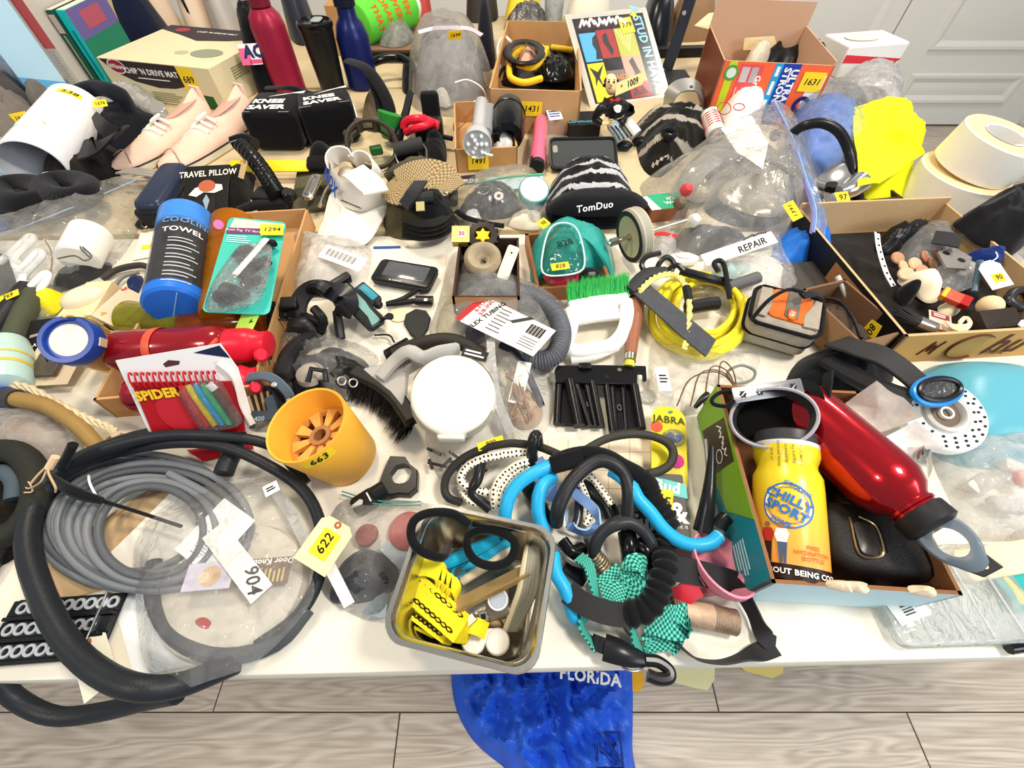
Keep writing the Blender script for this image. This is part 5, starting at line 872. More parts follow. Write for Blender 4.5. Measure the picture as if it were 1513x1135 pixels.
for k,pts in enumerate(([(955,405,.05),(948,392,.06),(955,380,.065),(975,374,.065)],[(970,400,.05),(975,388,.06),(985,380,.065),(995,388,.06),(992,402,.05)],[(985,400,.05),(1000,392,.06),(1010,400,.055)])): part(t,'hook',MB().tube(Ws(pts),.0048,8),HK)
part(t,'hook_body',MB().tube(Ws([(930,430,.05),(955,405,.056),(985,402,.056)]),.012,10,fl=.6),mat('#2f3032',.5)); part(t,'hook_body',MB().tube(Ws([(1005,400,.05),(1050,412,.05),(1085,420,.04)]),.008,10),HK); part(t,'hook',MB().tube(Ws([(1062,402,.06),(1055,390,.065),(1062,385,.066),(1070,393,.062),(1078,440,.05)]),.0045,8),HK); part(t,'splice',MB().tube(Ws([(1014,425,.06),(1018,445,.058)]),.007,10,sm=1),HK); part(t,'inner_plug',MB().tube(Ws([(1015,455,.03),(1045,450,.03),(1060,448,.03)]),.012,10),HK)
# ================= left middle: tray of bottles, packs
zh=zm(0,260,.26438)
TRM,TL,TW=quadM((138,592),(374,572),(228,322),.045); TRM=TRM@TR(0,0,.001)
t=thing('cardboard_tray','shallow cardboard tray holding red bottles and a cooling towel tube','tray',TRM@V((TL/2,TW/2,0))); ws=carton(t,TRM,TL,TW,.045,KR,KRI,.004)
f=ws[1]
def lie(A,B,r,prof,label,name,cat,m,nm='body',n=32):
	t=thing(name,label,cat,A.lerp(B,.5)-V((0,0,r))); M=frz(A,B-A,CAM-A); l=(B-A).length
	part(t,nm,MB().lathe([(r*a,z*l) for a,z in prof],M,n),m,ang=40); return t,M,l
A,B=P(258,455,.07),P(277,325,.09)
t=thing('towel_tube','clear tube with a black cooling towel and bright blue end caps','tube',A-V((0,0,.06))); M=frz(A,B-A,CAM-A); l=(B-A).length; r=.043; BCAP=mat('#2471d6',.35)
part(t,'black_towel',MB().lathe([(r*.93,.02),(r*.95,.03),(r*.95,l*.8),(r*.9,l*.82)],M,40),mat('#0d0d10',.45)); part(t,'end_cap',MB().lathe([(r*.3,-.002),(r*.9,0),(r,.004),(r,.022),(r*.96,.024)],M,40),BCAP); part(t,'end_cap',MB().lathe([(r*.96,l*.78),(r,l*.79),(r,l*1.0),(r*.95,l*1.02),(r*.6,l*1.03)],M,40),mat('#3d86de',.3)); part(t,'cap_seam',MB().tube([M@V((x,0,-.0025)) for x in (-r*.85,0,r*.85)],.0008,5),mat('#9cc6f4',.4))
part(t,'clear_wall',MB().lathe([(r,.02),(r,l*.8)],M,40,False,False),film(haze=.05,bstr=.02))
f_=cyw(M,r,0,0,.0006)
def ct(s,dx,z,size,rot=0,bold=.02,m=WHT): g=cyw(M,r,0,z,.001); text(t,'print',s,None,size,m,bold,0,lambda p: g(V((dx+p.x,p.y,0))))
ct('COOLING',.003,l*.74,.0165,m=mat('#6c8fbe',.5)); ct('TOWEL',-.004,l*.63,.0165)
mb=MB()
for k in range(11):
	z=l*(.53-.035*k-.02*(k//2)); b=mb.vs([cyw(M,r,0,z,.001)(V((x,y,0))) for x,y in [(-.022+.044*(.75+.25*((k*7)%3)/2)*q/5,s_*.0012) for q in range(6) for s_ in (-1,1)]])
	for q in range(5): mb.fc(b+2*q,b+2*q+2,b+2*q+3,b+2*q+1)
part(t,'small_print',mb,mat('#b9bcc2',.5),kind='stuff')
AMB=film('#e8a12c',.5,.1,10,'#d98a14',.05)
t,M,l=lie(P(330,470,.05),P(347,335,.065),.041,[(.78,0),(.85,.02),(1,.98),(1,1),(.96,1.0),(.9,.9),(.75,.05)],'amber plastic tumbler lying between the towel tube and hook pack','tumbler','cup',AMB,'cup_body'); part(t,'pink_sticker',MB().prism(circ(.008,16),0,.0004,frz(P(323,332,.108),CAM-P(323,332,.1))),mat('#ef7fbe',.6))
t,M,l=lie(P(300,485,.03),P(190,470,.028),.03,[(.7,0),(.8,.02),(1,.98),(.94,1.0)],'olive yellow plastic tumbler at the front of the cardboard tray, left one','tumbler','cup',film('#c9cc52',.5,.1,10,'#b4b530',.05),'cup_body')
t,M,l=lie(P(395,475,.03),P(275,490,.028),.03,[(.7,0),(.8,.02),(1,.98),(.94,1.0)],'amber plastic tumbler at the front of the cardboard tray, right one','tumbler','cup',film('#dd8a25',.5,.1,10,'#c9680f',.05),'cup_body')
f=Fc(P(348,485,.06),P(372,491,.06)-P(348,485,.06),P(368,464,.07)-P(348,485,.06)); t=thing('lot_tag','small lime green sticker tag on the amber tumbler','tag',f.o); f.rect(t,'tag_sheet',0,0,1,1,mat('#b6e35a',.6)); part(t,'ink_mark',MB().prism([(-.002,-.004),(.001,-.001),(.005,0),(.001,.001),(0,.005),(-.001,0)],.0006,.0009,f.M(.7,.55)),INK)
def sbottle(A,B,r,label,full):
	t,M,l=lie(A,B,r,[(.85,0),(.98,.03),(1,.06),(1,.3),(.96,.33),(.96,.5),(1,.53),(1,.66),(.9,.72),(.72,.74)],label,'sport_bottle','bottle',mat('#8e0f1c',.2,.1,0,300,0,60,.5),'bottle_body')
	part(t,'screw_cap',MB().lathe([(.74*r,l*.73),(.8*r,l*.74),(.8*r,l*.86),(.7*r,l*.9),(.6*r,l*.92),(.6*r,l*.99),(.4*r,l)],M,32),mat('#d81f36',.35)); part(t,'spout',MB().lathe([(.3*r,0),(.3*r,.022),(.2*r,.026)],M@TR(r*.3,r*.5,l*.95)@RY(60),16),mat('#e0273e',.35))
	if full:
		part(t,'orange_loop',MB().tube([M@V(p) for p in ((r*.75,-r*.3,l*.72),(r*1.05,0,l*.7),(r*1.1,r*.3,l*.66),(r*1.0,r*.1,l*.63),(r*.85,-r*.2,l*.66))],.0035,8,True),mat('#dd4a2c',.4)); part(t,'orange_band',MB().lathe([(r*1.01,l*.27),(r*1.02,l*.28),(r*1.02,l*.31),(r*1.01,l*.32)],M,30,False,False),mat('#d8573f',.4))
		g=cyw(M,r*.97,25,l*.42,.0012); text(t,'print','I  I  I  I  I  I  I\nI  I  I  I  I  I  I',None,.008,mat('#f0b8b8',.5),.01,0,lambda p: g(V((p.y,p.x,0))))
sbottle(P(172,520,.045),P(400,508,.05),.033,'dark red sport bottle lying across the tray, rear one with orange loop',1)
sbottle(P(195,585,.034),P(385,558,.034),.028,'dark red sport bottle lying across the tray, front one behind the sketch pad',0)
cord('black_knob','small black knob between the two red bottles','' or [(278,530,.08),(290,532,.078)],.008,HK,cat='knob',sm=1)
text(ws[1],'number','758',TRM@TR(TL+.001,TW*.16,.028)@RZ(90)@RX(90),.022,INK,.01,.2); text(ws[1],'number','lot',TRM@TR(TL+.001,TW*.14,.01)@RZ(90)@RX(90),.014,INK,.005,.2)
f=Fc(P(300,466,.085),P(372,460,.08)-P(300,466,.085),P(362,322,.10)-P(300,466,.085)); f=Fc(P(298,462,.09),P(398,466,.07)-P(298,462,.09),P(345,322,.11)-P(298,462,.09)); t=thing('blister_pack','blister pack of black furniture straps on a purple and teal card, 1294','pack',f.o)
part(t,'card',MB().prism([(x+f.L/2,y+f.W/2) for x,y in rrect(f.L,f.W,.01)],0,.0012,f.M0),mat('#2fb8a8',.4)); f.poly(t,'card_top',[(.04,.82),(.97,.84),(.97,.97),(.1,.985)],mat('#e8d5bb',.5),.0014); f.poly(t,'purple_band',[(.03,.8),(.6,.82),(.6,.89),(.03,.87)],mat('#6b2a63',.5),.002); f.text(t,'print','Anti-Tip TV Strap',.32,.845,.0075,WHT,0,.003); f.lines(t,'small_print',.06,.7,.5,.79,4,mat('#b7ece4',.5),.0022)
part(t,'hang_slot',MB().tube([f.M(.6,.98).translation,f.M(.68,.86).translation],.0012,5,sm=1),INK); part(t,'hang_slot',MB().tube([f.M(.7,.98).translation,f.M(.66,.88).translation],.0012,5,sm=1),INK)
lot(t,f.M(.8,.85,.009,8),.036,.028,'1294',size=.018)
for (u0,v0,u1,v1,r_) in ((.25,.2,.62,.12,.011),(.2,.12,.45,.1,.012),(.5,.3,.82,.5,.012),(.7,.62,.88,.7,.009),(.55,.22,.8,.3,.011),(.35,.5,.5,.62,.01)): part(t,'black_strap',MB().tube([f.M(u0,v0,.009).translation,f.M((u0+u1)/2,(v0+v1)/2,.013).translation,f.M(u1,v1,.009).translation],r_,10,fl=.7),BFAB)
part(t,'white_label',MB().tube([f.M(.42,.28,.02).translation,f.M(.78,.68,.02).translation],.006,8,sm=1,fl=.4),WHT)
part(t,'blister',MB().dome([f.M(u,v,.0015).translation for u,v in ((.02,.04),(.8,.02),(.97,.2),(.93,.6),(.6,.66),(.35,.6))],.026,0,8,40,3,bz=lambda p:(f.M0@V(((f.M0.inverted()@V((p.x,p.y,f.o.z))).x,(f.M0.inverted()@V((p.x,p.y,f.o.z))).y,0))).z-T if 0 else (f.o.z-T)+((p-f.o).dot(f.y.normalized()))*f.y.normalized().z/max(1e-6,math.hypot(f.y.normalized().x,f.y.normalized().y))*1.0),film(haze=.14))
f=Fc(P(228,645,.03),P(362,630,.03)-P(228,645,.03),P(128,542,.05)-P(228,645,.03)); a,b,c=P(226,648,.045),P(375,636,.05),P(130,543,.135); f=Fc(a,b-a,c-a); RD=mat('#b3141f',.4)
t=thing('activity_pack','red and white spiral sketch pad pack with a row of coloured markers','pack',a)
part(t,'backing_card',MB().prism([(0,0),(f.L*.95,0),(f.L*1.04,f.W*.25),(f.L*1.06,f.W*.8),(f.L*.98,f.W*1.1),(0,f.W)],0,.0015,f.M0),mat('#f0eeee',.4)); f.poly(t,'red_cover',[(.05,.0),(.93,.02),(.98,.3),(.96,.66),(.07,.74)],RD,.0018,.003); f.poly(t,'navy_corner',[(.72,1.02),(.97,1.08),(1.03,.93)],mat('#1d2547',.4),.0018); scrib(t,f,.82,.99,.97,1.02,10,WHT,.0006,'print')
f.poly(t,'hang_hole',[(.42,.88),(.55,.9),(.57,.94),(.47,.96),(.41,.92)],mat('#52302f',.6),.0018)
part(t,'dark_cover_patch',MB().prism(circ(.03,24),.0054,.0058,f.M(.42,.35)),mat('#c42430',.4))
f.text(t,'title','SPIDER-MAN',.45,.6,.017,mat('#f2cb28',.4),3,.009,bold=.05)
mb=MB()
for k in range(15):
	p=f.M(.1+.054*k,.77-.004*k,.002); mb.tube([p@V((.0045*math.sin(q*.785)*.5,.010*math.cos(q*.785),.004+.006*math.sin(q*.785))) for q in range(8)],.0011,5,True,2)
part(t,'spiral_binding',mb,mat('#c01c28',.4))
for u,c_ in ((.60,'#c92a1e'),(.67,'#f2cf1d'),(.74,'#1d9fd0'),(.81,'#2bb36a'),(.88,'#5a3320')): part(t,'marker',MB().tube([f.M(u+.04,.16,.010).translation,f.M(u-.05,.58,.010).translation,f.M(u-.07,.68,.010).translation],.0046,10,sm=1,rf=lambda s:1 if s<.8 else .6),mat(c_,.35))
part(t,'marker_cap',MB().tube([f.M(.8,.68,.012).translation,f.M(.84,.6,.012).translation],.005,8,sm=1),mat('#e6e2e2',.4)); part(t,'blister',MB().rbox(f.L*.42,f.W*.62,.004,.017,.012,f.M(.745,.4)@RZ(9),.005),film(haze=.08)); part(t,'rounded_edge',MB().tube([f.M(u,v,.004).translation for u,v in ((.92,.9),(1.02,.7),(1.0,.35),(1.03,.1))],.004,8,fl=.5),mat('#e9dcd2',.4))
sheet('red_card','red printed card corner showing under the hoses below the sketch pad','card',[(275,665,.004),(372,655,.004),(375,662,.004),(300,682,.004)],RD,0)
t=thing('wooden_block','pale wooden block with an oval hollow and small printed words','block',P(145,460,0)); zk=zm(0,400,.14095)
a,b,c=P(*zk(585,485),.05),P(*zk(955,465),.05),P(*zk(725,125),.06); M=fr(a,b-a,(b-a).cross(c-a)); Lw=(b-a).length; Ww=(M.inverted()@c).y; BW=mat('#ead2a4',.5,0,.05,60,.08,30)
d_=P(*zk(1170,115),.06); dl=M.inverted()@d_
part(t,'block_body',MB().loft([[(0,0,-.055),(Lw,0,-.055),(dl.x,Ww,-.055),(.02,Ww,-.055)],[(0,0,0),(Lw,0,0),(dl.x,Ww,0),(.02,Ww,0)]],M,cap0=True,cap1=True),BW,.001)
f=Fc(P(*zk(955,468),.048),P(*zk(1235,605),.03)-P(*zk(955,468),.048),P(*zk(1170,115),.062)-P(*zk(955,468),.048)); fm=f.M0
part(t,'printed_face',MB().prism([(0,0),(f.L,0),(f.L*1.0,f.W*1.0),(0,f.W)],-.004,.0008,f.M0),mat('#d9c4a8',.6)); f.text(t,'print','3',.1,.93,.012,mat('#c8322c',.5),-20,.0016,bold=.03); f.text(t,'print','-  ---  --\n-  ---\n---  ---',.55,.55,.006,INK,70,.0016); f.text(t,'print','4',.25,.16,.012,mat('#e89a3a',.5),-20,.0016,bold=.03)
ce=P(*zk(880,290),.0535); part(t,'oval_egg',MB().lathe([(.034,-.001),(.033,.004),(.026,.011),(.014,.015),(.003,.016)],frz(ce,M.to_3x3()@V((0,0,1)),M.to_3x3()@V((1,.45,0))),36,sx=1,sy=.62),mat('#f0dfbf',.35))
for k in range(5): part(t,'dark_slit',MB().box(.02+.011*k,-.0006,-.05,.026+.011*k,.0,-.02-.002*k,M),mat('#4a3520',.7))
c0=P(108,560,.0); ctop=P(98,500,.10); t=thing('honey_jar','amber plastic jar with a thick blue rim and yellow base','jar',P(130,540,0)); B=P(97,501,.105); q=((CAM-B).normalized()*.8+V((-.45,.1,.1))).normalized(); A=B-q*.088; M=frz(A,q); l=.088; r=.034
part(t,'jar_body',MB().lathe([(r*.7,0),(r*.92,.01),(r*.95,l*.75),(r*.85,l*.8)],M,36),film('#e0b060',.6,.15,10,'#d3a050',.05)); part(t,'yellow_base',MB().lathe([(r*.6,-.03),(r*.9,-.025),(r*.97,.0),(r*.97,.012)],M,36),mat('#eed35a',.4)); part(t,'blue_rim',MB().lathe([(r*.95,l*.72),(r*1.02,l*.74),(r*1.04,l*.95),(r*.98,l*1.0),(r*.82,l*1.0),(r*.8,l*.94)],M,40),mat('#23449a',.3)); part(t,'white_lid',MB().lathe([(r*.8,l*.93),(r*.5,l*.955)],M,32),mat('#e9e1d4',.4)); part(t,'buckle_tab',MB().cb(.004,.012,.014,M@TR(r*1.03,0,l*.84)@RZ(0)),mat('#d9cda0',.4))
part(t,'wire_bail',MB().tube([M@V(p) for p in ((-r*.2,r*.95,l*1.0),(0,r*.85,l*1.1),(r*.2,r*.95,l*1.02),(r*.6,r*.95,l*.95),(r*.9,r*.7,l*.8))],.0016,6),mat('#d8b45a',.3,.8))
f=Fc(P(22,572,.012),P(100,568,.012)-P(22,572,.012),P(30,520,.02)-P(22,572,.012)); t=thing('clip_card','beige card with a dark metal clip at the left of the jar','card',f.o); f.rect(t,'card',0,0,1,1.05,mat('#e2cdb0',.6)); part(t,'metal_clip',MB().rbox(f.L*.5,f.W*.62,.0006,.008,.003,f.M(.48,.5),.002),mat('#6b6259',.35,.6)); part(t,'dark_notch',MB().prism([(-.006,.004),(.006,.006),(.002,-.006)],.008,.0086,f.M(.46,.62)),INK)
f=Fc(P(30,522,.02),P(72,516,.02)-P(30,522,.02),P(28,490,.03)-P(30,522,.02)); t=thing('tool_card','black printed box lid reading BLACK beside the blue-rimmed jar','box',f.o); part(t,'lid',MB().box(0,0,-.018,f.L*1.2,f.W*1.4,0,f.M0),mat('#1d1a19',.4),.001); f.text(t,'print','BLACK',.5,.25,.0085,WHT,4,.001,bold=.02); f.poly(t,'white_bar',[(.2,.6),(.95,.75),(.95,.85),(.2,.72)],mat('#9b968f',.5))
t,M,l=lie(P(8,575,.03),P(12,505,.035),.03,[(.6,0),(.9,.04),(1,.15),(1,.7),(.8,.95),(.5,1)],'pale teal plastic bottle with yellow stripes at the left edge','plastic_bottle','bottle',mat('#b9d6cf',.35)); part(t,'yellow_label',MB().lathe([(.0305,l*.3),(.0305,l*.36)],M,30,False,False),mat('#d8c04a',.5)); part(t,'yellow_label',MB().lathe([(.0305,l*.5),(.0305,l*.54)],M,30,False,False),mat('#d8c04a',.5))
cord('olive_tube','olive dark padded tube lying at the left edge beside the jar','' or [(20,500,.03),(35,465,.035),(50,435,.03)],.016,mat('#4a4e3c',.7,0,.2,200),cat='tube'); cord('black_tube','black ribbed tube lying at the left edge beneath the large clear bag','' or [(-10,490,.03),(15,455,.035),(40,425,.03)],.015,mat('#26262a',.5),cat='tube')
lump('yellow_glove','bright yellow rubber glove piece in the clear bag','glove',[(52,462),(55,448),(75,436),(92,434),(95,445),(85,462),(65,468)],.024,mat('#f0e21a',.4),base=.01,amp=.008,ns=60)
t=thing('plastic_bag','small clear bag around a yellow glove piece left of the block','bag',P(60,460,0)); part(t,'bag_film',MB(0).dome(Ws([(20,500),(35,450),(70,425),(105,430),(90,470),(75,490)]),.04,.0,10,44,2.2,.008,30,'crumple'),bag)
t=thing('plastic_bag','large clear zip bag with a white cup and white coiled tube inside','bag',P(90,400,0))
A,B=P(115,385,.035),P(140,335,.045); M=frz(A,B-A); cu=thing('mug','plain white cup lying inside the large clear bag','cup',A-V((0,0,.03))); part(cu,'cup_body',MB().lathe([(.001,0),(.03,0),(.034,.003),(.034,.075),(.032,.076),(.031,.072),(.031,.006),(.001,.005)],M,32),mat('#f1efe9',.3)); 
wp=[]; wm=mat('#f3f2f0',.3)
zz=[(10,380),(42,350),(48,356),(22,382),(30,398),(56,372),(62,380),(34,410),(42,425),(66,404),(70,412),(50,440)]
cord('spiral_tube','white zigzag glass tube inside the large clear bag at the left edge',[(x,y,.035) for x,y in zz],.0058,wm,cat='tube',n=10); cord('white_rod','straight white rod beside the zigzag tube in the large clear bag',[(-5,392,.03),(40,352,.04)],.006,wm,cat='rod',sm=1); cord('white_rod','second white rod along the zigzag tube in the large clear bag',[(18,372,.03),(40,435,.03)],.008,wm,cat='rod',sm=1)
cord('wire_hook','thin grey wire hook in front of the white cup in the bag',[(86,382,.05),(110,378,.055),(125,385,.055),(135,378,.055),(118,362,.06),(122,370,.06),(132,380,.055)],.0014,mat('#6d6a66',.4,.5),cat='wire'); cord('wire_loop','thin tan wire loop between white tube and cup in the bag',[(58,345,.03),(75,370,.03),(75,400,.03),(60,425,.02),(48,430,.02)],.0014,mat('#8b7a64',.5),cat='wire')
lump('grey_cloth','charcoal cloth strip at the bottom of the large clear bag','cloth',[(80,420),(110,398),(160,388),(160,402),(110,425),(85,432)],.02,cloth('#3a3a3b')); lump('dark_leaf','dark green bundle at the left end of the large clear bag','bundle',[(-5,440),(-5,390),(20,380),(35,420),(45,440)],.025,mat('#3d4233',.7),amp=.012)
part(t,'bag_film',MB(0).dome(Ws([(-20,445),(-20,345),(60,325),(150,285),(215,262),(218,300),(200,350),(160,400),(90,428),(30,452)]),.075,0,18,80,2.6,.012,16,'crumple',c=P(90,385,0)),film(haze=.17,cs=16,bstr=.9))
lot(t,fr(P(12,438,.05),P(26,433,.052)-P(0,444,.048),V((0,-.3,1))),.034,.013,'769',size=.011); part(t,'zip_strip',MB().tube(Ws([(-10,350,.03),(40,333,.04),(110,305,.05),(210,262,.03)]),.0014,5),mat('#9fb4d6',.5))
cord('black_cable','black cable curving from under the clear bag to the towel tube',[(150,412,.008),(175,398,.01),(205,392,.012),(220,395,.01)],.006,mat('#3b3633',.5)); cord('grey_cable','grey cable curving beside the wooden block',[(165,430,.008),(180,410,.01),(205,402,.01)],.004,mat('#8a867f',.5)); lump('navy_scrap','navy cloth scrap between wooden block and cardboard tray','cloth',[(190,425),(205,408),(212,415),(200,440)],.012,cloth('#22305c'))
lot_=thing('paper_slip','white paper slip with a yellow sticker beneath the clear bag','paper',P(210,370,0)); f=Fc(P(195,385,.002),P(235,378,.002)-P(195,385,.002),P(208,345,.002)-P(195,385,.002)); f.rect(lot_,'sheet',0,0,1,1,mat('#f3ead6',.7)); lot(lot_,f.M(.45,.4,.001),.02,.014,'')
t=thing('tool_handle','tan curved rubber handle with a bright blue end at the left edge','handle',P(80,600,0)); ps=Ws([(-10,585,.04),(25,590,.04),(70,600,.036),(110,625,.03),(140,655,.02),(150,668,.012)]); part(t,'handle_tube',MB().tube(ps,.0115,14,rf=lambda s:1-.2*s),mat('#9a7b45',.5,0,.1,80,.15,40)); part(t,'blue_end',MB().tube(Ws([(-20,585,.04),(8,587,.041)]),.0155,14,sm=1),mat('#2458d0',.35)); part(t,'dark_collar',MB().tube(Ws([(6,587,.041),(24,590,.04)]),.014,14,sm=1),mat('#3c3a3c',.5))
t=thing('braided_rope','beige braided rope lying along the tan curved handle','rope',P(100,590,0)); q=cr(Ws([(5,568,.03),(45,575,.034),(90,600,.034),(130,620,.03),(165,635,.026),(172,650,.022),(160,665,.012)]),9)
for ph in (0,2.1,4.2): part(t,'rope_strand',MB().tube([p+V((math.cos(i*.8+ph)*.003,math.sin(i*.8+ph)*.003,math.sin(i*.8+ph)*.0025)) for i,p in enumerate(q)],.0036,6,sm=1),mat('#d6c3a0',.8))
lump('tan_leather','tan leather scrap at the end of the braided rope','leather',[(160,650),(180,640),(195,650),(185,665),(165,668)],.012,mat('#c98a48',.7))
t=thing('plastic_bag','clear bag with brown cardboard piece at the left edge','bag',P(40,650,0)); lump('brown_card','brown folded card inside the clear bag at the left edge','card',[(-10,620),(40,605),(90,630),(100,670),(60,690),(10,670)],.02,mat('#8f7860',.7),base=.002,amp=.004); part(t,'bag_film',MB(0).dome(Ws([(-20,640),(-10,602),(40,598),(95,612),(125,645),(110,680),(60,700),(0,690)]),.04,0,14,56,2.2,.006,22,'crumple'),film(haze=.3))
cord('dark_strap','thick olive-black padded strap looping at the left edge',[(-50,700,.03),(-10,668,.04),(30,672,.045),(52,702,.04),(52,742,.03),(30,780,.02),(-10,800,.02)],.015,mat('#25261f',.7,0,.2,120),cat='strap',n=12); cord('blue_grey_strap','blue-grey padded strap curling inside the dark strap at the left edge',[(-30,705,.035),(5,698,.04),(22,712,.036),(22,738,.03)],.010,mat('#44525c',.6),cat='strap',n=12); lump('dark_cloth','dark brown cloth heap beneath the straps at the left edge','cloth',[(-40,830),(-40,680),(40,690),(55,760),(30,820)],.03,cloth('#1d1712'),amp=.01)
lump('paper_bag_left','beige crumpled paper inside the grey cable coil','paper',[(60,815),(120,790),(235,720),(300,740),(250,830),(120,880),(70,870)],.004,mat('#bfa27c',.8,0,.1,60,.1,20),amp=.003,ns=20)
sheet('paper_sheet','pale sheet lying diagonally inside the grey cable coil','paper',[(150,830,.009),(255,725,.009),(330,720,.009),(300,790,.009),(230,850,.009)],mat('#e8e4da',.7),.001)
t=thing('hair_clip','black jaw clip with grey numbered arms beside the yellow cup','clip',P(395,600,0)); z2_=zm(350,500,.2644)
part(t,'upper_arm',MB().ribbon(Ws([(20,265,.03),(60,225,.045),(140,210,.052),(210,230,.05),(270,285,.04),(300,330,.03)],0,z2_),.014,.006,V((0,-.3,1))),mat('#5b6a78',.4),.002); part(t,'lower_arm',MB().ribbon(Ws([(70,500,.02),(80,440,.03),(120,430,.035),(180,440,.034),(200,400,.036),(180,330,.04)],0,z2_),.012,.006,V((0,-.3,1))),mat('#3f4a55',.4),.002)
for k in range(8): a=P(*z2_(45+18*k,330-5*k),.036); b=P(*z2_(85+14*k,440-8*k),.02); part(t,'tooth',MB().tube([a,b],.002,6,sm=1),mat('#b79a74' if k%2 else '#2a211b',.5))
part(t,'pivot_body',MB().dome(Ws([(150,260),(230,270),(260,330),(220,380),(150,380)],.02,z2_),.025,.01,6,24),mat('#1f1f22',.45)); part(t,'rivet',MB().cyl(.0042,0,.003,TR(*P(*z2_(210,262),.054)),16,.001),mat('#d8dcdc',.3,.6)); text(t,'print','400',fr(P(*z2_(125,450),.042),V((1,.1,0)),V((0,-.4,1))),.009,mat('#9fb3c2',.5),.02); part(t,'bag_wrap',MB().dome(Ws([(60,480),(120,460),(230,450),(300,470),(280,520),(100,520)],0,z2_),.012,0,6,24,amp=.004,ns=60,kind='crumple'),bag)
# ================= middle: phone mounts, gps, flex tubing, brushes, small boxes
zf=zm(350,260,.26438); zg=zm(650,260,.26438)
t=thing('phone_mount','black and teal car phone holder with spring arms','holder',P(530,450,0))
A,B=P(*zf(560,600),.06),P(*zf(790,830),.03); M=fr(A,B-A,V((.25,-.3,1))); l=(B-A).length; TLm=mat('#6f9c96',.5)
part(t,'holder_body',MB().rbox(l,.034,-.014,0,.008,M@TR(l/2,0,0),.003),mat('#1a1c1e',.4)); part(t,'teal_pad',MB().prism([(l*.05,-.011),(l*.35,-.012),(l*.45,-.003),(l*.8,-.004),(l*.97,-.010),(l*.97,.008),(l*.7,.009),(l*.55,.012),(l*.1,.011)],.0,.0025,M),TLm,.0006); part(t,'grip_arm',MB().rbox(.014,.052,-.012,.007,.004,M@TR(0,0,0),.002),mat('#17181a',.4)); part(t,'grip_arm',MB().ribbon([M@V(p) for p in ((l*.93,.018,-.006),(l*1.0,.02,.002),(l*1.05,.012,.012))],.02,.003,V((0,0,1))),mat('#17181a',.4)); part(t,'side_plate',MB().prism([(l*.25,-.02),(l*.5,-.017),(l*.55,-.005),(l*.4,.0),(l*.22,-.008)],.0005,.006,M),mat('#222426',.45),.001)
A,B=P(*zf(690,620),.045),P(*zf(770,690),.035); M2=fr(A,B-A,V((.2,-.3,1))); l2=(B-A).length; part(t,'side_arm',MB().rbox(l2+.012,.024,-.01,0,.004,M2@TR(l2/2,0,0),.002),mat('#1a1c1e',.4)); part(t,'blue_pad',MB().rbox(l2,.014,.0,.002,.003,M2@TR(l2/2,.002,0),.0006),mat('#2b8aa0',.45)); part(t,'ball_joint',MB().lathe([(.008*math.sin(k*math.pi/10),-.008*math.cos(k*math.pi/10)) for k in range(11)],TR(*P(*zf(790,720),.03)),18),HK)
t=thing('phone_mount','black car mount with round clamp ring and suction base','holder',P(460,470,0)); BKP=mat('#161618',.4)
part(t,'suction_base',MB().lathe([(.034,0),(.034,.006),(.030,.012),(.02,.03),(.012,.034)],frz(P(*zf(390,880),.006),V((0,-.1,1))),36,sx=1,sy=.7),BKP); part(t,'base_rim',MB().tube([P(*zf(390,878),.012)+V((.033*math.cos(a),.022*math.sin(a),0)) for a in [k*math.pi/10 for k in range(20)]],.0018,6,True),mat('#b5a992',.3,.5))
part(t,'arch_frame',MB().ribbon(Ws([(330,800,.03),(350,700,.05),(400,640,.062),(470,630,.066),(560,660,.06),(600,720,.05),(590,780,.035)],0,zf),.03,.006,V((0,-.4,1))),BKP,.002); part(t,'clamp_ring',MB().ribbon(Ws([(510,690,.06),(560,640,.066),(620,660,.064),(640,720,.056),(600,750,.05)],0,zf),.026,.005,[(-.4,-.3,1),(-.2,-.3,1),(.6,-.3,1),(1,-.2,.4),(.4,-.6,.5)]),mat('#26262a',.3),.002); part(t,'knob',MB().tube(Ws([(420,640,.06),(460,620,.075),(510,650,.07)],0,zf),.011,10),BKP)
part(t,'strut',MB().tube(Ws([(330,760,.03),(420,800,.035),(500,830,.03)],0,zf),.007,8),BKP); part(t,'strut',MB().tube(Ws([(430,740,.05),(480,800,.04),(470,860,.02)],0,zf),.008,8),BKP); part(t,'side_clip',MB().cb(.03,.02,.018,fr(P(*zf(240,770),.03),V((1,.05,0)),V((0,-.3,1)))),BKP,.002); part(t,'side_clip',MB().cb(.012,.05,.012,fr(P(*zf(190,780),.03),V((1,.05,0)),V((0,-.3,1)))),BKP,.002)
for dy in (735,770,800): part(t,'spring_rod',MB().tube(Ws([(210,dy,.034),(280,dy+6,.034)],0,zf),.002,6,sm=1),mat('#3b3b3d',.3,.6))
part(t,'clamp_block',MB().cb(.028,.022,.02,fr(P(*zf(300,720),.045),V((1,.1,0)),V((0,-.3,1)))),BKP,.003); part(t,'lower_leg',MB().tube(Ws([(560,760,.03),(570,840,.02),(580,910,.01)],0,zf),.008,8),BKP)
t=thing('gps_unit','black handheld navigation screen lying on a white card','screen',P(592,404,0)); a,b,c=P(*zf(727,570),.02),P(*zf(1050,625),.02),P(*zf(800,455),.024); M=fr(a,b-a,(b-a).cross(c-a)); L_,W_2=(b-a).length,(M.inverted()@c).y
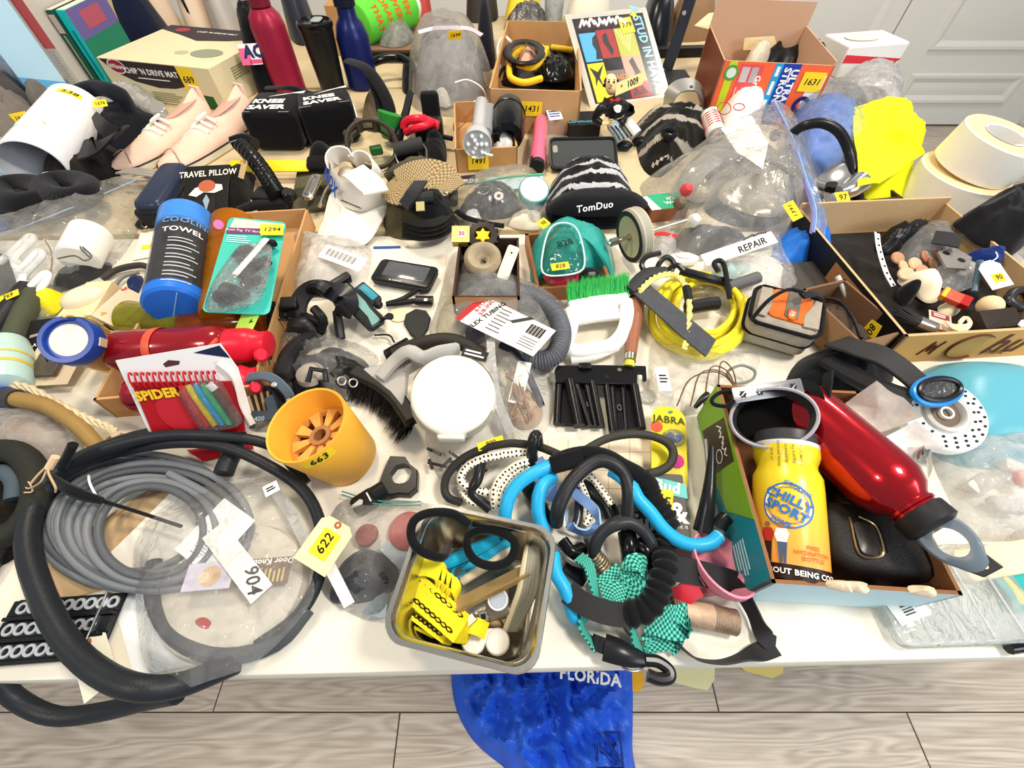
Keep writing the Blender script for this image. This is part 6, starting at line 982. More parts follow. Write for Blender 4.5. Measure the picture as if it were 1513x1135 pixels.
part(t,'case_body',MB().rbox(L_*1.02,W_2*1.02,-.016,0,.01,M@TR(L_*.5+.006,W_2/2,0),.004),mat('#17181a',.3)); part(t,'screen_glass',MB().rbox(L_*.74,W_2*.66,0,.0006,.002,M@TR(L_*.5+.008,W_2*.56,0),.0002),mat('#55585c',.1)); part(t,'bezel_line',MB().tube([M@V((x+L_*.5+.006,y+W_2/2,-.004)) for x,y in rrect(L_*1.02,W_2*1.02,.01,4)],.0012,6,True,1),mat('#3a3b3e',.3)); part(t,'white_print',MB().box(L_*.42,W_2*.08,.0,L_*.58,W_2*.105,.0005,M).cyl(.0016,0,.0005,M@TR(L_*.38,W_2*.093,0),12),mat('#d8d8d8',.5))
solo('white_card','large white card lying under the navigation screen','card',MB().prism([(p.x,p.y) for p in Ws([(540,368),(660,368),(655,420),(628,520),(560,505),(515,450)])],T+.0005,T+.0012),mat('#efe6d4',.7)); solo('blue_strip','blue edge strip behind the white card','strip',MB().prism([(p.x,p.y) for p in Ws([(552,366),(592,365),(592,368),(552,369)])],T+.0012,T+.003),mat('#2b4f96',.5))
t=thing('car_plug','black cable with a flat plug below the navigation screen','plug',P(620,442,0)); part(t,'plug_body',MB().tube(Ws([(1000,695,.012),(1095,698,.012)],0,zf),.010,10,sm=1,fl=.7),BKP); part(t,'cable',MB().tube(Ws([(840,715,.01),(920,690,.014),(990,650,.014),(1020,630,.012)],0,zf),.0045,8),BKP); part(t,'cable',MB().tube(Ws([(835,718,.01),(920,710,.01),(1000,698,.012)],0,zf),.005,8),BKP); part(t,'socket',MB().cb(.006,.006,.001,fr(P(*zf(1055,692),.02),V((1,0,0)))),WHT)
t=thing('paddle_disc','black round-ended flat paddle with a small silver stem','paddle',P(617,480,0)); part(t,'paddle',MB().prism([(p.x,p.y) for p in Ws([(935,830),(945,780),(1000,750),(1060,760),(1085,800),(1070,860),(1035,910),(1005,915),(970,890)],.004,zf)],T+.002,T+.008),mat('#1d1d1f',.5),.0015); part(t,'stem',MB().tube(Ws([(1018,905,.006),(1022,930,.006)],0,zf),.0035,8,sm=1),STEEL)
solo('wooden_token','round pale wooden token between phone holder and paddle','token',MB().cyl(.0185,0,.003,TR(*P(*zf(910,780),.001)),32,.0006),mat('#e9d6ae',.6,0,.05,100,.08,60))
q=Ws([(770,890,.01),(850,890,.012),(880,930,.014)],0,zf); t=thing('coil_cord','black coiled cord behind the grey brush handle','cord',q[0]); part(t,'straight_lead',MB().tube(q,.0016,6),BKP); A,B=P(*zf(960,935),.016),P(*zf(830,1010),.012); d=B-A; e1=UP; e2=d.normalized().cross(UP); part(t,'coil',MB().tube([A+d*(k/96)+(e1*math.cos(k*math.pi/4)+e2*math.sin(k*math.pi/4))*.009+e1*.0 for k in range(97)],.0018,6,sm=2),BKP)
t=thing('plastic_bag','clear bag of black hose and lens parts behind the yellow cup','bag',P(475,545,0)); part(t,'bag_film',MB(0).dome(Ws([(410,560),(412,500),(450,495),(520,505),(560,530),(540,560),(525,600),(480,600),(430,590)]),.045,0,14,60,2.2,.012,24,'crumple'),bag)
cord('corrugated_hose','dark ribbed hose inside the clear bag behind the yellow cup','' or [(420,560,.03),(428,530,.034),(445,510,.036),(470,500,.034)],.015,mat('#2b2b2c',.4),cat='hose',rf=lambda s:1+.1*math.sin(s*150),sm=24,n=14)
solo('lens_dome','glass lens dome inside the clear bag behind the yellow cup','lens',MB().lathe([(.022,0),(.020,.008),(.012,.014),(.002,.016)],TR(*P(460,555,.03)),28),mat('#a89f94',.1)); cord('black_bracket','black bent bracket frame standing in front of the lens dome','' or [(455,565,.05),(460,545,.06),(480,548,.06),(482,565,.05)],.004,HK,cat='bracket',sm=1)
for x,y in ((505,563),(522,566)): cord('key_ring','small silver split ring in the clear bag behind the cup','' or [(x+6*math.cos(a),y+6*math.sin(a),.05) for a in [k*math.pi/4 for k in range(8)]],.0014,STEEL,cat='ring',closed=True,group='silver rings behind the yellow cup')
lump('dark_clutter','black hose clutter filling the bag behind the cup','clutter',[(430,590),(440,540),(500,520),(545,540),(530,585),(480,598)],.03,mat('#1c1b1b',.4),amp=.016,ns=30,base=.001)
t=thing('plastic_bag','clear bag with a white barcode label beside the tray','bag',P(485,400,0)); part(t,'bag_film',MB(0).dome(Ws([(428,435),(440,395),(436,345),(480,355),(545,365),(548,395),(535,430),(500,440),(455,445)]),.05,0,16,64,2.2,.008,20,'crumple'),film(haze=.42))
lump('cream_pad','cream padded contents of the bag beside the tray','pad',[(435,432),(450,398),(490,385),(530,395),(530,425),(490,435)],.03,mat('#dccfbd',.8),base=.001)
A,B=P(480,366,.055),P(540,388,.055); M=fr(A,B-A,V((0,-.3,1))); t=thing('barcode_label','white barcode label slip on the bag beside the tray','label',A); l=(B-A).length; part(t,'label_sheet',MB().box(0,-.022,0,l,.008,.0006,M),WHT)
mb=MB()
for k in range(20): mb.box(l*(.12+.035*k),-.013,.0008,l*(.12+.035*k)+.0008+.001*(k%3==0),.002,.001,M)
part(t,'barcode',mb,mat('#4a3a34',.6))
t=thing('plastic_bag','clear bag of grey flexible tubing with a white and red card','bag',P(740,470,0)); cord('flex_tubing','grey ribbed flexible tubing coiled inside the clear bag',[(210,670,.03),(260,630,.034),(350,630,.036),(480,660,.038),(590,720,.038),(660,800,.036),(680,900,.034),(640,1000,.03),(560,1030,.026),(480,1010,.02)],.0155,mat('#5e6168',.4),zg,cat='tube',rf=lambda s:1+.07*math.sin(s*420),sm=40,n=14)
cord('flex_tubing','inner turn of grey ribbed tubing behind the red and white card',[(600,770,.02),(520,720,.022),(420,690,.022),(330,680,.02),(250,720,.018),(190,820,.016),(200,910,.016)],.0155,mat('#4c4f56',.4),zg,cat='tube',rf=lambda s:1+.07*math.sin(s*360),sm=40,n=14)
a,b,c=P(*zg(85,800),.045),P(*zg(520,1010),.055),P(*zg(150,640),.05); f=Fc(a,b-a,(c-a)); mc=thing('header_card','white and red packaging card reading FLEX TUBING with barcode','card',a); part(mc,'card_sheet',MB().prism([(0,0),(f.L,0),(f.L*1.02,f.W*.9),(f.L*.04,f.W)],0,.0008,f.M0),WHT); f.poly(mc,'red_band',[(0,.0),(.07,.0),(.13,1.0),(.03,1.0)],mat('#b3202c',.5),.001); f.text(mc,'print','6-FOOT\n3/8-INCH',.17,.75,.011,mat('#b3202c',.5),90,.0016,bold=.02); f.text(mc,'print','FLEX TUBING',.28,.48,.012,INK,75,.0016,bold=.03); f.lines(mc,'small_print',.36,.1,.55,.9,7,mat('#6a6a6c',.6),.0012,.3)
f.poly(mc,'hose_picture',[(.53,.62),(.7,.98),(.75,.95),(.58,.58)],mat('#2d2d30',.5),.001); mb=MB()
for k in range(14): mb.box(f.L*(.76+.013*k),f.W*.5,.001,f.L*(.76+.013*k)+.0012+.001*(k%3==0),f.W*.8,.0013,f.M0)
part(mc,'barcode',mb,INK); f.lines(mc,'small_print',.76,.1,.96,.42,4,mat('#77777a',.6),.0012,.3)
part(t,'bag_film',MB(0).dome(Ws([(635,505),(650,440),(672,372),(720,395),(790,425),(845,460),(838,510),(815,545),(760,540),(700,515)]),.058,0,18,72,2.4,.008,20,'crumple'),film(haze=.2)); lump('yellow_bits','crumpled amber backing inside the tubing bag','backing',[(645,495),(655,450),(675,430),(690,460),(680,500)],.02,mat('#cbbd96',.6),base=.001)
t=thing('scrub_brush','white plastic looped-handle brush with bright green bristles','brush',P(870,470,0)); WP=mat('#f4f3ee',.35)
ptsB=Ws([(720,740,.035),(860,712,.037),(980,700,.038),(1050,690,.038)],0,zg); part(t,'brush_head',MB().ribbon(ptsB,.02,.02,V((0,-.2,1))),WP,.004)
part(t,'handle_loop',MB().tube(Ws([(1040,705,.035),(1050,780,.034),(1030,870,.03),(970,940,.026),(880,970,.022),(760,980,.02),(700,950,.02),(720,880,.024),(740,790,.03),(730,745,.034)],0,zg),.013,12,fl=.8),WP); part(t,'handle_web',MB().ribbon(Ws([(760,790,.03),(880,770,.032),(1000,760,.034)],0,zg),.03,.012,V((0,-.2,1))),WP,.003); part(t,'handle_tail',MB().tube(Ws([(980,940,.024),(860,990,.018),(730,1010,.012)],0,zg),.014,12,fl=.6),WP)
mb=MB()
for k in range(1500):
	s=random.random(); p=cr(ptsB,8); i=min(int(s*(len(p)-1)),len(p)-2)
	q=p[i].lerp(p[i+1],s*(len(p)-1)-i)+V((0,random.uniform(-.003,.008),random.uniform(-.004,.006))); e=q+V((random.uniform(-.006,.006),+.034+random.uniform(-.004,.004),.024+random.uniform(-.006,.004))); b=mb.vs([q-V((.001,0,0)),q+V((.001,0,0)),e]); mb.fc(b,b+1,b+2)
part(t,'bristles',mb,mat('#25b04c',.5),kind='stuff',flat=True)
t=thing('wooden_handle','brown wooden brush handle with black tip and silver ferrule','handle',P(940,490,0)); part(t,'handle_grip',MB().tube(Ws([(1100,700,.03),(1090,800,.03),(1075,900,.028),(1065,1000,.026)],0,zg),.0125,14,rf=lambda s:1.12-.35*s),mat('#96624a',.35,0,.1,40,.2,40)); part(t,'black_tip',MB().tube(Ws([(1112,655,.03),(1104,690,.03),(1100,720,.03)],0,zg),.0145,14,rf=lambda s:.85+.2*math.sin(3*s)),BGL); part(t,'ferrule',MB().tube(Ws([(1066,995,.026),(1061,1035,.025)],0,zg),.0095,12,sm=1),STEEL); part(t,'bristle_tip',MB().tube(Ws([(1061,1035,.025),(1056,1065,.022)],0,zg),.008,10,sm=1),mat('#d8d24a',.7))
TM,TL2,TW2=quadM((793,428),(905,420),(790,345),.03); TM=TM@TR(0,0,.001); t=thing('wooden_tray','small brown wooden tray under the teal pack and the wheel','tray',TM@V((TL2/2,TW2/2,0))); carton(t,TM,TL2,TW2,.03,mat('#a06b42',.6,0,.1,60,.2,25),mat('#8a5a38',.7),.006)
t=thing('teal_pack','teal film-wrapped pack marked 828 with red base and yellow sticker','pack',P(845,385,.02)); TEF=mat('#2e9c94',.25,0,.25,60); part(t,'pack_body',MB().dome(Ws([(510,600),(512,400),(560,330),(680,265),(800,290),(930,350),(975,500),(960,580),(880,530),(760,560),(600,560)],.012,zg),.05,.012,14,60,3,.008,30,'crumple'),TEF); part(t,'oval_film',MB().dome(Ws([(575,540),(580,400),(620,290),(690,262),(760,290),(800,400),(800,520),(690,560)],.05,zg),.018,.05,8,40,3),film('#7fd6ce',.25,.1,14,'#5cc7bd',.4)); part(t,'white_rim',MB().tube(Ws([(575,540,.058),(580,400,.066),(620,290,.07),(690,262,.07),(760,290,.07),(800,400,.066),(800,520,.058),(690,555,.056)],0,zg),.0016,6,True),mat('#d6f0ec',.4)); part(t,'red_base',MB().dome(Ws([(580,560),(690,560),(780,545),(770,580),(690,610),(610,600)],.03,zg),.014,.03,6,28),mat('#c3243c',.4))
lot(t,fr(P(*zg(672,505),.068),P(*zg(730,497),.068)-P(*zg(614,513),.068),V((0,-.35,1))),.032,.014,'828',size=.013); text(t,'number','828',fr(P(*zg(700,375),.072),P(*zg(760,360),.072)-P(*zg(640,390),.072),V((0,-.2,1))),.02,INK,.01)
part(t,'black_pouch',MB().dome(Ws([(740,590),(800,530),(900,540),(910,580),(850,615),(770,620)],.02,zg),.02,.02,6,28),BFAB); part(t,'buckle',MB().cb(.012,.007,.004,fr(P(*zg(850,548),.045),V((1,.1,0)))),mat('#9a9a98',.3,.8))
t=thing('rubber_wheel','cream plastic wheel with black tyre on a steel axle','wheel',P(935,375,0)); c=P(938,348,.065); axd=(P(650+1290*.264,260+270*.264,.075)-P(650+960*.264,260+370*.264,.065)).normalized(); M=frz(c,axd); CW=mat('#d2c09a',.5)
part(t,'tyre',MB().lathe([(.040,-.011),(.045,-.012),(.050,-.008),(.0505,-.004),(.049,-.003),(.0505,-.001),(.049,.001),(.0505,.003),(.049,.005),(.0505,.007),(.049,.011),(.043,.013),(.040,.01)],M,48),mat('#b9b4a4',.6)); part(t,'black_wall',MB().lathe([(.0385,-.0125),(.0475,-.0125),(.047,-.0135),(.0385,-.0135)],M,48),mat('#2b2722',.6)); part(t,'hub_disc',MB().lathe([(.001,-.009),(.03,-.009),(.037,-.0125),(.0395,-.0125),(.0395,.008),(.001,.008)],M,40),CW); part(t,'axle_washer',MB().cyl(.006,-.014,-.008,M,16),STEEL); part(t,'axle_rod',MB().cyl(.0036,-.055,.11,M,12),STEEL); part(t,'axle_nut',MB().lathe([(.008,-.05),(.008,-.036),(.006,-.034)],M,6),STEEL)
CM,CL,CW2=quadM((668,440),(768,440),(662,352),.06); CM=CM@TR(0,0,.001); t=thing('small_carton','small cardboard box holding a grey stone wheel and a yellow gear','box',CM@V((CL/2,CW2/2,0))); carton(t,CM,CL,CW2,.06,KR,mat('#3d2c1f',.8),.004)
c=P(*zg(240,470),.06); M=frz(c,V((0,-.35,1))); t=thing('stone_wheel','grey stone grinding wheel with a deep centre hole','wheel',c-V((0,0,.02))); part(t,'wheel_body',MB().lathe([(.006,-.004),(.011,.0),(.0145,.002),(.018,.011),(.026,.014),(.033,.008),(.034,-.006),(.028,-.013),(.006,-.013)],M,40),mat('#a8977c',.8,0,.25,120,.3,50),ang=60)
c=P(*zg(240,340),.07); M=frz(c,V((0,-.45,1))); t=thing('toothed_wheel','black toothed wheel with a yellow star centre','gear',c-V((0,0,.02))); part(t,'wheel_rim',MB().lathe([(.014,-.01),(.024,-.011),(.028,-.004),(.027,.006),(.016,.008),(.013,.0)],M,32),mat('#2a231e',.5))
for k in range(14): part(t,'tooth',MB().cb(.004,.004,.012,M@RZ(k*360/14)@TR(.0285,0,-.001)),mat('#2a231e',.5))
part(t,'yellow_star',MB().prism([((.016 if q%2 else .009)*math.cos(q*math.pi/6),(.016 if q%2 else .009)*math.sin(q*math.pi/6)) for q in range(12)],-.002,.006,M),mat('#e8c81c',.4),.001)
A,B=P(*zg(345,580),.05),P(*zg(415,395),.075); t=thing('paint_stick','off-white wooden stick with a small nail hole in the small box','stick',A); M=fr(A,B-A,V((.1,-.5,1))); l=(B-A).length; part(t,'stick_body',MB().rbox(l,.021,-.003,.003,.005,M@TR(l/2,0,0),.001),mat('#e3d8c4',.7,0,.1,80,.08,60)); part(t,'nail_hole',MB().cyl(.0018,.003,.0036,M@TR(l*.78,0,0),10),INK)
f=Fc(P(*zg(65,370),.07),P(*zg(165,370),.07)-P(*zg(65,370),.07),P(*zg(70,280),.085)-P(*zg(65,370),.07)); t=thing('spark_pack','small yellow printed tube with a red 30 badge','pack',f.o); f.rect(t,'pack_face',0,0,1,1,mat('#d9cf7a',.5)); part(t,'badge',MB().prism(circ(.0085,6),0,.0006,f.M(.55,.5,.001)),WHT); f.text(t,'print','30',.55,.5,.011,mat('#d02a30',.5),0,.0022,bold=.03)
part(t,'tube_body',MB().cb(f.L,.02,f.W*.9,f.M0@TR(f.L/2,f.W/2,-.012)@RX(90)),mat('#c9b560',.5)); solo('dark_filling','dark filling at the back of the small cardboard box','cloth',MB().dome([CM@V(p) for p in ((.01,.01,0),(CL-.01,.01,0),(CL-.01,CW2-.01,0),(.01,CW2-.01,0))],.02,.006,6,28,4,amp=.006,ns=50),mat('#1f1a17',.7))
solo('white_card','white card lying between small box and wooden tray','card',MB().prism([(p.x,p.y) for p in Ws([(772,385),(790,385),(792,430),(775,432)])],T+.0005,T+.0012),mat('#e6e2d8',.7))
# ================= repair bag, big ziploc, blue cloth
lump('white_cloth','white folded cloth inside the zip bag marked REPAIR','cloth',[(1050,430),(1060,390),(1120,380),(1165,400),(1150,435),(1100,455)],.03,mat('#e6ddd0',.8),base=.001); cord('grey_tube','grey tube piece lying across the zip bag marked REPAIR',[(1075,425,.04),(1120,410,.045)],.011,mat('#5c5c60',.4),cat='tube',sm=1)
lump('teal_cap','pale teal plastic piece in the zip bag marked REPAIR','cap',[(1050,415),(1060,395),(1100,392),(1115,405),(1080,420)],.02,mat('#9fb8b4',.4),base=.02)
t=thing('zip_bag','clear zip bag with REPAIR handwritten on its white band','bag',P(1110,420,0)); part(t,'bag_film',MB(0).dome(Ws([(1045,450),(1040,390),(1060,365),(1140,345),(1160,370),(1185,440),(1140,455),(1090,470)]),.048,0,14,60,2.2,.008,22,'crumple'),film(haze=.3))
f=Fc(P(1045,394,.05),P(1150,358,.062)-P(1045,394,.05),P(1040,376,.058)-P(1045,394,.05)); f.rect(t,'write_on_band',0,0,1,1,mat('#e4e2de',.5)); f.text(t,'handwriting','REPAIR',.66,.4,.019,INK,2,.0012,bold=.015,shear=.2); scrib(t,f,.62,1.0,.95,1.2,6,INK,.001)
lump('blue_cloth','bright blue folded cloth beside the wide cardboard box','cloth',[(1140,400),(1150,350),(1185,335),(1222,345),(1224,388),(1190,395)],.045,mat('#1f6fd0',.6,0,.2,60),amp=.006)
lump('grey_mesh_cap','dark grey mesh headgear inside the big zip bag','headgear',[(1040,310),(1060,270),(1110,262),(1160,290),(1150,330),(1090,335)],.05,cloth('#3a3835'),base=.001)
lump('silver_foil','wrinkled silver foil piece inside the big zip bag','foil',[(1060,290),(1090,245),(1150,230),(1190,260),(1180,310),(1120,320)],.035,mat('#b5a68c',.22,.8,.4,40),base=.03,amp=.014)
cord('dark_strap','dark strap bending across the foil in the big zip bag',[(1045,262,.075),(1080,240,.085),(1125,235,.085),(1165,255,.07),(1172,300,.05)],.008,BFAB,cat='strap',fl=.5)
lump('black_pouch','black pouch low in the big zip bag above the REPAIR bag','pouch',[(1000,365),(1010,340),(1060,345),(1100,350),(1095,372),(1040,378)],.03,BFAB)
lump('grey_cloth','grey cloth folded under the silver foil in the big zip bag','cloth',[(1000,270),(1050,215),(1120,205),(1150,240),(1080,275),(1030,300)],.035,cloth('#8a867d'),base=.02)
for k,(x,y,c,lab) in enumerate(((1010,285,'#d8444a','small red plug inside the left end of the big zip bag'),(1032,290,'#cfc2a4','cream knob beside the red plug in the big zip bag'),(1000,305,'#6b5a4a','brown knob at the left end of the big zip bag'),(1020,330,'#d9d6d0','white knob low at the left of the big zip bag'),(1140,205,'#3d3c3e','dark grey cap near the top of the big zip bag'))): solo('knob',lab,'knob',MB().lathe([(.008,0),(.012,.003),(.013,.012),(.009,.02),(.003,.022)],frz(P(x,y,.05),V((.3,-.4,1))),18),mat(c,.4))
sheet('paper_slip','white paper slip inside the top of the big zip bag','paper',[(1065,190,.10),(1110,170,.11),(1135,210,.10),(1128,250,.09),(1090,225,.09)],WHT,.004)
t=thing('zip_bag','big clear zip bag of gear with lilac zip, yellow sticker 1391','bag',P(1090,300,0))
part(t,'bag_film',MB(0).dome(Ws([(945,278),(990,245),(1060,200),(1135,160),(1165,170),(1195,230),(1215,310),(1205,345),(1170,360),(1100,375),(1010,385),(990,330)]),.115,0,22,96,2.6,.016,14,'crumple',c=P(1085,310,0)),film(haze=.24,cs=16,bstr=.9))
zp=Ws([(1140,150,.1),(1165,200,.10),(1185,260,.09),(1200,310,.08),(1198,345,.06)]); part(t,'zip_strip',MB().ribbon(zp,.005,.002,V((.4,-.4,1))),mat('#b48ac0',.4)); part(t,'zip_flap',MB().ribbon([p+V((.016,0,-.004)) for p in zp],.04,.0008,V((.5,-.3,1))),film('#dfeaff',.4,.1,18,'#bcd3ff')); part(t,'zip_strip',MB().tube([p+V((.006,0,.002)) for p in zp],.0012,6),mat('#8fb6ee',.4))
a,b,c=P(1168,326,.085),P(1184,322,.085),P(1160,300,.10); f=Fc(P(1172,327,.09),P(1186,320,.09)-P(1172,327,.09),P(1163,302,.105)-P(1172,327,.09)); lot(t,f.M(.5,.5,.0,90),f.W*1.05,f.L*1.1,'1391',size=.022)
solo('wrist_box','green and brown box reading Wrist beside the big zip bag','box',MB().cb(.06,.04,.001,fr(P(975,300,.045),V((1,.05,0)),V((0,-.6,1)))),mat('#3aa377',.4)) if 0 else None
B_=Bx(fr(P(958,330,.001),P(1000,325,.001)-P(958,330,.001)),.085,.06,.03); t=thing('wrist_box','green topped small box reading Wrist beside the striped beanie','box',B_.c); B_.solid(t,'box_body',mat('#8a5436',.6)); B_.top.rect(t,'green_top',.02,.02,.98,.98,mat('#2fa377',.4)); B_.top.poly(t,'white_corner',[(.0,.0),(.25,.0),(.12,.9),(.0,.9)],WHT,.0008); B_.top.text(t,'print','it\'s\nWrist',.66,.45,.016,WHT,0,.002,bold=.02)
lump('red_zip_bag','small clear bag with red zip beneath the wheel axle','bag',[(965,370),(970,348),(998,346),(1000,365),(995,385),(975,382)],.02,film(haze=.3)); cord('red_zip','red zip strip beneath the wheel axle',[(965,347,.02),(980,345,.024),(1000,350,.022)],.005,mat('#d9222e',.4),cat='zip',fl=.5)
t=thing('white_spool','white oval plastic piece behind the hooks of the yellow cord','cap',P(1005,385,0)); part(t,'cap_body',MB().lathe([(.01,0),(.022,.004),(.022,.012),(.012,.016)],TR(*P(1008,388,.004)),28,sx=1.3,sy=.7),WHT); part(t,'cap_rim',MB().lathe([(.012,.016),(.013,.018),(.008,.018)],TR(*P(1008,388,.004)),28,sx=1.3,sy=.7),mat('#d9d6ce',.5))
# ================= back rows, left
def pxbox(bl,br,tl,bk):
	a,b=P(*bl),P(*br); M=fr(a+V((0,0,.001)),b-a); Hh=PY(*tl,a.y).z-T; W=(M.inverted()@P(*bk,Hh)).y; return Bx(M,(b-a).length,abs(W),Hh)
def up(base,top,h0=0):
	a=P(*base,h0); return a,PY(*top,a.y)
BEI=mat('#e3d7b2',.5); DK=mat('#33282b',.5)
Hc=.107; M,L,W=quadM((142,85),(308,102),(190,32),Hc); B_=Bx(M@TR(0,0,.001),L,W,Hc); t=thing('mat_box','beige golf mat box reading CHIP N DRIVE MAT behind pink shoes','box',B_.c); B_.solid(t,'box_body',BEI,.0015)
F_=B_.front; F_.poly(t,'dark_banner',[(.02,.98),(.7,.98),(.71,.5),(.6,.42),(.45,.4),(.25,.5),(.1,.7)],DK); part(t,'oval_badge',MB().prism(circ(.03,28,sy=.62),.0008,.0012,F_.M(.15,.83,0)),mat('#a02436',.4)); part(t,'oval_rim',MB().loft([[(x,y,.0013) for x,y in circ(.03,28,sy=.62)],[(x,y,.0013) for x,y in circ(.027,28,sy=.6)]],F_.M(.15,.83,0)),WHT); F_.text(t,'print','Wilson',.15,.83,.016,WHT,0,.002,bold=.03)
F_.text(t,'print',"CHIP 'N DRIVE MAT",.45,.76,.02,WHT,0,.0015,bold=.03); F_.lines(t,'small_print',.3,.58,.62,.63,1,WHT,.0015); F_.poly(t,'green_patch',[(.7,.0),(.93,.0),(.92,.32),(.7,.36)],mat('#1f5a2c',.5)); F_.lines(t,'small_print',.35,.05,.66,.3,5,mat('#9a9268',.6))
lot(t,F_.M(.77,.68),.05,.062,'689',size=.024,rot=0)
F_=B_.top; F_.poly(t,'dark_banner',[(.0,1),(1,1),(1,.8),(.75,.68),(.5,.62),(.25,.75),(0,.86)],DK); part(t,'oval_badge',MB().prism(circ(.026,28,sy=.7),.0008,.0012,F_.M(.2,.88,0)),mat('#a02436',.4)); F_.text(t,'print',"CHIP 'N DRIVE MAT",.55,.86,.016,WHT,0,.0015,bold=.02); part(t,'ball_picture',MB().prism(circ(.05,28,sy=.7),.0004,.0008,F_.M(.78,.33,0)),mat('#8e9580',.6)); part(t,'ball_picture',MB().prism(circ(.022,20,sy=.7),.0004,.0008,F_.M(.57,.3,0)),mat('#b7b49a',.6))
F_=B_.right; F_.lines(t,'small_print',.25,.5,.75,.8,5,mat('#8a8258',.6)); F_.rect(t,'barcode_label',.55,.2,.8,.42,WHT); F_.lines(t,'barcode',.58,.22,.78,.4,7,INK,.001,.5)
LB=mat('#b5dcf5',.4)
B_=pxbox((-75,100),(60,157),(-160,-60),(60,60)); B_.H=.34; B_=Bx(B_.M,B_.L,.10,.34); t=thing('appliance_box','tall pale blue printed box at the far left back','box',B_.c); B_.solid(t,'box_body',LB)
for F_ in (B_.front,B_.right): F_.poly(t,'blue_band',[(0,0),(1,0),(1,.1),(0,.22)],mat('#5fb0e4',.4))
F_=B_.front; F_.poly(t,'pale_swirl',[(.3,.12),(.9,.1),(1,.3),(.8,.42),(.5,.36)],mat('#dff0fb',.4),.0008); part(t,'fan_picture',MB().prism(circ(.045,24,sy=.5),.0012,.0015,F_.M(.66,.42,0,-25)),mat('#2c4f9a',.4)); part(t,'dot_print',MB().prism(circ(.012,16),.0012,.0015,F_.M(.8,.1,0)),mat('#1d4f9e',.4)); F_.text(t,'print','COOL',.92,.07,.03,WHT,0,.002,bold=.03); lot(t,F_.M(.55,.8),.05,.035,'')
F_=B_.right; F_.text(t,'print','COOL',.5,.07,.03,WHT,0,.002,bold=.03)
def book(bl,br,tl,depth,label,name='book',mats=None):
	a,b=P(*bl),P(*br); Hh=PY(*tl,a.y).z-T; M=fr(a+V((0,0,.001)),V((1,.02,0))); B=Bx(M,abs(b.x-a.x),depth,Hh); t=thing(name,label,'book',B.c); B.solid(t,'cover',mats); part(t,'page_block',MB().box(B.L*.1,.004,B.H-.001,B.L*.9,B.W,B.H+.0012,M),mat('#e9e0cc',.8)); return t,B
t,B=book((112,137),(141,128),(15,-2),.2,'thick book with a salmon red and grey spine beside the blue box',mats=mat('#c4beb8',.6)); B.front.rect(t,'red_spine',0,.5,1,1,mat('#c05658',.6)); B.front.lines(t,'spine_print',.3,.05,.7,.48,14,mat('#a9a29c',.6))
t,B=book((142,129),(153,127),(58,16),.2,'slim dark green book second from the blue box',mats=mat('#1c4a3c',.5)); scrib(t,B.front,.5,.12,.5,.7,9,mat('#9fb89a',.6),.003,'spine_print'); B.front.rect(t,'picture_patch',0,.72,1,.95,mat('#b9aaa2',.5))
t,B=book((154,127),(168,126),(74,16),.2,'book with bright turquoise spine and green cover beside the mat box',mats=mat('#19b9c0',.4)); scrib(t,B.front,.5,.1,.5,.75,16,mat('#0d8f9c',.5),.002,'spine_print'); B.right.rect(t,'green_cover',.0,.0,1,.62,mat('#1f7f63',.5)); B.right.rect(t,'violet_cover',0,.62,1,1,mat('#6a5f9e',.5)); B.right.rect(t,'red_panel',.25,.7,.75,.93,mat('#b2566c',.5),.0008)
t,B=book((190,75),(205,72),(135,0),.14,'brown and gold book leaning behind the mat box',mats=mat('#8a5a2a',.6)); B.right.rect(t,'gold_cover',0,0,1,1,mat('#cdbf94',.6)); 
lump('navy_cloth','navy blue cloth heap behind the mat box','cloth',[(165,60),(195,40),(235,42),(260,55),(240,75),(190,78)],.2,cloth('#141a33'),amp=.02)
def boot(bx,tx,w,label):
	a,b=up(bx,tx); t=thing('ankle_boot',label,'boot',a); S=mat('#e7d2be',.8,0,.15,300)
	rings=[]; 
	for z,r,dy in ((0,w*1.05,0),(.02,w*1.1,0),(.07,w,.0),(.14,w*.86,.01),(.22,w*.8,.015)): rings.append([(a.x+r*math.cos(q),a.y+dy+r*1.3*math.sin(q),T+z) for q in [k*math.pi/12 for k in range(24)]])
	part(t,'boot_shaft',MB().loft(rings,cap0=True,cap1=True),S,ang=60); part(t,'black_strap',MB().ribbon([V((a.x+w*.1,a.y-w*1.31,T+.04)),V((a.x-w*.05,a.y-w*1.15,T+.12)),V((a.x-w*.3,a.y-w*1.02,T+.2))],.008,.003,V((0,-1,.2))),BFAB); part(t,'dark_sole',MB().lathe([(w*1.07,0),(w*1.1,.008),(w*1.1,.012)],TR(a.x,a.y,T+.0)@Matrix.Diagonal((1,1.3,1,1)),24),mat('#cfb9a4',.7))
boot((250,48),(235,0),.05,'beige ankle boot standing behind the mat box, left one'); boot((306,48),(300,0),.055,'beige ankle boot standing behind the mat box, right one')
lump('black_beanie','black knitted cap with a pink and white patch beside the mat box','cap',[(384,146),(385,118),(400,102),(424,110),(424,140),(402,150)],.2,cloth('#101013'),amp=.015,p=3)
y_=P(370,140).y-.05; f=Fc(PY(359,97,y_),PY(389,95,y_)-PY(359,97,y_),PY(354,70,y_)-PY(359,97,y_)+V((0,.02,0))); t=thing('sewn_patch','pink, white and navy patch lettered AC on the black cap','patch',f.o); f.rect(t,'patch_base',0,0,1,1,mat('#f0e9ee',.6)); f.rect(t,'pink_half',0,0,.5,.8,mat('#e0628f',.6),.0008); f.text(t,'print','AC',.68,.6,.04,mat('#1d2b5a',.6),0,.0016,bold=.05); f.rect(t,'pink_band',.4,.05,1,.25,mat('#d9517f',.6),.0008)
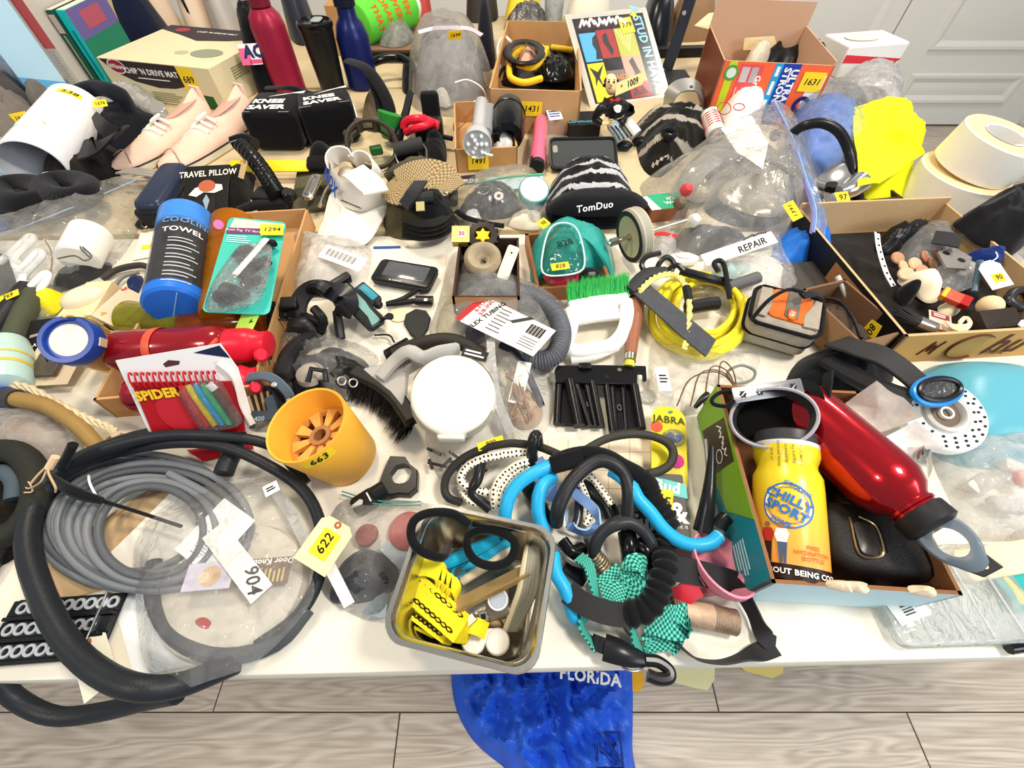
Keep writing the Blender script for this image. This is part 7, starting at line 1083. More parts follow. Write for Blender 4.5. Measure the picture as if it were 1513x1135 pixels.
def flask(bp,tp,r,prof,label,name,m,extra=None):
	a,b=up(bp,tp); h=b.z-T; t=thing(name,label,'bottle',a); M=TR(a.x,a.y,T+.001); part(t,'bottle_body',MB().lathe([(q*r,z*h) for q,z in prof],M,36),m,ang=40); return t,M,h
t,M,h=flask((432,140),(384,0),.047,[(.9,0),(1,.02),(1,.75),(.9,.85),(.6,.93)],'tall maroon drink bottle behind the knee pads','drink_bottle',mat('#9a1f3d',.35,.2)); part(t,'screw_cap',MB().cyl(.028,h*.93,h*1.05,M,24,.004),mat('#7a1830',.4))
t,M,h=flask((494,136),(463,32),.047,[(.72,0),(.76,.02),(.98,.9),(1,.92)],'black insulated tumbler with clear lid between the bottles','travel_tumbler',mat('#232425',.35,.4)); part(t,'lid',MB().lathe([(.048,h*.92),(.05,h*.94),(.05,h*1.0),(.044,h*1.02),(.042,h*.985),(.001,h*.985)],M,36),mat('#141415',.2)); part(t,'sip_slider',MB().rbox(.03,.045,h*.99,h*1.02,.01,M@TR(.004,.012,0),.003),mat('#9aa3a6',.25))
t,M,h=flask((538,128),(505,0),.048,[(.85,0),(1,.03),(1,.6),(.8,.75),(.55,.82),(.52,.95)],'dark navy drink bottle right of the black tumbler','drink_bottle',mat('#16205a',.3,.2)); part(t,'screw_cap',MB().cyl(.03,h*.93,h*1.1,M,24,.003),mat('#101428',.4))
for k,(x,c) in enumerate(((342,'#b7b2b0'),(450,'#2a2f3c'))):
	solo('grey_bag' if k==0 else 'dark_flask',('grey clear bag crumpled behind the black cap','dark bottle top behind the black tumbler')[k],('bag','bottle')[k],MB().dome(Ws([(x-22,50),(x,40),(x+22,50),(x+10,66),(x-12,66)]),.22,0,10,40,3,.02,14),mat(c,.4))
for k,(x0,x1) in enumerate(((350,420),(420,480))): pass
cord('black_strap','black nylon strap drooping behind the knee pads',[(395,130,.06),(430,130,.09),(460,140,.06),(490,150,.09)],.01,BFAB,cat='strap',fl=.5)
BNY=cloth('#0f0f12',.25,1200,.2)
for k,(bl,br,tl,bk,lab) in enumerate((((377,226),(452,226),(364,168),(386,134),'black padded cube reading KNEE SAVER, left of the pair'),((462,224),(537,212),(450,162),(470,132),'black padded cube reading KNEE SAVER, right of the pair'))):
	B_=pxbox(bl,br,tl,bk); t=thing('knee_pad',lab,'pad',B_.c); part(t,'pad_body',MB().rbox(B_.L,B_.W,0,B_.H,.018,B_.M@TR(B_.L/2,B_.W/2,0),.014,5),BNY,ang=60); F_=B_.top
	q=F_.W*.23; F_.text(t,'print','KNEE',.42,.47,q,WHT,2,.002,bold=.05,sx=.028/q*1.1); F_.text(t,'print','SAVER',.46,.22,q,WHT,2,.002,bold=.05,sx=.028/q*1.1)
	for j in range(3): F_.poly(t,'wing_logo',[(.34+.12*j,.68+.06*j),(.42+.12*j,.7+.06*j),(.98,.9-.04*j),(.98,.95-.04*j)],WHT,.0015+.0003*j)
	F_.lines(t,'small_print',.02,.02,.28,.05,1,mat('#b5b5b5',.6),.0015); F_.lines(t,'small_print',.75,.02,.95,.05,1,mat('#b5b5b5',.6),.0015)
	if k: scrib(t,B_.right,.25,.45,.75,.7,10,WHT,.003,'print'); scrib(t,B_.right,.25,.2,.7,.4,8,WHT,.003,'print')
def shoe(heel,toe,wd,label):
	a,b=P(*heel,.0),P(*toe,.0); d=b-a; l=d.length; M=fr(a,d); SP=mat('#eec9b4',.85,0,.2,500,.06,60); t=thing('canvas_shoe',label,'shoe',a.lerp(b,.5)); n=16; rings=[]; sol=[]
	prof=((0,.55,.105,-.0),(.05,.72,.10,0),(.18,.86,.078,0),(.32,.9,.068,0),(.48,.95,.066,0),(.62,1.0,.058,0),(.76,1.0,.047,0),(.88,.9,.038,0),(.96,.62,.032,0),(1.0,.22,.026,0))
	for x,wv,h,_ in prof:
		w_=wv*wd/2; rings.append([(x*l,w_*math.cos(q)*(1-.45*max(0,math.sin(q))**2),.016+(h-.016)*max(0,math.sin(q))**.8) for q in [math.pi*k/n for k in range(n+1)]]); sol.append((x*l,w_*1.04))
	part(t,'upper',MB().loft([[V(p) for p in r] for r in rings],M,close=False),SP,ang=70); o=[(x,y) for x,y in sol]+[(x,-y) for x,y in reversed(sol)]
	part(t,'sole',MB().prism(o,0,.018,M),mat('#efe6cf',.6),.004); part(t,'dark_piping',MB().tube([M@V((x,y,.019)) for x,y in [(sol[i][0],sol[i][1]*s_) for s_,rg in ((1,range(10)),(-1,range(9,-1,-1))) for i in rg]],.0016,6),INK)
	part(t,'foot_opening',MB().dome([M@V((x*l,y*wd,0)) for x,y in ((.02,.08),(.1,.2),(.3,.16),(.4,.0),(.3,-.16),(.1,-.2),(.02,-.08))],.004,.066,6,28,bz=lambda p:.02*max(0,1-((M.inverted()@p).x/l)*3)),mat('#c4a08e',.9)); part(t,'heel_tab',MB().loft([[(-.004,y,z) for y,z in ((-.02,.03),(.02,.03),(.016,.104),(-.016,.104))],[(.006,y,z) for y,z in ((-.02,.03),(.02,.03),(.016,.108),(-.016,.108))]],M,cap0=True,cap1=True),SP,.003)
	for k in range(6): x=l*(.44+.055*k); zt=.07-.006*k-.004; part(t,'white_lace',MB().tube([M@V((x-.006,.026,zt-.004)),M@V((x,.008,zt+.007)),M@V((x+.006*(-1)**k,-.008,zt+.007)),M@V((x+.008,-.026,zt-.004))],.004,6),WHT)
	part(t,'toe_seam',MB().tube([M@V((l*.9,wd*.4,.03)),M@V((l*.84,.0,.047)),M@V((l*.9,-wd*.4,.03))],.0012,5),mat('#a98674',.7)); part(t,'lace_loop',MB().tube([M@V(p) for p in ((l*.5,-.005,.07),(l*.46,.012,.082),(l*.42,.0,.08),(l*.48,-.01,.072))],.003,6,True),WHT)
shoe((318,190),(176,262),.085,'pale pink canvas shoe with white lacing, rear one by the mat box'); shoe((378,186),(246,262),.09,'pale pink canvas shoe with white lacing, front one by the knee pads')
for k in range(3): cord('grey_cord',('lowest','middle','topmost')[k]+' grey flat cord loop lying at the toe of the pink shoes',[(172+6*k,256,.03),(195,250+3*k,.036),(225,252+4*k,.036),(238,258+3*k,.02),(210,264+k,.03),(180,262+k,.03)],.0045,mat('#9c958d',.5),group='grey cords by the shoe toe',fl=.6)
A,B=P(50,250,.063),P(116,163,.066); M=frz(A,B-A); l=(B-A).length; r=.062; t=thing('white_tube','wide white plastic tube open at both ends, sticker 538','tube',A-V((0,0,.06))); part(t,'tube_wall',MB().lathe([(r-.003,0),(r,.001),(r,l-.001),(r-.003,l),(r-.003,0)],M,56,False,False),mat('#f4f5fa',.3),ang=40)
cd_=M.inverted()@CAM; ac=math.degrees(math.atan2(cd_.y,cd_.x)); sk=wrapcard(t,'lot_sticker',M,r,ac-28,l*.86,.045,.022,YEL); g=cyw(M,r,ac-28,l*.86,.0012); text(sk,'number','538',None,.02,INK,.01,.2,warp=lambda p,g=g:g(V((p.x,p.y,0))))
mb=MB(); g2=cyw(M,r,ac-66,l*.30,.0007); mb.fc(*range(mb.vs([g2(V((x,y,0))) for x,y in circ(.045,24,sy=.42)]),24)); part(t,'green_oval',mb,mat('#cfe3bb',.4),label='pale green oval on the tube')  # pale green oval patch laid on the tube wall
lump('grey_beanie','grey knitted hat with yellow sticker at the far left','hat',[(-20,225),(-15,180),(20,160),(60,165),(75,195),(50,225),(10,235)],.09,cloth('#77716a'),amp=.02); lump('grey_hat','charcoal knitted hat behind the grey one at the far left','hat',[(-30,170),(0,140),(40,145),(65,165),(40,180),(0,185)],.11,cloth('#4a4648'),amp=.02); lump('grey_sleeve','grey rolled cloth between the blue box and white tube','cloth',[(58,180),(70,155),(90,150),(95,165),(80,185)],.08,cloth('#6a6662'))
f=Fc(P(24,182,.10),P(48,177,.10)-P(24,182,.10),P(28,172,.112)-P(24,182,.10)); s_=thing('lot_sticker','yellow price sticker lying on the grey knitted hat','sticker',f.o); lot(s_,f.M(.5,.5),f.L,f.W*1.2,'1640',size=.013)
lump('grey_strap','pale grey padded strap left of the white tube','strap',[(-20,255),(0,225),(35,205),(45,215),(20,250),(0,265)],.04,cloth('#a59f92')); lump('steel_blue_cloth','slate patterned cloth at the left edge below the hats','cloth',[(-20,240),(0,212),(22,222),(15,245),(-5,252)],.05,cloth('#4b5160'))
cord('headphone_band','thick dark navy padded band curving beside the white tube',[(108,150,.05),(115,138,.09),(145,130,.1),(175,140,.09),(190,160,.05)],.026,cloth('#191c26'),cat='band',n=12,fl=.7)
f=Fc(P(140,160,.09),P(160,157,.09)-P(140,160,.09),P(142,150,.1)-P(140,160,.09)); s_=thing('lot_sticker','yellow price sticker on the dark navy padded band','sticker',f.o); lot(s_,f.M(.5,.5),f.L,f.W,'1676',size=.012)
lump('clear_mask','clear plastic mask piece in front of the mat box','mask',[(150,178),(160,160),(200,145),(240,155),(248,180),(200,182)],.07,film(haze=.4),amp=.02,kind='crumple'); solo('silver_disc','small silver disc inside the clear plastic mask','disc',MB().cyl(.02,0,.006,frz(P(233,160,.06),V((.2,-.5,1))),24,.002),mat('#b5b1aa',.3,.6))
for pts,h,lab,c in (([(105,240),(120,195),(170,175),(215,165),(245,180),(200,215),(150,240)],.06,'black folded nylon cloth between white tube and pink shoes','#14161d'),([(70,275),(85,250),(110,235),(150,240),(170,258),(150,290),(105,295)],.06,'black padded wrap lying below the white tube','#1f1b18'),([(130,250),(170,225),(190,240),(170,280),(140,285)],.05,'black fleece cloth touching the pink shoe toe','#141413')): lump('black_wrap',lab,'wrap',pts,h,cloth(c),amp=.01,ns=14,rings=16,n=72)
t=thing('hook_strap','small black pointed hook-and-loop strap against the white tube','strap',P(150,225,.06)); part(t,'strap_tongue',MB().ribbon(Ws([(120,222,.07),(140,215,.09),(165,200,.085),(180,195,.06)]),.05,.004,V((-.2,-.5,1))),BFAB); part(t,'strap_tongue',MB().ribbon(Ws([(140,170,.09),(150,185,.1),(170,200,.09)]),.04,.004,V((-.5,-.3,1)),wf=lambda s:.5+.6*s),BFAB)
solo('white_cap','small white oval cap near the mouth of the white tube','cap',MB().lathe([(.012,0),(.014,.004),(.011,.009),(.004,.011)],TR(*P(76,262,.05)),24,sx=1.3,sy=.8),WHT)
def ring(name,label,c,rx,ry,h,r,m,flat=.9): return solo(name,label,'slipper',MB().tube(Ws([(c[0]+rx*math.cos(q),c[1]+ry*math.sin(q),h+.008*math.sin(q)) for q in [k*math.pi/6 for k in range(12)]]),r,14,True,5,fl=flat),m,ang=60)
ring('knit_slipper','black knitted slipper opening at the left edge below the tube',(35,288),38,14,.045,.026,BFAB); ring('knit_slipper','black ribbed knitted slipper beside the clear bag corner',(100,280),34,13,.05,.024,cloth('#15151b',.8,300)); lump('knit_body','black knit slipper bodies between blue cloth and clear bag','slipper',[(5,300),(60,300),(130,285),(140,305),(80,325),(25,330)],.04,cloth('#14141a'))
lump('blue_cloth','blue cloth showing at the left edge under the slippers','cloth',[(-30,340),(-20,285),(8,285),(22,320),(10,340)],.03,mat('#2f78b4',.7)); lump('pale_blue_cloth','pale blue cloth under the mouth of the white tube','cloth',[(-20,275),(5,262),(30,270),(20,285),(-10,288)],.03,mat('#7fa9c6',.7))
A,B=P(226,310,.03),P(262,256,.04); M=fr(A.lerp(B,.5),B-A); t=thing('glasses_case','dark slate blue hard case behind the cooling towel tube','case',A-V((0,0,.03))); part(t,'case_body',MB().rbox((B-A).length+.03,.062,-.028,.022,.02,M,.012,5),mat('#2b3348',.3),ang=60); part(t,'case_seam',MB().tube([M@V((x,y,-.006)) for x,y in rrect((B-A).length+.031,.063,.02,4)],.0014,6,True,1),mat('#171c2a',.4)); part(t,'end_cap',MB().rbox(.03,.058,-.03,.01,.014,M@TR(-(B-A).length*.5-.012,0,0),.006),mat('#15161c',.4))
cord('round_button','small silver ringed button below the slate blue case','' or [(214+4*math.cos(a),332+4*math.sin(a),.014) for a in [k*math.pi/4 for k in range(8)]],.0016,STEEL,cat='button',closed=True); solo('black_knob','small black knob under the slate blue case','knob',MB().lathe([(.014,0),(.016,.006),(.008,.012)],TR(*P(214,333,.001)),22),HK)
f=Fc(P(268,322,.02),P(335,318,.02)-P(268,322,.02),P(285,246,.07)-P(268,322,.02)); t=thing('travel_box','black printed box reading TRAVEL PILLOW','box',f.o); part(t,'box_body',MB().box(0,0,-.02,f.L,f.W,0,f.M0),mat('#15140f',.45),.001); f.text(t,'title','TRAVEL PILLOW',.52,.83,.021,mat('#f0e6d8',.5),2,.001,bold=.02,sx=.75); f.poly(t,'white_shirt',[(.28,.12),(.5,.02),(.75,.1),(.72,.4),(.5,.3),(.3,.4)],mat('#1b1a1a',.5),.0006); f.poly(t,'pillow_picture',[(.12,.42),(.25,.55),(.45,.6),(.65,.62),(.85,.6),(.88,.5),(.7,.44),(.45,.46),(.3,.38)],mat('#eae2da',.5),.0009); part(t,'head_picture',MB().prism(circ(.018,20,sy=.85),.0012,.0016,f.M(.52,.58,0)),mat('#b5603f',.6)); f.poly(t,'collar_picture',[(.45,.3),(.52,.42),(.6,.3),(.55,.1)],mat('#93a4b5',.5),.0012); part(t,'round_sticker',MB().cyl(.0135,0,.0008,f.M(.3,.12,.0006)@TR(0,0,0),22),mat('#f0e3b0',.6)); f.text(t,'number','$7',.3,.12,.016,INK,0,.0024)
lump('black_pouch','black narrow zip pouch between travel box and ribbed handle','pouch',[(335,318),(345,285),(362,255),(378,262),(372,300),(352,322)],.05,cloth('#151412'))
t=thing('stick_handle','black ribbed twisted handle with a square clamp foot','handle',P(400,270,.03)); hp_=Ws([(358,216,.06),(375,235,.065),(392,258,.06),(405,280,.05),(412,292,.045)]); part(t,'ribbed_grip',MB().tube(hp_,.0165,14,sm=30,rf=lambda s:1+.14*math.sin(s*85)),mat('#121212',.25)); part(t,'end_knob',MB().tube(Ws([(345,213,.055),(362,208,.06),(376,214,.055)]),.017,12),BGL); part(t,'clamp_foot',MB().rbox(.075,.05,0,.04,.01,fr(P(410,308,.006),V((1,-.1,0))),.006),mat('#17171a',.45)); part(t,'clamp_arm',MB().tube(Ws([(352,312,.03),(380,303,.032),(425,300,.035)]),.014,10,fl=.6),BFAB); part(t,'clamp_knob',MB().cyl(.014,0,.02,TR(*P(430,295,.04)),16,.003),HK)
t=thing('yellow_strap','bright yellow flat plastic bar behind the ribbed handle','bar',P(410,248,.04)); A,B=P(340,247,.035),P(458,246,.035); M=fr(A,B-A,V((0,-.5,1))); part(t,'bar',MB().rbox((B-A).length,.03,0,.004,.004,M@TR((B-A).length/2,0,0),.001),mat('#f4d410',.4)); part(t,'black_end',MB().rbox(.05,.035,0,.012,.01,M@TR((B-A).length+.02,.004,0),.004),BFAB)
htag('tan string tag tied to the black ribbed handle',[(352,262),(360,265),(365,240)],[.06,.06,.085],'',st='#c9b183'); 
solo('tan_disc','pale tan round board under the black ribbed handle','board',MB().cyl(.085,0,.004,TR(*P(400,290,.001)),40),mat('#e4cfae',.6))
solo('tan_card','tan cardboard sheet under the ribbed handle and visor','card',MB().prism([(p.x,p.y) for p in Ws([(390,255),(470,252),(455,310),(440,318)])],T+.0045,T+.006),mat('#e6d2ae',.7)) if 0 else None
t=thing('utility_belt','olive webbing belt with a steel clip beside the white visor','belt',P(465,275,.01)); OL=cloth('#5a5640')
for k,(y0,h) in enumerate(((250,.02),(268,.02),(285,.016),(300,.012))): part(t,'belt_fold',MB().ribbon(Ws([(440-3*k,y0+4,h),(465,y0,h+.006),(492,y0-2,h)]),.035,.006,V((0,-.3,1))),OL if k%2 else cloth('#3d3a2c'))
A,B=P(455,298,.035),P(470,262,.045); M=fr(A.lerp(B,.5),B-A,V((0,-.4,1))); part(t,'steel_clip',MB().rbox((B-A).length,.026,0,.01,.011,M,.003),STEEL); part(t,'clip_slot',MB().tube([M@V((x,y,.011)) for x,y in rrect((B-A).length*.72,.012,.005,3)],.0018,6,True,1),STEEL); part(t,'clip_loop',MB().tube(Ws([(472,305,.03),(480,285,.035),(488,272,.03)]),.004,8),STEEL); part(t,'dark_top',MB().dome(Ws([(462,245),(470,232),(492,232),(495,248)]),.03,.02,6,24),BFAB)
t=thing('sun_visor','white fabric sun visor with blue letters NOX standing on its brim','visor',P(525,310,0)); VW=mat('#f3eee4',.85,0,.15,600)
oc=P(528,262,.06); 
part(t,'front_band',MB().loft([cr(Ws(q),6) for q in ([(488,262,.05),(492,286,.044),(510,306,.036),(540,313,.03),(575,299,.03)],[(487,248,.075),(492,272,.068),(511,290,.06),(538,298,.055),(566,292,.05)],[(488,236,.1),(495,256,.093),(512,272,.086),(536,281,.08),(558,283,.075)],[(489,237,.1),(496,255,.095),(513,270,.088),(536,279,.082),(557,281,.077)],[(492,262,.052),(496,284,.046),(512,302,.04),(540,309,.034),(572,297,.033)])],close=False),VW,ang=60)
part(t,'side_band',MB().ribbon(Ws([(488,250,.075),(492,236,.09),(502,228,.095),(516,230,.09),(526,240,.08)]),.055,.003,[(-1,-.2,.1),(-.7,.5,.3),(0,.9,.5),(.5,.8,.4),(.9,.4,.2)]),VW)
br=Ws([(490,284,.046),(478,322,.012),(470,350,.004),(500,360,.006),(530,362,.01),(548,352,.012),(566,322,.02),(575,299,.03),(540,314,.03),(510,307,.036)]); c=P(520,332,.026); mb=MB(); o_=cr(br,4,True); n=len(o_); b=mb.vs([c]+[c.lerp(p,.5)+V((0,0,.006)) for p in o_]+o_+[p-V((0,0,.003)) for p in o_])
for k in range(n): q=(k+1)%n; mb.fc(b,b+1+k,b+1+q); mb.fc(b+1+k,b+1+n+k,b+1+n+q,b+1+q); mb.fc(b+1+n+k,b+1+2*n+k,b+1+2*n+q,b+1+n+q)
part(t,'brim',mb,VW,ang=60)
part(t,'back_strap',MB().ribbon(Ws([(522,238,.085),(536,230,.095),(550,236,.095),(557,250,.085),(553,264,.07)]),.034,.003,[(-.2,.9,.4),(.2,.8,.5),(.8,.4,.4),(1,-.1,.2),(.8,-.5,.1)]),VW); part(t,'back_strap',MB().ribbon(Ws([(522,252,.1),(535,262,.1),(550,275,.09),(556,285,.085)]),.05,.004,[(.3,-.5,.8),(.4,-.5,.8),(.4,-.6,.8),(.4,-.6,.8)]),VW); part(t,'inner_cloth',MB().dome(Ws([(500,275),(500,250),(530,255),(550,285),(525,290)],.05),.03,.045,6,28),mat('#cfc2b4',.9))
w0,w1=P(490,250,.078),P(511,289,.062); M=fr(w0.lerp(w1,.5)-V((.012,.013,-.007)),w1-w0,V((-.55,-.7,.4))); text(t,'print','NOX',M,.032,mat('#2b57b5',.6),.05); M=fr(P(520,303,.046)-V((0,.004,-.003)),P(532,308,.04)-P(508,298,.05),V((-.1,-.8,.6))); part(t,'black_script',MB().tube([M@V((x*.001,.001*((x*3)%4),.001)) for x in range(-22,23,2)],.0009,5),INK)
t=thing('camo_cap','camouflage mesh cap turned up with black band and straps','cap',P(620,310,0)); CAMO=mat('#5a5138',.9,0,.4,120,.6,22); part(t,'cap_crown',MB().dome(Ws([(572,345),(566,310),(575,270),(610,245),(650,250),(668,285),(665,325),(640,350),(600,355)]),.06,.0,14,60,3,.008,24),CAMO)
mb=MB(); cm=uvpat('check','#b9a176','#7a6747',380,14)
part(t,'mesh_panel',MB().ribbon(Ws([(590,275,.075),(615,262,.09),(645,262,.09),(665,285,.075)]),.075,.004,V((0,-.5,1))),cm); part(t,'mesh_panel',MB().ribbon(Ws([(575,270,.07),(585,285,.075),(605,285,.078)]),.05,.004,V((-.2,-.5,1))),cm)
part(t,'rolled_rim',MB().tube(Ws([(572,262,.05),(590,248,.07),(620,240,.08),(650,246,.075),(668,270,.06),(670,300,.05)]),.010,10),mat('#4b4a3c',.8,0,.3,200))
for k in range(4): part(t,'black_band',MB().ribbon(Ws([(595,322+8*k,.06-.012*k),(620,330+7*k,.065-.012*k),(650,326+7*k,.06-.012*k),(668,312+8*k,.052-.011*k)]),.014,.004,V((0,-.8,.6))),mat('#1c1b18',.8))
part(t,'black_strap',MB().ribbon(Ws([(596,305,.08),(610,285,.1),(622,268,.1)]),.028,.004,V((-.2,-.4,1))),cloth('#2c2e30')); part(t,'black_strap',MB().tube(Ws([(600,295,.085),(620,292,.09),(640,290,.09)]),.013,10,fl=.7),cloth('#2c3230')); part(t,'dark_lining',MB().dome(Ws([(600,300),(610,280),(640,272),(662,285),(660,310),(625,315)],.07),.02,.06,6,30,amp=.008,ns=50),BFAB); part(t,'silver_snap',MB().cyl(.006,0,.004,TR(*P(659,285,.085)),14,.001),STEEL)
for k in range(3): part(t,'loose_thread',MB().tube(Ws([(640,300,.08),(662+3*k,315,.05),(672+3*k,330+3*k,.02),(668,345+2*k,.01)]),.0012,5),INK)
solo('khaki_tag','small khaki tag on the camouflage cap','tag',MB().cb(.016,.02,.002,fr(P(621,305,.09),V((1,.1,0)),V((0,-.4,1)))),mat('#b0a574',.7))
# ================= back rows, middle and right
t=thing('ring_frame','dark olive plastic ring frame with oval holes, standing on edge','ring',P(550,235,0)); c=P(550,218,.045); M=frz(c,V((.25,-.55,.75))); OLV=mat('#2f2a22',.4)
n=9; mb=MB()
for z in (-.018,.016): mb.tube([M@V((.058*math.cos(a),.058*math.sin(a),z)) for a in [k*math.pi/12 for k in range(24)]],.0055,8,True,1)
part(t,'frame_rim',mb,OLV)
for k in range(n): a=k*2*math.pi/n; part(t,'rim_rib',MB().tube([M@V((.058*math.cos(a),.058*math.sin(a),-.018)),M@V((.060*math.cos(a+.05),.060*math.sin(a+.05),.016))],.009,8,sm=1),OLV)
solo('green_funnel','bright green plastic cone behind the dark olive ring','cone',MB().lathe([(.012,0),(.022,.02),(.03,.06)],frz(P(572,205,.02),V((.3,.3,1))),24),mat('#2f8f3a',.45)); solo('green_block','green plastic piece inside the dark olive ring','block',MB().cb(.03,.02,.02,fr(P(556,222,.03),V((1,.4,0)))),mat('#1f5a2a',.5),bev=.004)
cord('black_pole','black telescopic pole leaning behind the red clamp',[(588,205,.03),(600,165,.06),(606,138,.08)],.011,mat('#151619',.35),cat='pole',sm=1,rf=lambda s:1.25 if s<.3 else .9); lump('black_head','black fabric head at the top of the telescopic pole','head',[(595,135),(598,108),(615,105),(622,125),(612,140)],.06,BFAB)
t=thing('clamp_tool','black holder with bright red clamp handles','tool',P(630,200,0)); RDP=mat('#d81b36',.35); part(t,'holder_block',MB().rbox(.075,.05,0,.05,.01,fr(P(636,205,.001),V((1,.05,0))),.006),HK); part(t,'holder_back',MB().rbox(.05,.03,0,.085,.012,fr(P(640,185,.001),V((1,.05,0))),.01),BFAB); part(t,'red_handle',MB().tube(Ws([(597,190,.05),(600,180,.065),(615,176,.075),(630,178,.07),(648,186,.06)]),.0105,10),RDP); part(t,'red_handle',MB().tube(Ws([(600,196,.05),(612,190,.065),(628,186,.07),(640,180,.07)]),.009,10),RDP); part(t,'red_block',MB().cb(.03,.02,.02,fr(P(622,178,.07),V((1,.2,0)),V((0,-.4,1)))),RDP,.004); part(t,'side_peg',MB().tube(Ws([(655,202,.03),(668,205,.03)]),.006,8,sm=1),HK)
lump('black_flap','black cloth flap hanging in front of the red clamp','flap',[(628,245),(632,205),(655,205),(660,235),(650,246)],.04,BFAB); t=thing('grip_bar','grey-black foam grip bar on a bent wire handle','grip',P(608,215,.03)); part(t,'foam_grip',MB().tube(Ws([(582,222,.04),(624,212,.045)]),.016,14,sm=1),mat('#2e2f31',.7)); part(t,'bent_wire',MB().tube(Ws([(582,222,.04),(588,240,.03),(600,250,.02)]),.0022,6),STEEL); part(t,'bent_wire',MB().tube(Ws([(624,212,.045),(630,222,.04),(632,240,.03),(645,245,.02)]),.0022,6),STEEL); part(t,'dark_base',MB().dome(Ws([(585,245),(590,215),(628,212),(630,240),(605,250)]),.03,0,6,24),HK)
cord('wire_hook','bent steel wire triangle hook beside the flashlight box','' or [(672,170,.004),(690,176,.004),(676,192,.004),(670,188,.004),(676,168,.01),(684,160,.02)],.0022,STEEL)
for k,pts in enumerate(([(515,90,.12),(540,100,.13),(560,125,.11),(574,155,.08),(576,180,.05),(568,192,.03)],[(545,105,.1),(558,135,.09),(566,165,.06)])): cord('black_webbing','curved black webbing strap right of the knee pads, '+('outer' if k==0 else 'inner')+' one',pts,.016,BFAB,cat='strap',fl=.4)
lump('camo_cloth','brown camouflage cloth behind the right knee pad','cloth',[(535,185),(550,145),(568,140),(575,175),(560,195)],.05,mat('#7b6a52',.9,0,.3,100,.4,20))
cord('black_hose','glossy black hose arching below the wooden shelf',[(530,118,.02),(540,100,.05),(562,88,.06),(590,86,.06),(608,98,.05),(614,118,.02)],.013,BGL,cat='hose')
WD=mat('#8a6a52',.5,0,.1,60,.3,12); t=thing('wooden_board','brown wooden shelf board with black front edge','shelf',P(575,90)); A=P(520,82,.02); B=P(628,82,.02); M=fr(A,B-A); part(t,'board',MB().box(0,0,0,(B-A).length,.25,.018,M),WD,.002); part(t,'black_edge',MB().box(0,-.012,-.02,(B-A).length,0,.012,M),INK,.002)
for k in range(2): part(t,'screw_head',MB().cyl(.004,0,.002,M@TR((B-A).length*(.42+.06*k),-.012,-.004)@RX(90),10),STEEL)
Bq=Bx(fr(P(498,82,.001),V((1,.0,0))),.05,.2,.14); t=thing('kraft_panel','tall kraft cardboard panel left of the green can cooler','panel',Bq.c); Bq.solid(t,'panel_body',KR)
A,B=P(530,38,.09),P(602,10,.10); t=thing('can_cooler','lime green foam can cooler with orange printed words','cooler',A-V((0,0,.06))); M=frz(A,B-A,CAM-A); l=(B-A).length; r=.062; GK=mat('#62d03f',.7,0,.1,400); part(t,'foam_sleeve',MB().lathe([(r*.86,0),(r*.97,.004),(r,.012),(r,l-.004),(r*.95,l),(r*.8,l-.002),(r*.8,.01)],M,40),GK,ang=40); part(t,'white_can',MB().lathe([(r*.78,.01),(r*.78,l+.02),(r*.6,l+.035),(r*.5,l+.035)],M,32),mat('#eef0ee',.3))
for k,s_ in enumerate(('THAT','DRANK','WERE','EN')):
	g=cyw(M,r,0,l*(.2+.19*k),.001); text(t,'print',s_,None,.034,mat('#e0661c',.6),.03,0,(lambda g:lambda p:g(V((-p.x*.0+p.x*.9,p.y,0))))(g))
lump('small_clear_bag','small clear bag of dark bits below the green can cooler','bag',[(560,66),(575,48),(605,45),(612,58),(590,70)],.05,film('#cfcac6',.3),base=.04,kind='crumple',amp=.012)
lump('grey_fleece','grey fleece clothing folded in the tall clear bag','clothing',[(622,150),(616,118),(640,98),(690,98),(715,120),(716,150),(670,160)],.155,cloth('#7e7c7c'),p=3,amp=.012,rings=14,n=60); 
for k,(x,y) in enumerate(((655,150),(680,142))): solo('white_pad','white rounded padded piece at the bottom of the grey clothing bag, '+('left' if k==0 else 'right'),'pad',MB().dome(Ws([(x-14,y+8),(x-16,y-12),(x,y-22),(x+14,y-8),(x+10,y+14)]),.05,.01,8,30),mat('#d9d4c8',.7))
t=thing('plastic_bag','tall clear bag of grey clothing with sticker 1699','bag',P(668,150,0)); part(t,'bag_film',MB(0).dome(Ws([(608,155),(604,110),(635,88),(700,88),(728,115),(728,150),(690,172),(640,170)]),.175,0,16,64,3.2,.012,14,'crumple'),film(haze=.2)); part(t,'zip_strip',MB().ribbon(Ws([(618,48,.16),(645,42,.165),(690,42,.165),(712,52,.16)]),.012,.002,V((0,-.6,1))),mat('#c9bcc8',.4))
f=Fc(P(662,58,.17),P(682,56,.17)-P(662,58,.17),P(661,46,.19)-P(662,58,.17)); lot(t,f.M(.5,.5,.002),f.L,f.W*1.1,'1699',size=.018); cord('white_drawstring','white drawstring curling at the bottom of the grey clothing bag',[(672,122,.1),(690,118,.1),(710,128,.09),(718,145,.06),(700,150,.07)],.002,WHT,cat='string')
lump('navy_jacket','navy jacket with white piping right of the grey clothing bag','jacket',[(705,100),(712,60),(728,60),(730,100)],.16,cloth('#15171f')); 
Bc=Bx(*(lambda q:(q[0],q[1],q[2],.055))(quadM((672,222),(765,218),(700,150),.055))); Bc.M=Bc.M@TR(0,0,.001); t=thing('small_carton','open kraft carton with flashlight, sticker 1491','box',Bc.c); ws=carton(t,Bc.M,Bc.L,Bc.W,.055,KR,KRI,.004); lot(ws[0],Bc.front.M(.36,.5,.002),.05,.04,'1491',size=.022)
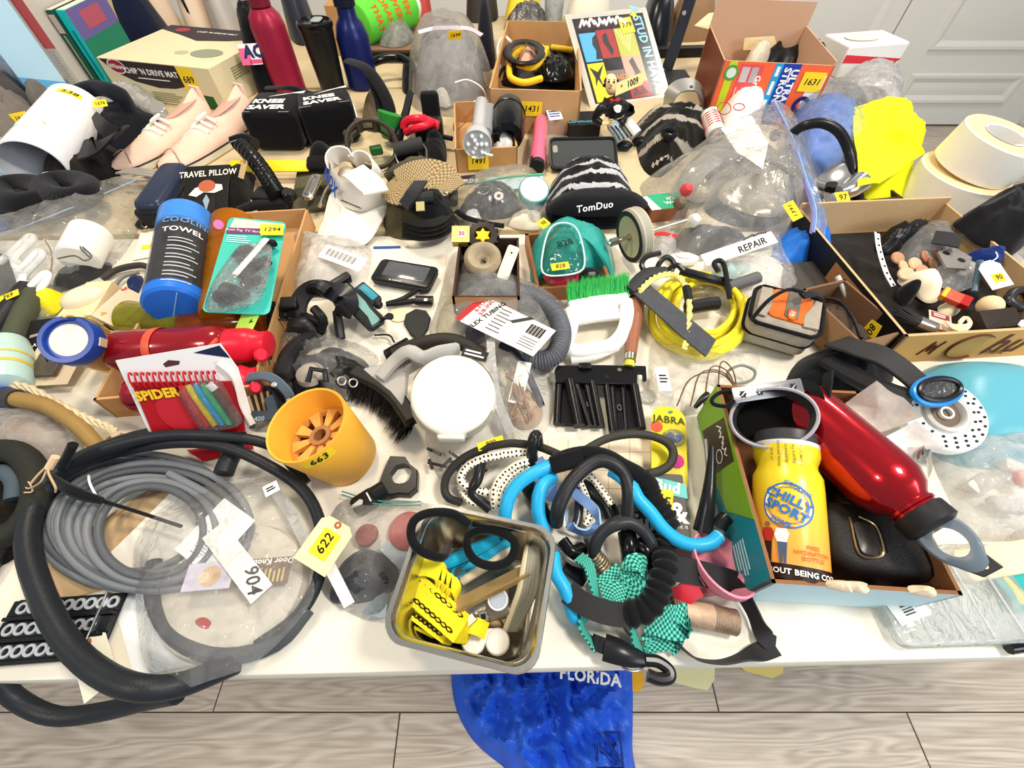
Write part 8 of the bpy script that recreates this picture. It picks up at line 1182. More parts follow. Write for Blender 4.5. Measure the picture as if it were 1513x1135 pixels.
A,B=P(705,214,.075),P(712,150,.09); M=frz(A,B-A); l=(B-A).length; t=thing('flashlight','silver white flashlight with a ring of small bulbs','flashlight',A-V((0,0,.04))); part(t,'torch_body',MB().lathe([(.0305,.003),(.033,.0),(.034,.012),(.031,.03),(.02,.055),(.017,.08),(.017,l*.95),(.012,l)],M,32),mat('#c9cbce',.3,.3)); part(t,'lens_plate',MB().lathe([(.03,.004),(.001,.003)],M,32),mat('#e6ebef',.15,.4)); mb=MB()
for k in range(10): rr_=.0 if k==0 else (.010 if k<4 else .021); a=k*(2.09 if k<4 else 1.047); part(t,'bulb',MB().lathe([(.0045,.003),(.0045,0),(.003,-.003),(.001,-.004)],M@TR(rr_*math.cos(a),rr_*math.sin(a),0),10),mat('#f4f8fc',.1))
part(t,'grey_grip',MB().tube([M@V((.016,.004,l*.3)),M@V((.02,.006,l*.9))],.016,12,sm=1,fl=.8),mat('#8b8d90',.4))
A,B=P(750,205,.06),P(752,158,.075); M=frz(A,B-A); l=(B-A).length; t=thing('black_cup','glossy black rounded container beside the flashlight','container',A-V((0,0,.04))); part(t,'cup_body',MB().lathe([(.02,0),(.036,.006),(.042,.03),(.042,l*.7),(.036,l*.95),(.02,l*1.02)],M,32),BGL); part(t,'band',MB().lathe([(.0425,l*.68),(.044,l*.7),(.0425,l*.73)],M,32),HK)
lump('white_adapter','white plug adapter in the front of the flashlight carton','adapter',[(730,225),(732,208),(758,208),(760,225)],.03,mat('#f1eeea',.4),base=.03); cord('white_cable','white cable curling in the flashlight carton',[(718,200,.06),(724,215,.06),(716,226,.055),(728,230,.05)],.003,WHT); lump('clear_ball','pale clear ball beside the flashlight head','ball',[(718,216),(718,204),(728,202),(734,212),(728,220)],.03,mat('#d5dde6',.15),base=.03)
Bc=Bx(*(lambda q:(q[0],q[1],q[2],.105))(quadM((722,132),(860,136),(735,30),.105))); Bc.M=Bc.M@TR(0,0,.001); t=thing('cord_carton','kraft carton full of black and yellow straps, sticker 1431','box',Bc.c); KL=mat('#c69c6d',.8,0,.12,200,.1,20); ws=carton(t,Bc.M,Bc.L,Bc.W,.105,KL,KRI,.005,(.105,.105,.105,.105)); lot(ws[0],Bc.front.M(.47,.6,.002),.055,.035,'1431',size=.02)
lump('black_filling','black bag filling the right half of the cord carton','bag',[(740,125),(760,95),(800,90),(855,88),(858,128),(800,132)],.05,mat('#0f0f11',.5,0,.4,120),base=.006,amp=.016)
for k in range(3): cord('black_strap_coil','coiled black flat strap in the cord carton, turn %s'%('outer','middle','inner')[k],[(757+28*math.cos(a)*(1-.08*k)+18,78+18*math.sin(a)*(1-.08*k),.085+.008*k) for a in [q*math.pi/6 for q in range(12)]],.009,mat('#141417',.4),cat='strap',closed=True,fl=.45)
for k,pts in enumerate(([(755,85,.07),(775,70,.075),(800,70,.075),(810,80,.07)],[(752,100,.075),(755,115,.075),(775,122,.07),(800,116,.07)],[(815,70,.07),(830,72,.07),(845,74,.065)],[(765,95,.08),(785,100,.08),(800,90,.08),(808,72,.08)])): cord('yellow_cord','bright yellow cord piece in the cord carton, '+('at the back','at the front','to the right','across the middle')[k],pts,.009,mat('#f0c92a',.5))
lump('pink_cloth','pale pink cloth between the cords in the carton','cloth',[(765,95),(772,75),(795,72),(802,85),(785,98)],.03,mat('#e8b49a',.7),base=.05); cord('white_loop','white cord loop at the left wall of the cord carton',[(738,100,.07),(736,70,.08),(745,55,.09),(755,62,.09)],.005,WHT); cord('black_cable','thin black cable curling at the left of the cord carton',[(735,115,.06),(745,100,.065),(755,110,.06),(742,122,.05)],.005,BGL)
lump('brown_bits','black buckle pile at the front of the cord carton','buckles',[(790,110),(800,95),(840,98),(845,115),(815,122)],.03,BGL,base=.05,amp=.012)
lump('yellow_webbing','yellow webbing bunch at the top behind the cord carton','webbing',[(748,28),(755,5),(785,0),(800,12),(780,30)],.08,mat('#eed23a',.6),amp=.03,base=.02); solo('clear_cup','clear plastic cup standing behind the cord carton','cup',MB().lathe([(.034,0),(.04,.1),(.038,.1),(.033,.003)],TR(*P(817,38,.0)),28),film('#dfe6ea',.35)); lump('metal_bits','grey metal springs behind the cord carton','springs',[(745,45),(760,28),(800,26),(810,40),(780,48)],.06,mat('#6b6a68',.3,.6,.5,150),amp=.02)
a=P(877,158); b=P(972,136); tl=PY(843,24,a.y+.0); a2=a+V((0,0,.002)); top_=P(843,26,.16); x=(b-a); y=(top_-a); f=Fc(a2,P(985,142,.0)-a2,y); t=thing('comic_poster','comic picture sheet in a clear sleeve reading A STUD IN HAVANA','poster',a)
part(t,'sleeve_board',MB().box(-.012,-.006,-.004,f.L*1.06,f.W*1.03,0,f.M0),mat('#cfc9bb',.4),.001); f.rect(t,'poster_sheet',.03,.02,.99,.97,mat('#191416',.9,spec=.05))
def pan_(u0,v0,u1,v1,c,nm='comic_panel'): return f.rect(t,nm,u0,v0,u1,v1,mat(c,.9,spec=.05),.0007)
pan_(.06,.84,.8,.96,'#3a1426'); pan_(.06,.48,.28,.8,'#5bb4e6'); pan_(.29,.5,.52,.82,'#b2332f'); pan_(.53,.5,.8,.82,'#c6c552'); pan_(.06,.03,.28,.46,'#ecdc2e'); pan_(.53,.2,.8,.5,'#cfae94'); pan_(.53,.03,.8,.2,'#c2262c'); pan_(.29,.18,.52,.36,'#8d7a72')
K=mat('#1a1618',.5); f.poly(t,'dark_shape',[(.2,.5),(.28,.5),(.28,.78),(.22,.74),(.2,.66),(.23,.6)],K,.0011); f.poly(t,'dark_shape',[(.36,.76),(.42,.78),(.43,.66),(.46,.58),(.42,.52),(.38,.62),(.35,.68)],K,.0011); f.poly(t,'dark_shape',[(.08,.42),(.12,.3),(.1,.2),(.15,.28),(.2,.18),(.18,.3),(.27,.44),(.17,.36)],K,.0011); f.poly(t,'dark_shape',[(.6,.2),(.66,.3),(.62,.44),(.68,.48),(.72,.34),(.78,.22),(.7,.26)],mat('#4a352e',.5),.0011); f.poly(t,'red_shape',[(.55,.05),(.6,.16),(.66,.08),(.7,.17),(.78,.06)],mat('#5a1216',.5),.0011)
for k in range(5): f.poly(t,'ray_print',[(.66,.52),(.55+.05*k,.8),(.57+.05*k,.8)],mat('#f0ee9a',.5),.0011)
scrib(t,f,.1,.86,.72,.95,26,WHT,.004,'title_script'); f.text(t,'print','BRANDI',.4,.27,.022,mat('#e8933a',.5),4,.0014,bold=.02); f.text(t,'title','A STUD IN HAVANA',.905,.48,.04,mat('#8fd0ee',.5),-88,.0014,bold=.03,sx=.86)
for u,v in ((.86,.955),(.92,.05)): part(t,'star_print',MB().prism([((.016 if q%2 else .007)*math.cos(q*math.pi/5),(.016 if q%2 else .007)*math.sin(q*math.pi/5)) for q in range(10)],.0012,.0016,f.M(u,v,0)),mat('#eed63a',.5))
lot(t,f.M(.72,.84,.002,4),.045,.05,'779',size=.022); part(t,'sleeve_film',MB().box(-.01,-.004,.003,f.L*1.05,f.W*1.02,.0034,f.M0),film(haze=.02,bstr=0,rough=.2))
t=thing('butler_figurine','small painted figurine of a bald man in black tailcoat holding a tag','figurine',P(915,215,0)); SK=mat('#ecd29a',.4); COAT=mat('#16161a',.35)
p0=P(905,158,.1)
def body(name,verts,edges,m,sub=2):
	me=bpy.data.meshes.new(name); L_=LOC[t.name]; me.from_pydata([V(v[:3])-L_ for v in verts],edges,[]); o=bpy.data.objects.new(name,me); COL.objects.link(o); o.parent=t; LOC[o.name]=L_
	mo=o.modifiers.new('skin','SKIN'); s=me.skin_vertices[0].data
	for k,v in enumerate(verts): s[k].radius=(v[3],v[3])
	s[0].use_root=True; sb=o.modifiers.new('sub','SUBSURF'); sb.levels=sb.render_levels=sub; me.materials.append(m); me.polygons.foreach_set('use_smooth',[True]*len(me.polygons)); mo.use_smooth_shade=True; return o
def w3(x,y,h,r): p=P(x,y,h); return (p.x,p.y,p.z,r)
body('torso',[w3(918,190,.035,.022),w3(913,172,.06,.026),w3(908,156,.085,.024),w3(904,148,.1,.012),w3(888,160,.085,.013),w3(878,175,.06,.012),w3(890,184,.05,.009),w3(926,158,.08,.013),w3(934,166,.06,.011),w3(918,172,.065,.009)],[(0,1),(1,2),(2,3),(2,4),(4,5),(5,6),(2,7),(7,8),(8,9)],COAT)
body('head',[w3(905,140,.108,.011),w3(904,130,.118,.0165),w3(902,119,.13,.0175),w3(900,112,.136,.013)],[(0,1),(1,2),(2,3)],SK)
hd=P(903,124,.125); nz=(CAM-hd).normalized(); sx_=nz.cross(UP).normalized()*-1; uy=sx_.cross(nz)*-1; uy=nz.cross(sx_)
part(t,'nose',MB().lathe([(.004*math.sin(k*.39),-.005*math.cos(k*.39)) for k in range(9)],frz(hd+nz*.018-uy*.001,nz),10),SK)
for sg in (-1,1): part(t,'eye',MB().lathe([(.0026,-.001),(.002,.001),(.0005,.0015)],frz(hd+nz*.0158+sx_*.0065*sg+uy*.004,nz),10),INK); part(t,'eyebrow',MB().tube([hd+nz*.0165+sx_*.004*sg+uy*.008,hd+nz*.016+sx_*.0085*sg+uy*.009],.0009,5,sm=1),INK); part(t,'ear',MB().lathe([(.005,-.002),(.005,.002),(.002,.003)],frz(hd+sx_*.0175*sg+uy*.001,sx_*sg),12,sy=.7),SK); part(t,'hair_side',MB().dome([hd+sx_*.015*sg+V(q) for q in ((-.006,.0,0),(0,-.008,0),(.006,0,0),(0,.01,0))],.018,hd.z-T-.006,6,18),INK)
part(t,'mouth',MB().tube([hd+nz*.0165-sx_*.005-uy*.008,hd+nz*.0175-uy*.0095,hd+nz*.0165+sx_*.005-uy*.008],.0009,5),mat('#8a3a2a',.5))
def hand(base,dirv,s=1.):
	q=V(base); d=V(dirv).normalized(); sd=d.cross(nz).normalized(); mb=MB(); mb.tube([q-d*.004,q+d*.006,q+d*.014],.008*s,10,fl=.55)
	for k,ln in enumerate((.011,.014,.013,.009)): p_=q+d*.012+sd*(.0045*(k-1.5)); mb.tube([p_,p_+d*ln*.6+nz*.002,p_+d*ln-nz*.001],.0021,6)
	p_=q+sd*-.007; mb.tube([p_,p_+d*.006-sd*.004,p_+d*.011-sd*.003],.0023,6); part(t,'hand',mb,SK)
hand(P(892,182,.055),(1,-.1,.1)); hand(P(915,166,.075),(.1,.1,-1))
part(t,'shirt_front',MB().dome([P(x,y,.088)+nz*.012 for x,y in ((906,146),(918,150),(916,165),(908,162))],.004,.09,4,16),mat('#efe6d0',.5)); part(t,'red_bow_tie',MB().tube([P(902,148,.104)+nz*.012,P(908,148,.104)+nz*.015,P(914,147,.104)+nz*.012],.004,6,rf=lambda s:1.3-1.1*(1-abs(2*s-1))),mat('#b81f28',.5))
part(t,'striped_trouser',MB().tube(Ws([(922,180,.04),(932,190,.04),(940,200,.03)]),.017,12),mat('#d9d9d4',.5)); part(t,'striped_trouser',MB().tube(Ws([(905,185,.045),(912,195,.045),(918,208,.03)]),.015,12),mat('#9fb0bc',.5))
for k in range(4): part(t,'trouser_stripe',MB().tube(Ws([(903+6*k,187-1*k,.06),(910+6*k,196-1*k,.06),(916+6*k,207-2*k,.045)]),.0018,5),COAT)
for q in ((922,215),(946,208)): part(t,'black_shoe',MB().lathe([(.016*math.sin(k*math.pi/8),-.011*math.cos(k*math.pi/8)) for k in range(9)],TR(*P(*q,.012)),16,sx=1.4),COAT)
A,B=P(909,142,.12),P(955,122,.125); f=Fc(A,B-A,P(916,126,.138)-A); tg=thing('name_tag','pale yellow tag reading 1009 held by the figurine','tag',A); part(tg,'tag_card',MB().prism([(0,0),(f.L*.85,0),(f.L,f.W*.6),(f.L*.95,f.W),(f.L*.05,f.W)],0,.0008,f.M0),mat('#f2e19a',.6)); f.text(tg,'number','1009',.55,.5,.02,INK,0,.0014,bold=.02); part(tg,'red_mark',MB().cyl(.003,0,.0004,f.M(.2,.6,.001),12),mat('#b0453a',.5))
B_=pxbox((840,206),(885,204),(847,186),(858,165)); t=thing('phone_box','black box printed LOVPHONE beside the figurine','box',B_.c); B_.solid(t,'box_body',mat('#131316',.5)); B_.top.text(t,'print','LOVPHONE',.5,.2,.016,mat('#4fc4dd',.5),0,.001,bold=.03)
f=Fc(P(814,250,.012),P(912,248,.012)-P(814,250,.012),P(814,206,.05)-P(814,250,.012)); t=thing('phone_case','dark grey phone case standing behind the front beanie','case',f.o); part(t,'case_shell',MB().prism([(x+f.L/2,y+f.W/2) for x,y in rrect(f.L,f.W,.012,5)],-.01,0,f.M0),mat('#26282a',.5),.002); part(t,'case_inside',MB().prism([(x+f.L/2,y+f.W/2) for x,y in rrect(f.L*.93,f.W*.86,.01,5)],.0,.001,f.M0),mat('#3a3d3e',.6)); part(t,'lens_opening',MB().prism([(x+f.L*.08,y+f.W*.66) for x,y in rrect(.012,.02,.005,4)],.001,.0016,f.M0),mat('#9a938a',.6)); part(t,'rim',MB().tube([f.M0@V((x+f.L/2,y+f.W/2,.002)) for x,y in rrect(f.L,f.W,.012,5)],.003,6,True,1),mat('#1c1d1f',.4))
cord('pink_marker','pink highlighter pen with black end in the small clear bag',[(794,242,.02),(800,180,.035)],.0185,mat('#f06a8a',.35),cat='pen',sm=1,n=14); cord('black_cap','black cap end of the pink highlighter pen',[(793,248,.018),(794,238,.02)],.019,HK,cat='cap',sm=1,n=14)
t=thing('plastic_bag','small clear bag holding a pink highlighter, white label','bag',P(815,210,0)); part(t,'bag_film',MB(0).dome(Ws([(772,245),(785,190),(798,160),(855,158),(850,185),(830,210),(808,250)]),.05,0,12,52,2.4,.008,22,'crumple'),bag); f=Fc(P(812,178,.05),P(832,176,.05)-P(812,178,.05),P(811,162,.06)-P(812,178,.05)); f.rect(t,'label',0,0,1,1,WHT); f.lines(t,'label_print',.1,.2,.95,.85,3,mat('#3a4a9a',.5),.001)
def stripes(o,ax,period,duty,ph,wig,lim=1e9):
	def f(p):
		d=(p-o).dot(ax)+wig*math.sin(p.x*45)+wig*.5*math.sin(p.x*90+1); return 1 if (d/period+ph)%1<duty and 0<d<lim else 0
	return f
BK2=cloth('#131318'); SG=cloth('#b9b9bd')
c0=P(880,322,0); hb=MB(); hb.dome(Ws([(812,330),(808,295),(822,262),(850,248),(890,248),(920,265),(940,300),(945,325),(910,338),(850,338)]),.07,0,26,120,2.6,.008,18,mf=stripes(c0+V((0,.0,.06)),V((-.05,1,.2)).normalized(),.042,.34,.62,.004)); t=thing('striped_beanie','black knitted beanie with silver grey stripes and script lettering','beanie',c0); part(t,'knit_body',hb,[BK2,SG],ang=80)
part(t,'folded_cuff',MB().dome(Ws([(808,337),(809,322),(840,312),(900,309),(945,316),(948,330),(910,341),(850,342)]),.03,.035,10,60,4),BK2); text(t,'print','TomDuo',fr(P(878,306,.078),P(898,303,.078)-P(860,309,.078),V((0,-.6,1))),.02,mat('#e6e6ea',.6),.01,.3)
c0=P(985,250,0); hb=MB(); hb.dome(Ws([(950,250),(940,215),(940,185),(960,172),(1010,165),(1045,172),(1050,205),(1010,235),(975,262)]),.06,0,26,110,2.4,.012,18,mf=stripes(c0,V((-.1,1,.3)).normalized(),.075,.3,.2,.006)); t=thing('striped_beanie','black beanie with tan grey stripes lying behind the big zip bag','beanie',c0); part(t,'knit_body',hb,[cloth('#151412'),cloth('#a39b90')],ang=80); part(t,'drawstring_toggle',MB().tube(Ws([(980,196,.06),(990,192,.07),(998,198,.065),(990,204,.06)]),.007,8,True),BFAB)
t=thing('arch_handle','grey metal arched handle bracket behind the striped beanies','handle',P(1012,165,0)); GM=mat('#a3a19b',.35,.5); part(t,'arch',MB().ribbon(Ws([(984,168,.004),(990,142,.05),(1003,128,.07),(1025,126,.07),(1038,140,.05),(1042,162,.006)]),.045,.004,[(-1,-.2,.2),(-.7,-.3,.6),(-.2,-.4,1),(.3,-.4,1),(.8,-.3,.5),(1,-.2,.2)]),GM); part(t,'cross_bar',MB().tube(Ws([(985,158,.01),(1038,160,.01)]),.004,8),GM); part(t,'rivet',MB().cyl(.005,0,.003,frz(P(1021,129,.076),V((.2,-.4,1))),12,.001),HK)
t=thing('display_stand','dark slate tilted stand with flat square foot','stand',P(1000,120,0)); SL=mat('#2b313b',.45); B_=Bx(fr(P(965,128,.001),V((1,0,0))),.13,.12,.01); B_.solid(t,'foot_plate',mat('#26292c',.5),.002); a,b=up((984,108),(1005,0)); part(t,'upright',MB().ribbon([V((a.x,a.y,T+.01)),V((a.x+.02,a.y+.02,T+.12)),V((a.x+.035,a.y+.03,T+.26))],.035,.014,V((-.5,-.8,.2))),SL,.002); part(t,'bolt',MB().cyl(.006,0,.004,frz(V((a.x+.01,a.y-.002,T+.16)),V((0,-1,.2))),12),STEEL)
lump('black_helmet','glossy dark bowl behind the stand at the top','bowl',[(945,78),(940,50),(965,40),(990,52),(985,78)],.16,mat('#14161d',.25),p=3); B_=Bx(fr(P(835,90,.001),P(1060,84,.001)-P(835,90,.001)),.55,.03,.03); solo('black_rail','long black plastic rail across the back of the table','rail',MB().box(0,0,0,.56,.03,.03,B_.M),mat('#17171a',.4),bev=.004)
for k,(x0,x1,y,h,c,lab) in enumerate(((835,900,40,.14,'#e9e2d0','cream folded box behind the comic poster'),(985,1050,48,.12,'#8a6a48','brown leather bag behind the stand at the top'),(60,120,25,.2,'#cfc6bd','pale crumpled bag behind the books at the top left'),(610,640,28,.16,'#b5443c','red and white packet behind the grey clothing bag'),(690,735,20,.17,'#34302f','dark boxes behind the navy jacket'))): lump(('folded_box','leather_bag','crumpled_bag','printed_packet','dark_box')[k],lab,('box','bag','bag','packet','box')[k],[(x0,y+10),(x0+6,y-14),(x1-6,y-16),(x1,y+8),((x0+x1)/2,y+14)],h,mat(c,.6,0,.2,40),amp=.012,p=4)
htag('cream string tag lying on the brown leather bag',[(1026,38),(1050,44),(1034,16)],[.13,.13,.15],'',st='#f0dfae')
for k,(x0,x1,c,lab) in enumerate(((-60,150,'#8d97a8','grey-blue storage box standing at the far left back'),(150,420,'#b58b5a','long kraft box standing behind the boots'),(420,620,'#3a3330','dark storage crate standing behind the bottles'),(620,850,'#5f5a58','grey storage crate standing behind the grey clothing bag'),(850,1055,'#b9925f','kraft box standing behind the comic poster'))):
	a,b=P(x0,6),P(x1,6); B_=Bx(fr(a,V((1,.012,0))),min(b.x-a.x,.6)-.02,.12,.1); 
	if a.y+.15<2.37: t=thing('storage_box',lab,'box',B_.c); B_.solid(t,'box_body',mat(c,.7,0,.1,60,.1,10),.003); part(t,'box_lid',MB().box(-.006,-.006,B_.H*.8,B_.L+.006,B_.W+.006,B_.H+.004,B_.M),mat(c,.6),.003)
OR=mat('#f7683c',.5); A_=P(1042,166); tlp=PY(1070,92,A_.y); H5=.145
M,L,W=quadM((1070,90),(1234,98),(1072,40),H5); M=M@TR(0,0,.001); t=thing('bag_carton','open orange printed carton reading ULTRA STRONG, sticker 1631','box',M@V((L/2,W/2,0))); ws=carton(t,M,L,W,H5,OR,mat('#c7a286',.8),.004,(H5,H5+.01,H5+.065,H5)); ws[3].data.materials[0]=mat('#7a3a26',.4)
f=Fc(M.translation,M.to_3x3()@V((L,0,0)),M.to_3x3()@V((0,0,H5))); f.poly(t,'lime_band',[(.06,0),(.13,0),(.13,1),(.06,1)],mat('#c4d92a',.45)); part(t,'green_disc',MB().prism(circ(.018,24),.0008,.0012,f.M(.1,.82,0)),mat('#4fa04a',.5)); part(t,'white_disc',MB().prism(circ(.012,20),.0012,.0016,f.M(.1,.82,0)),mat('#dfe9d8',.5)); f.poly(t,'pink_panel',[(.17,0),(.38,0),(.38,.96),(.17,.96)],mat('#e2555a',.5))
f.rect(t,'photo_print',.19,.68,.26,.92,mat('#cdbfc4',.5),.0008); f.rect(t,'photo_print',.28,.68,.34,.92,mat('#b9adb4',.5),.0008); f.text(t,'print','Grip Protec',.358,.45,.02,WHT,-90,.0014,bold=.03)
for k in range(5): f.poly(t,'small_print',[(.185+.03*k,.1),(.195+.03*k,.1),(.195+.03*k,.6-.05*(k%2)),(.185+.03*k,.6-.05*(k%2))],mat('#f6c9c4',.5),.0008)
f.poly(t,'light_blue_band',[(.48,0),(.55,0),(.55,1),(.48,1)],mat('#2aa0dc',.45)); f.poly(t,'blue_band',[(.55,0),(.71,0),(.71,1),(.55,1)],mat('#1c3fa8',.45)); f.text(t,'print','ULTRA',.67,.66,.024,WHT,-90,.0014,bold=.04); f.text(t,'print','STRONG',.6,.6,.024,WHT,-90,.0014,bold=.04); [f.poly(t,'small_print',[(.5,a),(.53,a),(.53,b),(.5,b)],WHT,.0008) for a,b in ((.8,.95),(.5,.72),(.2,.42))]; f.poly(t,'white_block',[(.84,.3),(.97,.3),(.97,.85),(.84,.85)],WHT,.0008); part(t,'navy_ring',MB().lathe([(.012,.001),(.022,.001),(.022,.0016),(.012,.0016)],f.M(.86,.36,0),24),mat('#1d2a78',.5))
lot(t,f.M(.86,.74,.002,0),.055,.045,'1631',size=.024); 
lump('black_bags','black crumpled bags filling the orange carton','bags',[(1080,125),(1090,100),(1140,92),(1215,95),(1212,125),(1150,132)],.085,mat('#141416',.4,0,.4,60),base=.02,amp=.025,ns=22,rings=14,n=60); lump('pale_bag','pale crumpled plastic in the left of the orange carton','plastic',[(1098,100),(1105,86),(1130,82),(1135,95),(1115,104)],.05,mat('#cfc4ae',.4,0,.3,60),base=.07,amp=.012); sheet('tan_card','tan card standing at the back of the orange carton','card',[(1098,74,.1),(1186,70,.1),(1188,50,.13),(1100,56,.13)],mat('#e8cf9e',.6),.0)
B_=pxbox((1232,118),(1300,112),(1228,70),(1232,40)); B_=Bx(B_.M,.22,.13,.09); t=thing('white_package','white and red plastic package behind the orange carton','package',B_.c); B_.solid(t,'package_body',mat('#efece6',.35),.006); B_.front.poly(t,'red_stripe',[(0,.5),(.9,.35),(1,.5),(0,.75)],mat('#d8323c',.5)); part(t,'oval_mould',MB().lathe([(.04,0),(.05,.002),(.05,.004),(.042,.005)],B_.top.M(.4,.5,0)@Matrix.Diagonal((1.2,.7,1,1)),28),mat('#dedad2',.4))
lump('clear_wrapper','clear crinkled wrapper in front of the white package','wrapper',[(1235,160),(1232,125),(1270,105),(1315,115),(1335,140),(1325,170),(1280,168)],.07,film(haze=.35),kind='crumple',amp=.02); lump('grey_cloth','dark grey cloth with pale lettering under the clear wrapper','cloth',[(1235,165),(1240,140),(1300,135),(1315,155),(1280,170)],.03,cloth('#57504e'))
lump('yellow_shirt','neon yellow folded shirt beside the white tape spool','shirt',[(1268,295),(1262,235),(1258,175),(1290,160),(1322,165),(1345,205),(1360,222),(1335,260),(1330,298)],.075,mat('#f3f20f',.75,0,.25,60),amp=.014,ns=14,p=3,rings=18,n=80); sheet('yellow_flap','neon yellow shirt flap raised at the back','shirt',[(1258,160,.08),(1322,140,.10),(1330,190,.10),(1368,225,.06),(1300,270,.085),(1268,275,.075)],mat('#f5f312',.75),.012)
lump('blue_shirt','bright blue cloth packed in a clear bubble bag','cloth',[(1165,265),(1160,215),(1165,175),(1205,160),(1250,170),(1262,215),(1250,262),(1210,280)],.08,mat('#4c80d6',.6,0,.3,40),amp=.014,ns=18,p=3,rings=16,n=70); t=thing('plastic_bag','clear bubble bag around the bright blue cloth','bag',P(1210,220,0)); part(t,'bag_film',MB(0).dome(Ws([(1155,270),(1150,190),(1175,155),(1225,145),(1268,165),(1275,220),(1262,275),(1210,285)]),.10,0,16,64,3,.014,22,'crumple'),film(haze=.14,cs=40)); lump('red_trim','red and yellow cloth edge under the blue cloth bag','cloth',[(1200,268),(1205,254),(1232,248),(1240,258),(1225,272)],.03,mat('#d93a2c',.6)); lump('yellow_trim','yellow cloth edge in front of the red trim','cloth',[(1205,285),(1215,268),(1245,258),(1255,272),(1230,290)],.025,mat('#e9d81c',.7))
cord('black_handle','large black tubular U-shaped handle over the blue cloth bag',[(1172,196,.10),(1188,186,.12),(1215,182,.13),(1240,195,.12),(1255,225,.09),(1262,260,.06),(1270,300,.02)],.0105,mat('#17171a',.3),cat='handle',n=12)
t=thing('chrome_hook','chrome plated robe hook with ribbed stem and yellow tag','hook',P(1240,280,.02)); CHM=mat('#c9c9c9',.18,.9); M=frz(P(1232,282,.03),V((.5,-.3,.9))); part(t,'hook_plate',MB().lathe([(.004,.0),(.04,.0),(.044,.003),(.03,.008),(.012,.012)],frz(P(1238,272,.04),V((-.6,-.4,.6))),32),CHM); part(t,'hook_horn',MB().tube(Ws([(1240,285,.05),(1255,280,.055),(1270,270,.06)]),.02,14,rf=lambda s:.7+.5*s),CHM)
for k in range(3): part(t,'ribbed_stem',MB().tube(Ws([(1224+3*k,280,.04),(1226+3*k,272,.045)]),.008,8,sm=1),mat('#2a2a2a',.3))
part(t,'steel_stem',MB().tube(Ws([(1208,272,.03),(1224,277,.038)]),.009,10,sm=1),CHM); lot(t,fr(P(1245,292,.06),V((1,.2,0)),V((0,-.5,1))),.03,.026,'97',size=.018)
t=thing('black_tray','low black plastic tray edge behind the wide cardboard box','tray',P(1240,310,0)); B_=Bx(fr(P(1205,318,.001),P(1300,308,.001)-P(1205,318,.001)),.2,.09,.022); carton(t,B_.M,B_.L,B_.W,.022,mat('#17120f',.35),mat('#1c1613',.4),.006)
for k,(bp,tp,r,h,lab) in enumerate((((1395,292),(1395,270),.075,.05,'cream roll of white tape, lower of two stacked at the back right'),)):
	pass
def roll(c,ax,r,ri,h,label):
	t=thing('tape_roll',label,'roll',c); M=frz(c,ax); part(t,'roll_body',MB().lathe([(ri,0),(r-.002,0),(r,.002),(r,h-.002),(r-.002,h)],M,48,False,False),mat('#f3efe6',.3),ang=40); part(t,'roll_face',MB().lathe([(r-.002,h),(ri,h),(ri,.001)],M,48,False,False),mat('#eed3a0',.6)); part(t,'core_tube',MB().lathe([(ri,h+.001),(ri-.004,h),(ri-.004,0)],M,40,False,False),mat('#e9e6e2',.5)); return t,M
c=P(1388,296,.002); t,M=roll(c,V((.05,-.05,1)),.088,.045,.07,'wide roll of white tape, lower of two stacked at the back right'); c2=c+V((.015,.005,.074)); t,M=roll(c2,V((.12,-.1,1)),.08,.042,.07,'roll of white tape with tan rim, upper of two stacked at back right')
part(t,'black_tie',MB().tube([M@V(p) for p in ((.03,-.02,.02),(.04,-.005,.06),(.045,.0,.085),(.06,.01,.11),(.07,.02,.14))],.002,6),INK)
a=P(1462,252,.10); f=Fc(a,V((.13,.03,.0)),V((-.01,.03,.03))); t=thing('hang_tag','white string tag hanging from the tape roll at the right edge','tag',a); part(t,'tag_card',MB().prism([(0,f.W*.3),(f.L*.15,0),(f.L,0),(f.L,f.W),(f.L*.15,f.W),(0,f.W*.7)],0,.0008,f.M0),WHT); f.text(t,'number','180',.7,.5,.026,INK,0,.0014); part(t,'eyelet',MB().lathe([(.002,0),(.006,0),(.006,.0006)],f.M(.12,.5,.001),14),mat('#b9a27a',.6))
t=thing('white_mitt','white cloth mitt with red printed rings above the big zip bag','mitt',P(1085,185,0)); part(t,'mitt_body',MB().dome(Ws([(1062,205),(1058,175),(1075,155),(1110,155),(1125,175),(1110,205)]),.09,.0,12,48,3,.006,22),mat('#f1eee8',.8)); 
for (x,y,rx,ry) in ((1092,158,8,5),(1070,160,10,9)): part(t,'red_ring_print',MB().tube(Ws([(x+rx*math.cos(a),y+ry*math.sin(a),.094) for a in [k*math.pi/6 for k in range(12)]]),.0012,5,True),mat('#c2303c',.6))
t=thing('striped_cuff','rolled white cuff wound with red thread beside the mitt','cuff',P(1052,190,.01)); A,B=P(1048,170,.05),P(1058,200,.03); part(t,'cuff_roll',MB().tube([A,B],.024,16,sm=1),mat('#ece2da',.7)); d=(B-A).normalized(); e1=d.orthogonal().normalized(); e2=d.cross(e1); part(t,'red_thread',MB().tube([A.lerp(B,.1+.65*k/48)+(e1*math.cos(k*.785)+e2*math.sin(k*.785))*.0248 for k in range(49)],.0016,5,sm=1),mat('#b9404a',.6)); part(t,'grey_plug',MB().tube([B,B+d*.035],.018,14,sm=1),mat('#9b9a98',.4))
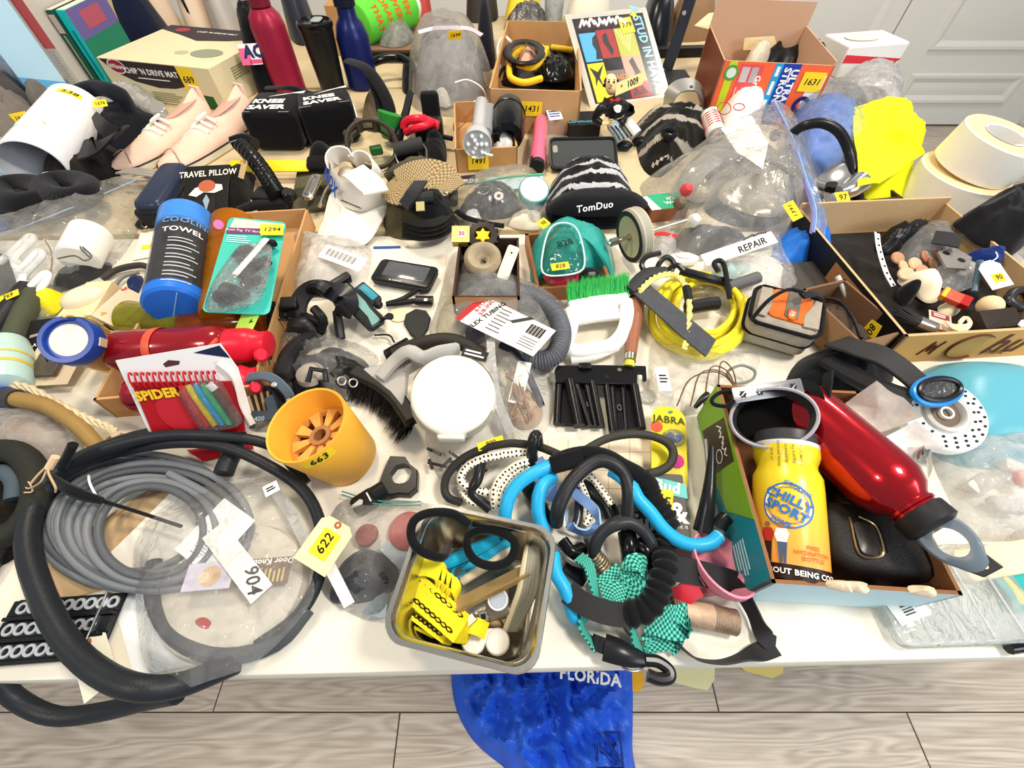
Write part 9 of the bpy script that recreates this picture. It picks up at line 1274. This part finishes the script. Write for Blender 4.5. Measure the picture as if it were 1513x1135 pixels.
t=thing('plastic_bag','clear bag with dark goggles and a teal-lidded jar beside the beanie','bag',P(735,305,0)); part(t,'bag_film',MB(0).dome(Ws([(668,330),(668,290),(700,268),(750,258),(800,262),(810,300),(808,338),(760,335),(710,335)]),.06,0,16,64,2.6,.01,20,'crumple'),bag); part(t,'green_zip',MB().tube(Ws([(700,272,.04),(750,262,.05),(803,258,.045)]),.0022,6),mat('#3fae7a',.4)); lot(t,fr(P(803,330,.035),V((.4,.5,0)),V((0,-.5,1))),.026,.02,'98',size=.013)
lump('dark_goggles','dark smoked goggles inside the clear bag beside the beanie','goggles',[(680,320),(690,295),(730,280),(765,290),(768,315),(730,325)],.045,mat('#2b2d31',.12),amp=.006,base=.001); solo('grey_vent','small pale grey ring vent on the dark goggles','vent',MB().lathe([(.004,0),(.01,0),(.01,.004),(.004,.004)],frz(P(737,291,.052),V((0,-.5,1))),20),mat('#b9b6b0',.4))
A=P(788,288,.035); M=frz(A,V((.05,-.45,1))); t=thing('lidded_jar','small white jar with a teal screw rim in the clear bag','jar',A-V((0,0,.03))); part(t,'jar_body',MB().cyl(.03,-.02,.0,M,32,.003),mat('#cfd8d6',.4)); part(t,'teal_rim',MB().lathe([(.031,0),(.033,.002),(.033,.018),(.03,.02)],M,36),mat('#3f8f96',.4)); part(t,'white_top',MB().lathe([(.03,.02),(.027,.022),(.001,.0225)],M,36),WHT)
lump('cream_glove','cream cloth glove at the bottom of the goggles bag','glove',[(752,335),(760,318),(790,315),(805,325),(795,340)],.02,mat('#d9cfbc',.8),base=.001); lump('white_tissue','white crumpled tissue below the dark goggles','tissue',[(684,330),(690,318),(705,315),(712,328),(698,335)],.02,mat('#e8e4de',.8),base=.001); cord('dark_strap','dark goggle strap bending towards the small carton',[(675,312,.02),(690,322,.02),(720,330,.016),(745,334,.012)],.008,BFAB,cat='strap',fl=.4)
f=Fc(P(662,276,.03),P(704,272,.03)-P(662,276,.03),P(664,262,.045)-P(662,276,.03)); t=thing('header_card','dark maroon card strip printed NEOPRENE','card',f.o); f.rect(t,'card_sheet',0,0,1,1,mat('#2f1714',.5)); f.text(t,'print','NEOPRENE',.62,.35,.012,WHT,0,.001,bold=.03)
sheet('blue_card','pale printed card behind the goggles bag','card',[(700,285,.01),(720,262,.02),(800,256,.02),(806,275,.01)],mat('#b7cdd0',.6),0)
# ================= floor
def crumple_floor(name,label,pts,m,h,amp):
	q=[P(x,y,-T) for x,y in pts]; mb=MB(); mb.dome(q,h,-T+.001,30,140,5,amp,15,'crumple'); return solo(name,label,'clothing',mb,m,ang=70)
BL=mat('#2a5fd6',.34,0,.5,45,.1,10); jk=crumple_floor('blue_jacket','shiny blue nylon jersey lettered FLORIDA on the floor under the table',[(668,930),(667,1000),(675,1050),(700,1095),(740,1130),(800,1170),(930,1170),(934,1100),(934,1000),(925,930),(800,915)],BL,.03,.042)
pj=P(872,1001,-T+.065); M=fr(pj,V((1,-.12,0)),V((0,-.15,1))); text(jk,'print','FLORIDA',M,.034,WHT,.03); lg=MB(); a=P(898,1108,-T+.06)
for q in (((-.025,-.03),(.03,-.03)),((.03,-.03),(.03,.03)),((.03,.03),(-.005,.03)),((-.005,.03),(.025,-.02)),((-.025,-.03),(-.02,.01)),((-.02,.01),(.02,-.025))): lg.tube([a+V((q[0][0],q[0][1],0)),a+V((q[1][0],q[1][1],0))],.0022,5,sm=1)
part(jk,'outline_logo',lg,mat('#0c2a7a',.5))
for k,(pts,c,lab) in enumerate((([(905,985),(948,985),(952,1008),(945,1022),(910,1022)],'#f2b52a','orange-yellow paper on the floor under the table edge'),([(950,985),(1056,975),(1055,1005),(1045,1020),(1030,1018),(960,1000)],'#e8e3ae','pale yellow printed sheet on the floor under the table edge'),([(1080,975),(1158,972),(1156,995),(1140,1003),(1100,992)],'#e3d07c','pale mustard sheet on the floor, rightmost of the papers'))): t=solo('floor_paper',lab,'paper',MB().prism([(p.x,p.y) for p in (P(x,y,-T) for x,y in pts)],.001+.001*k,.002+.001*k),mat(c,.6))
finish_text()
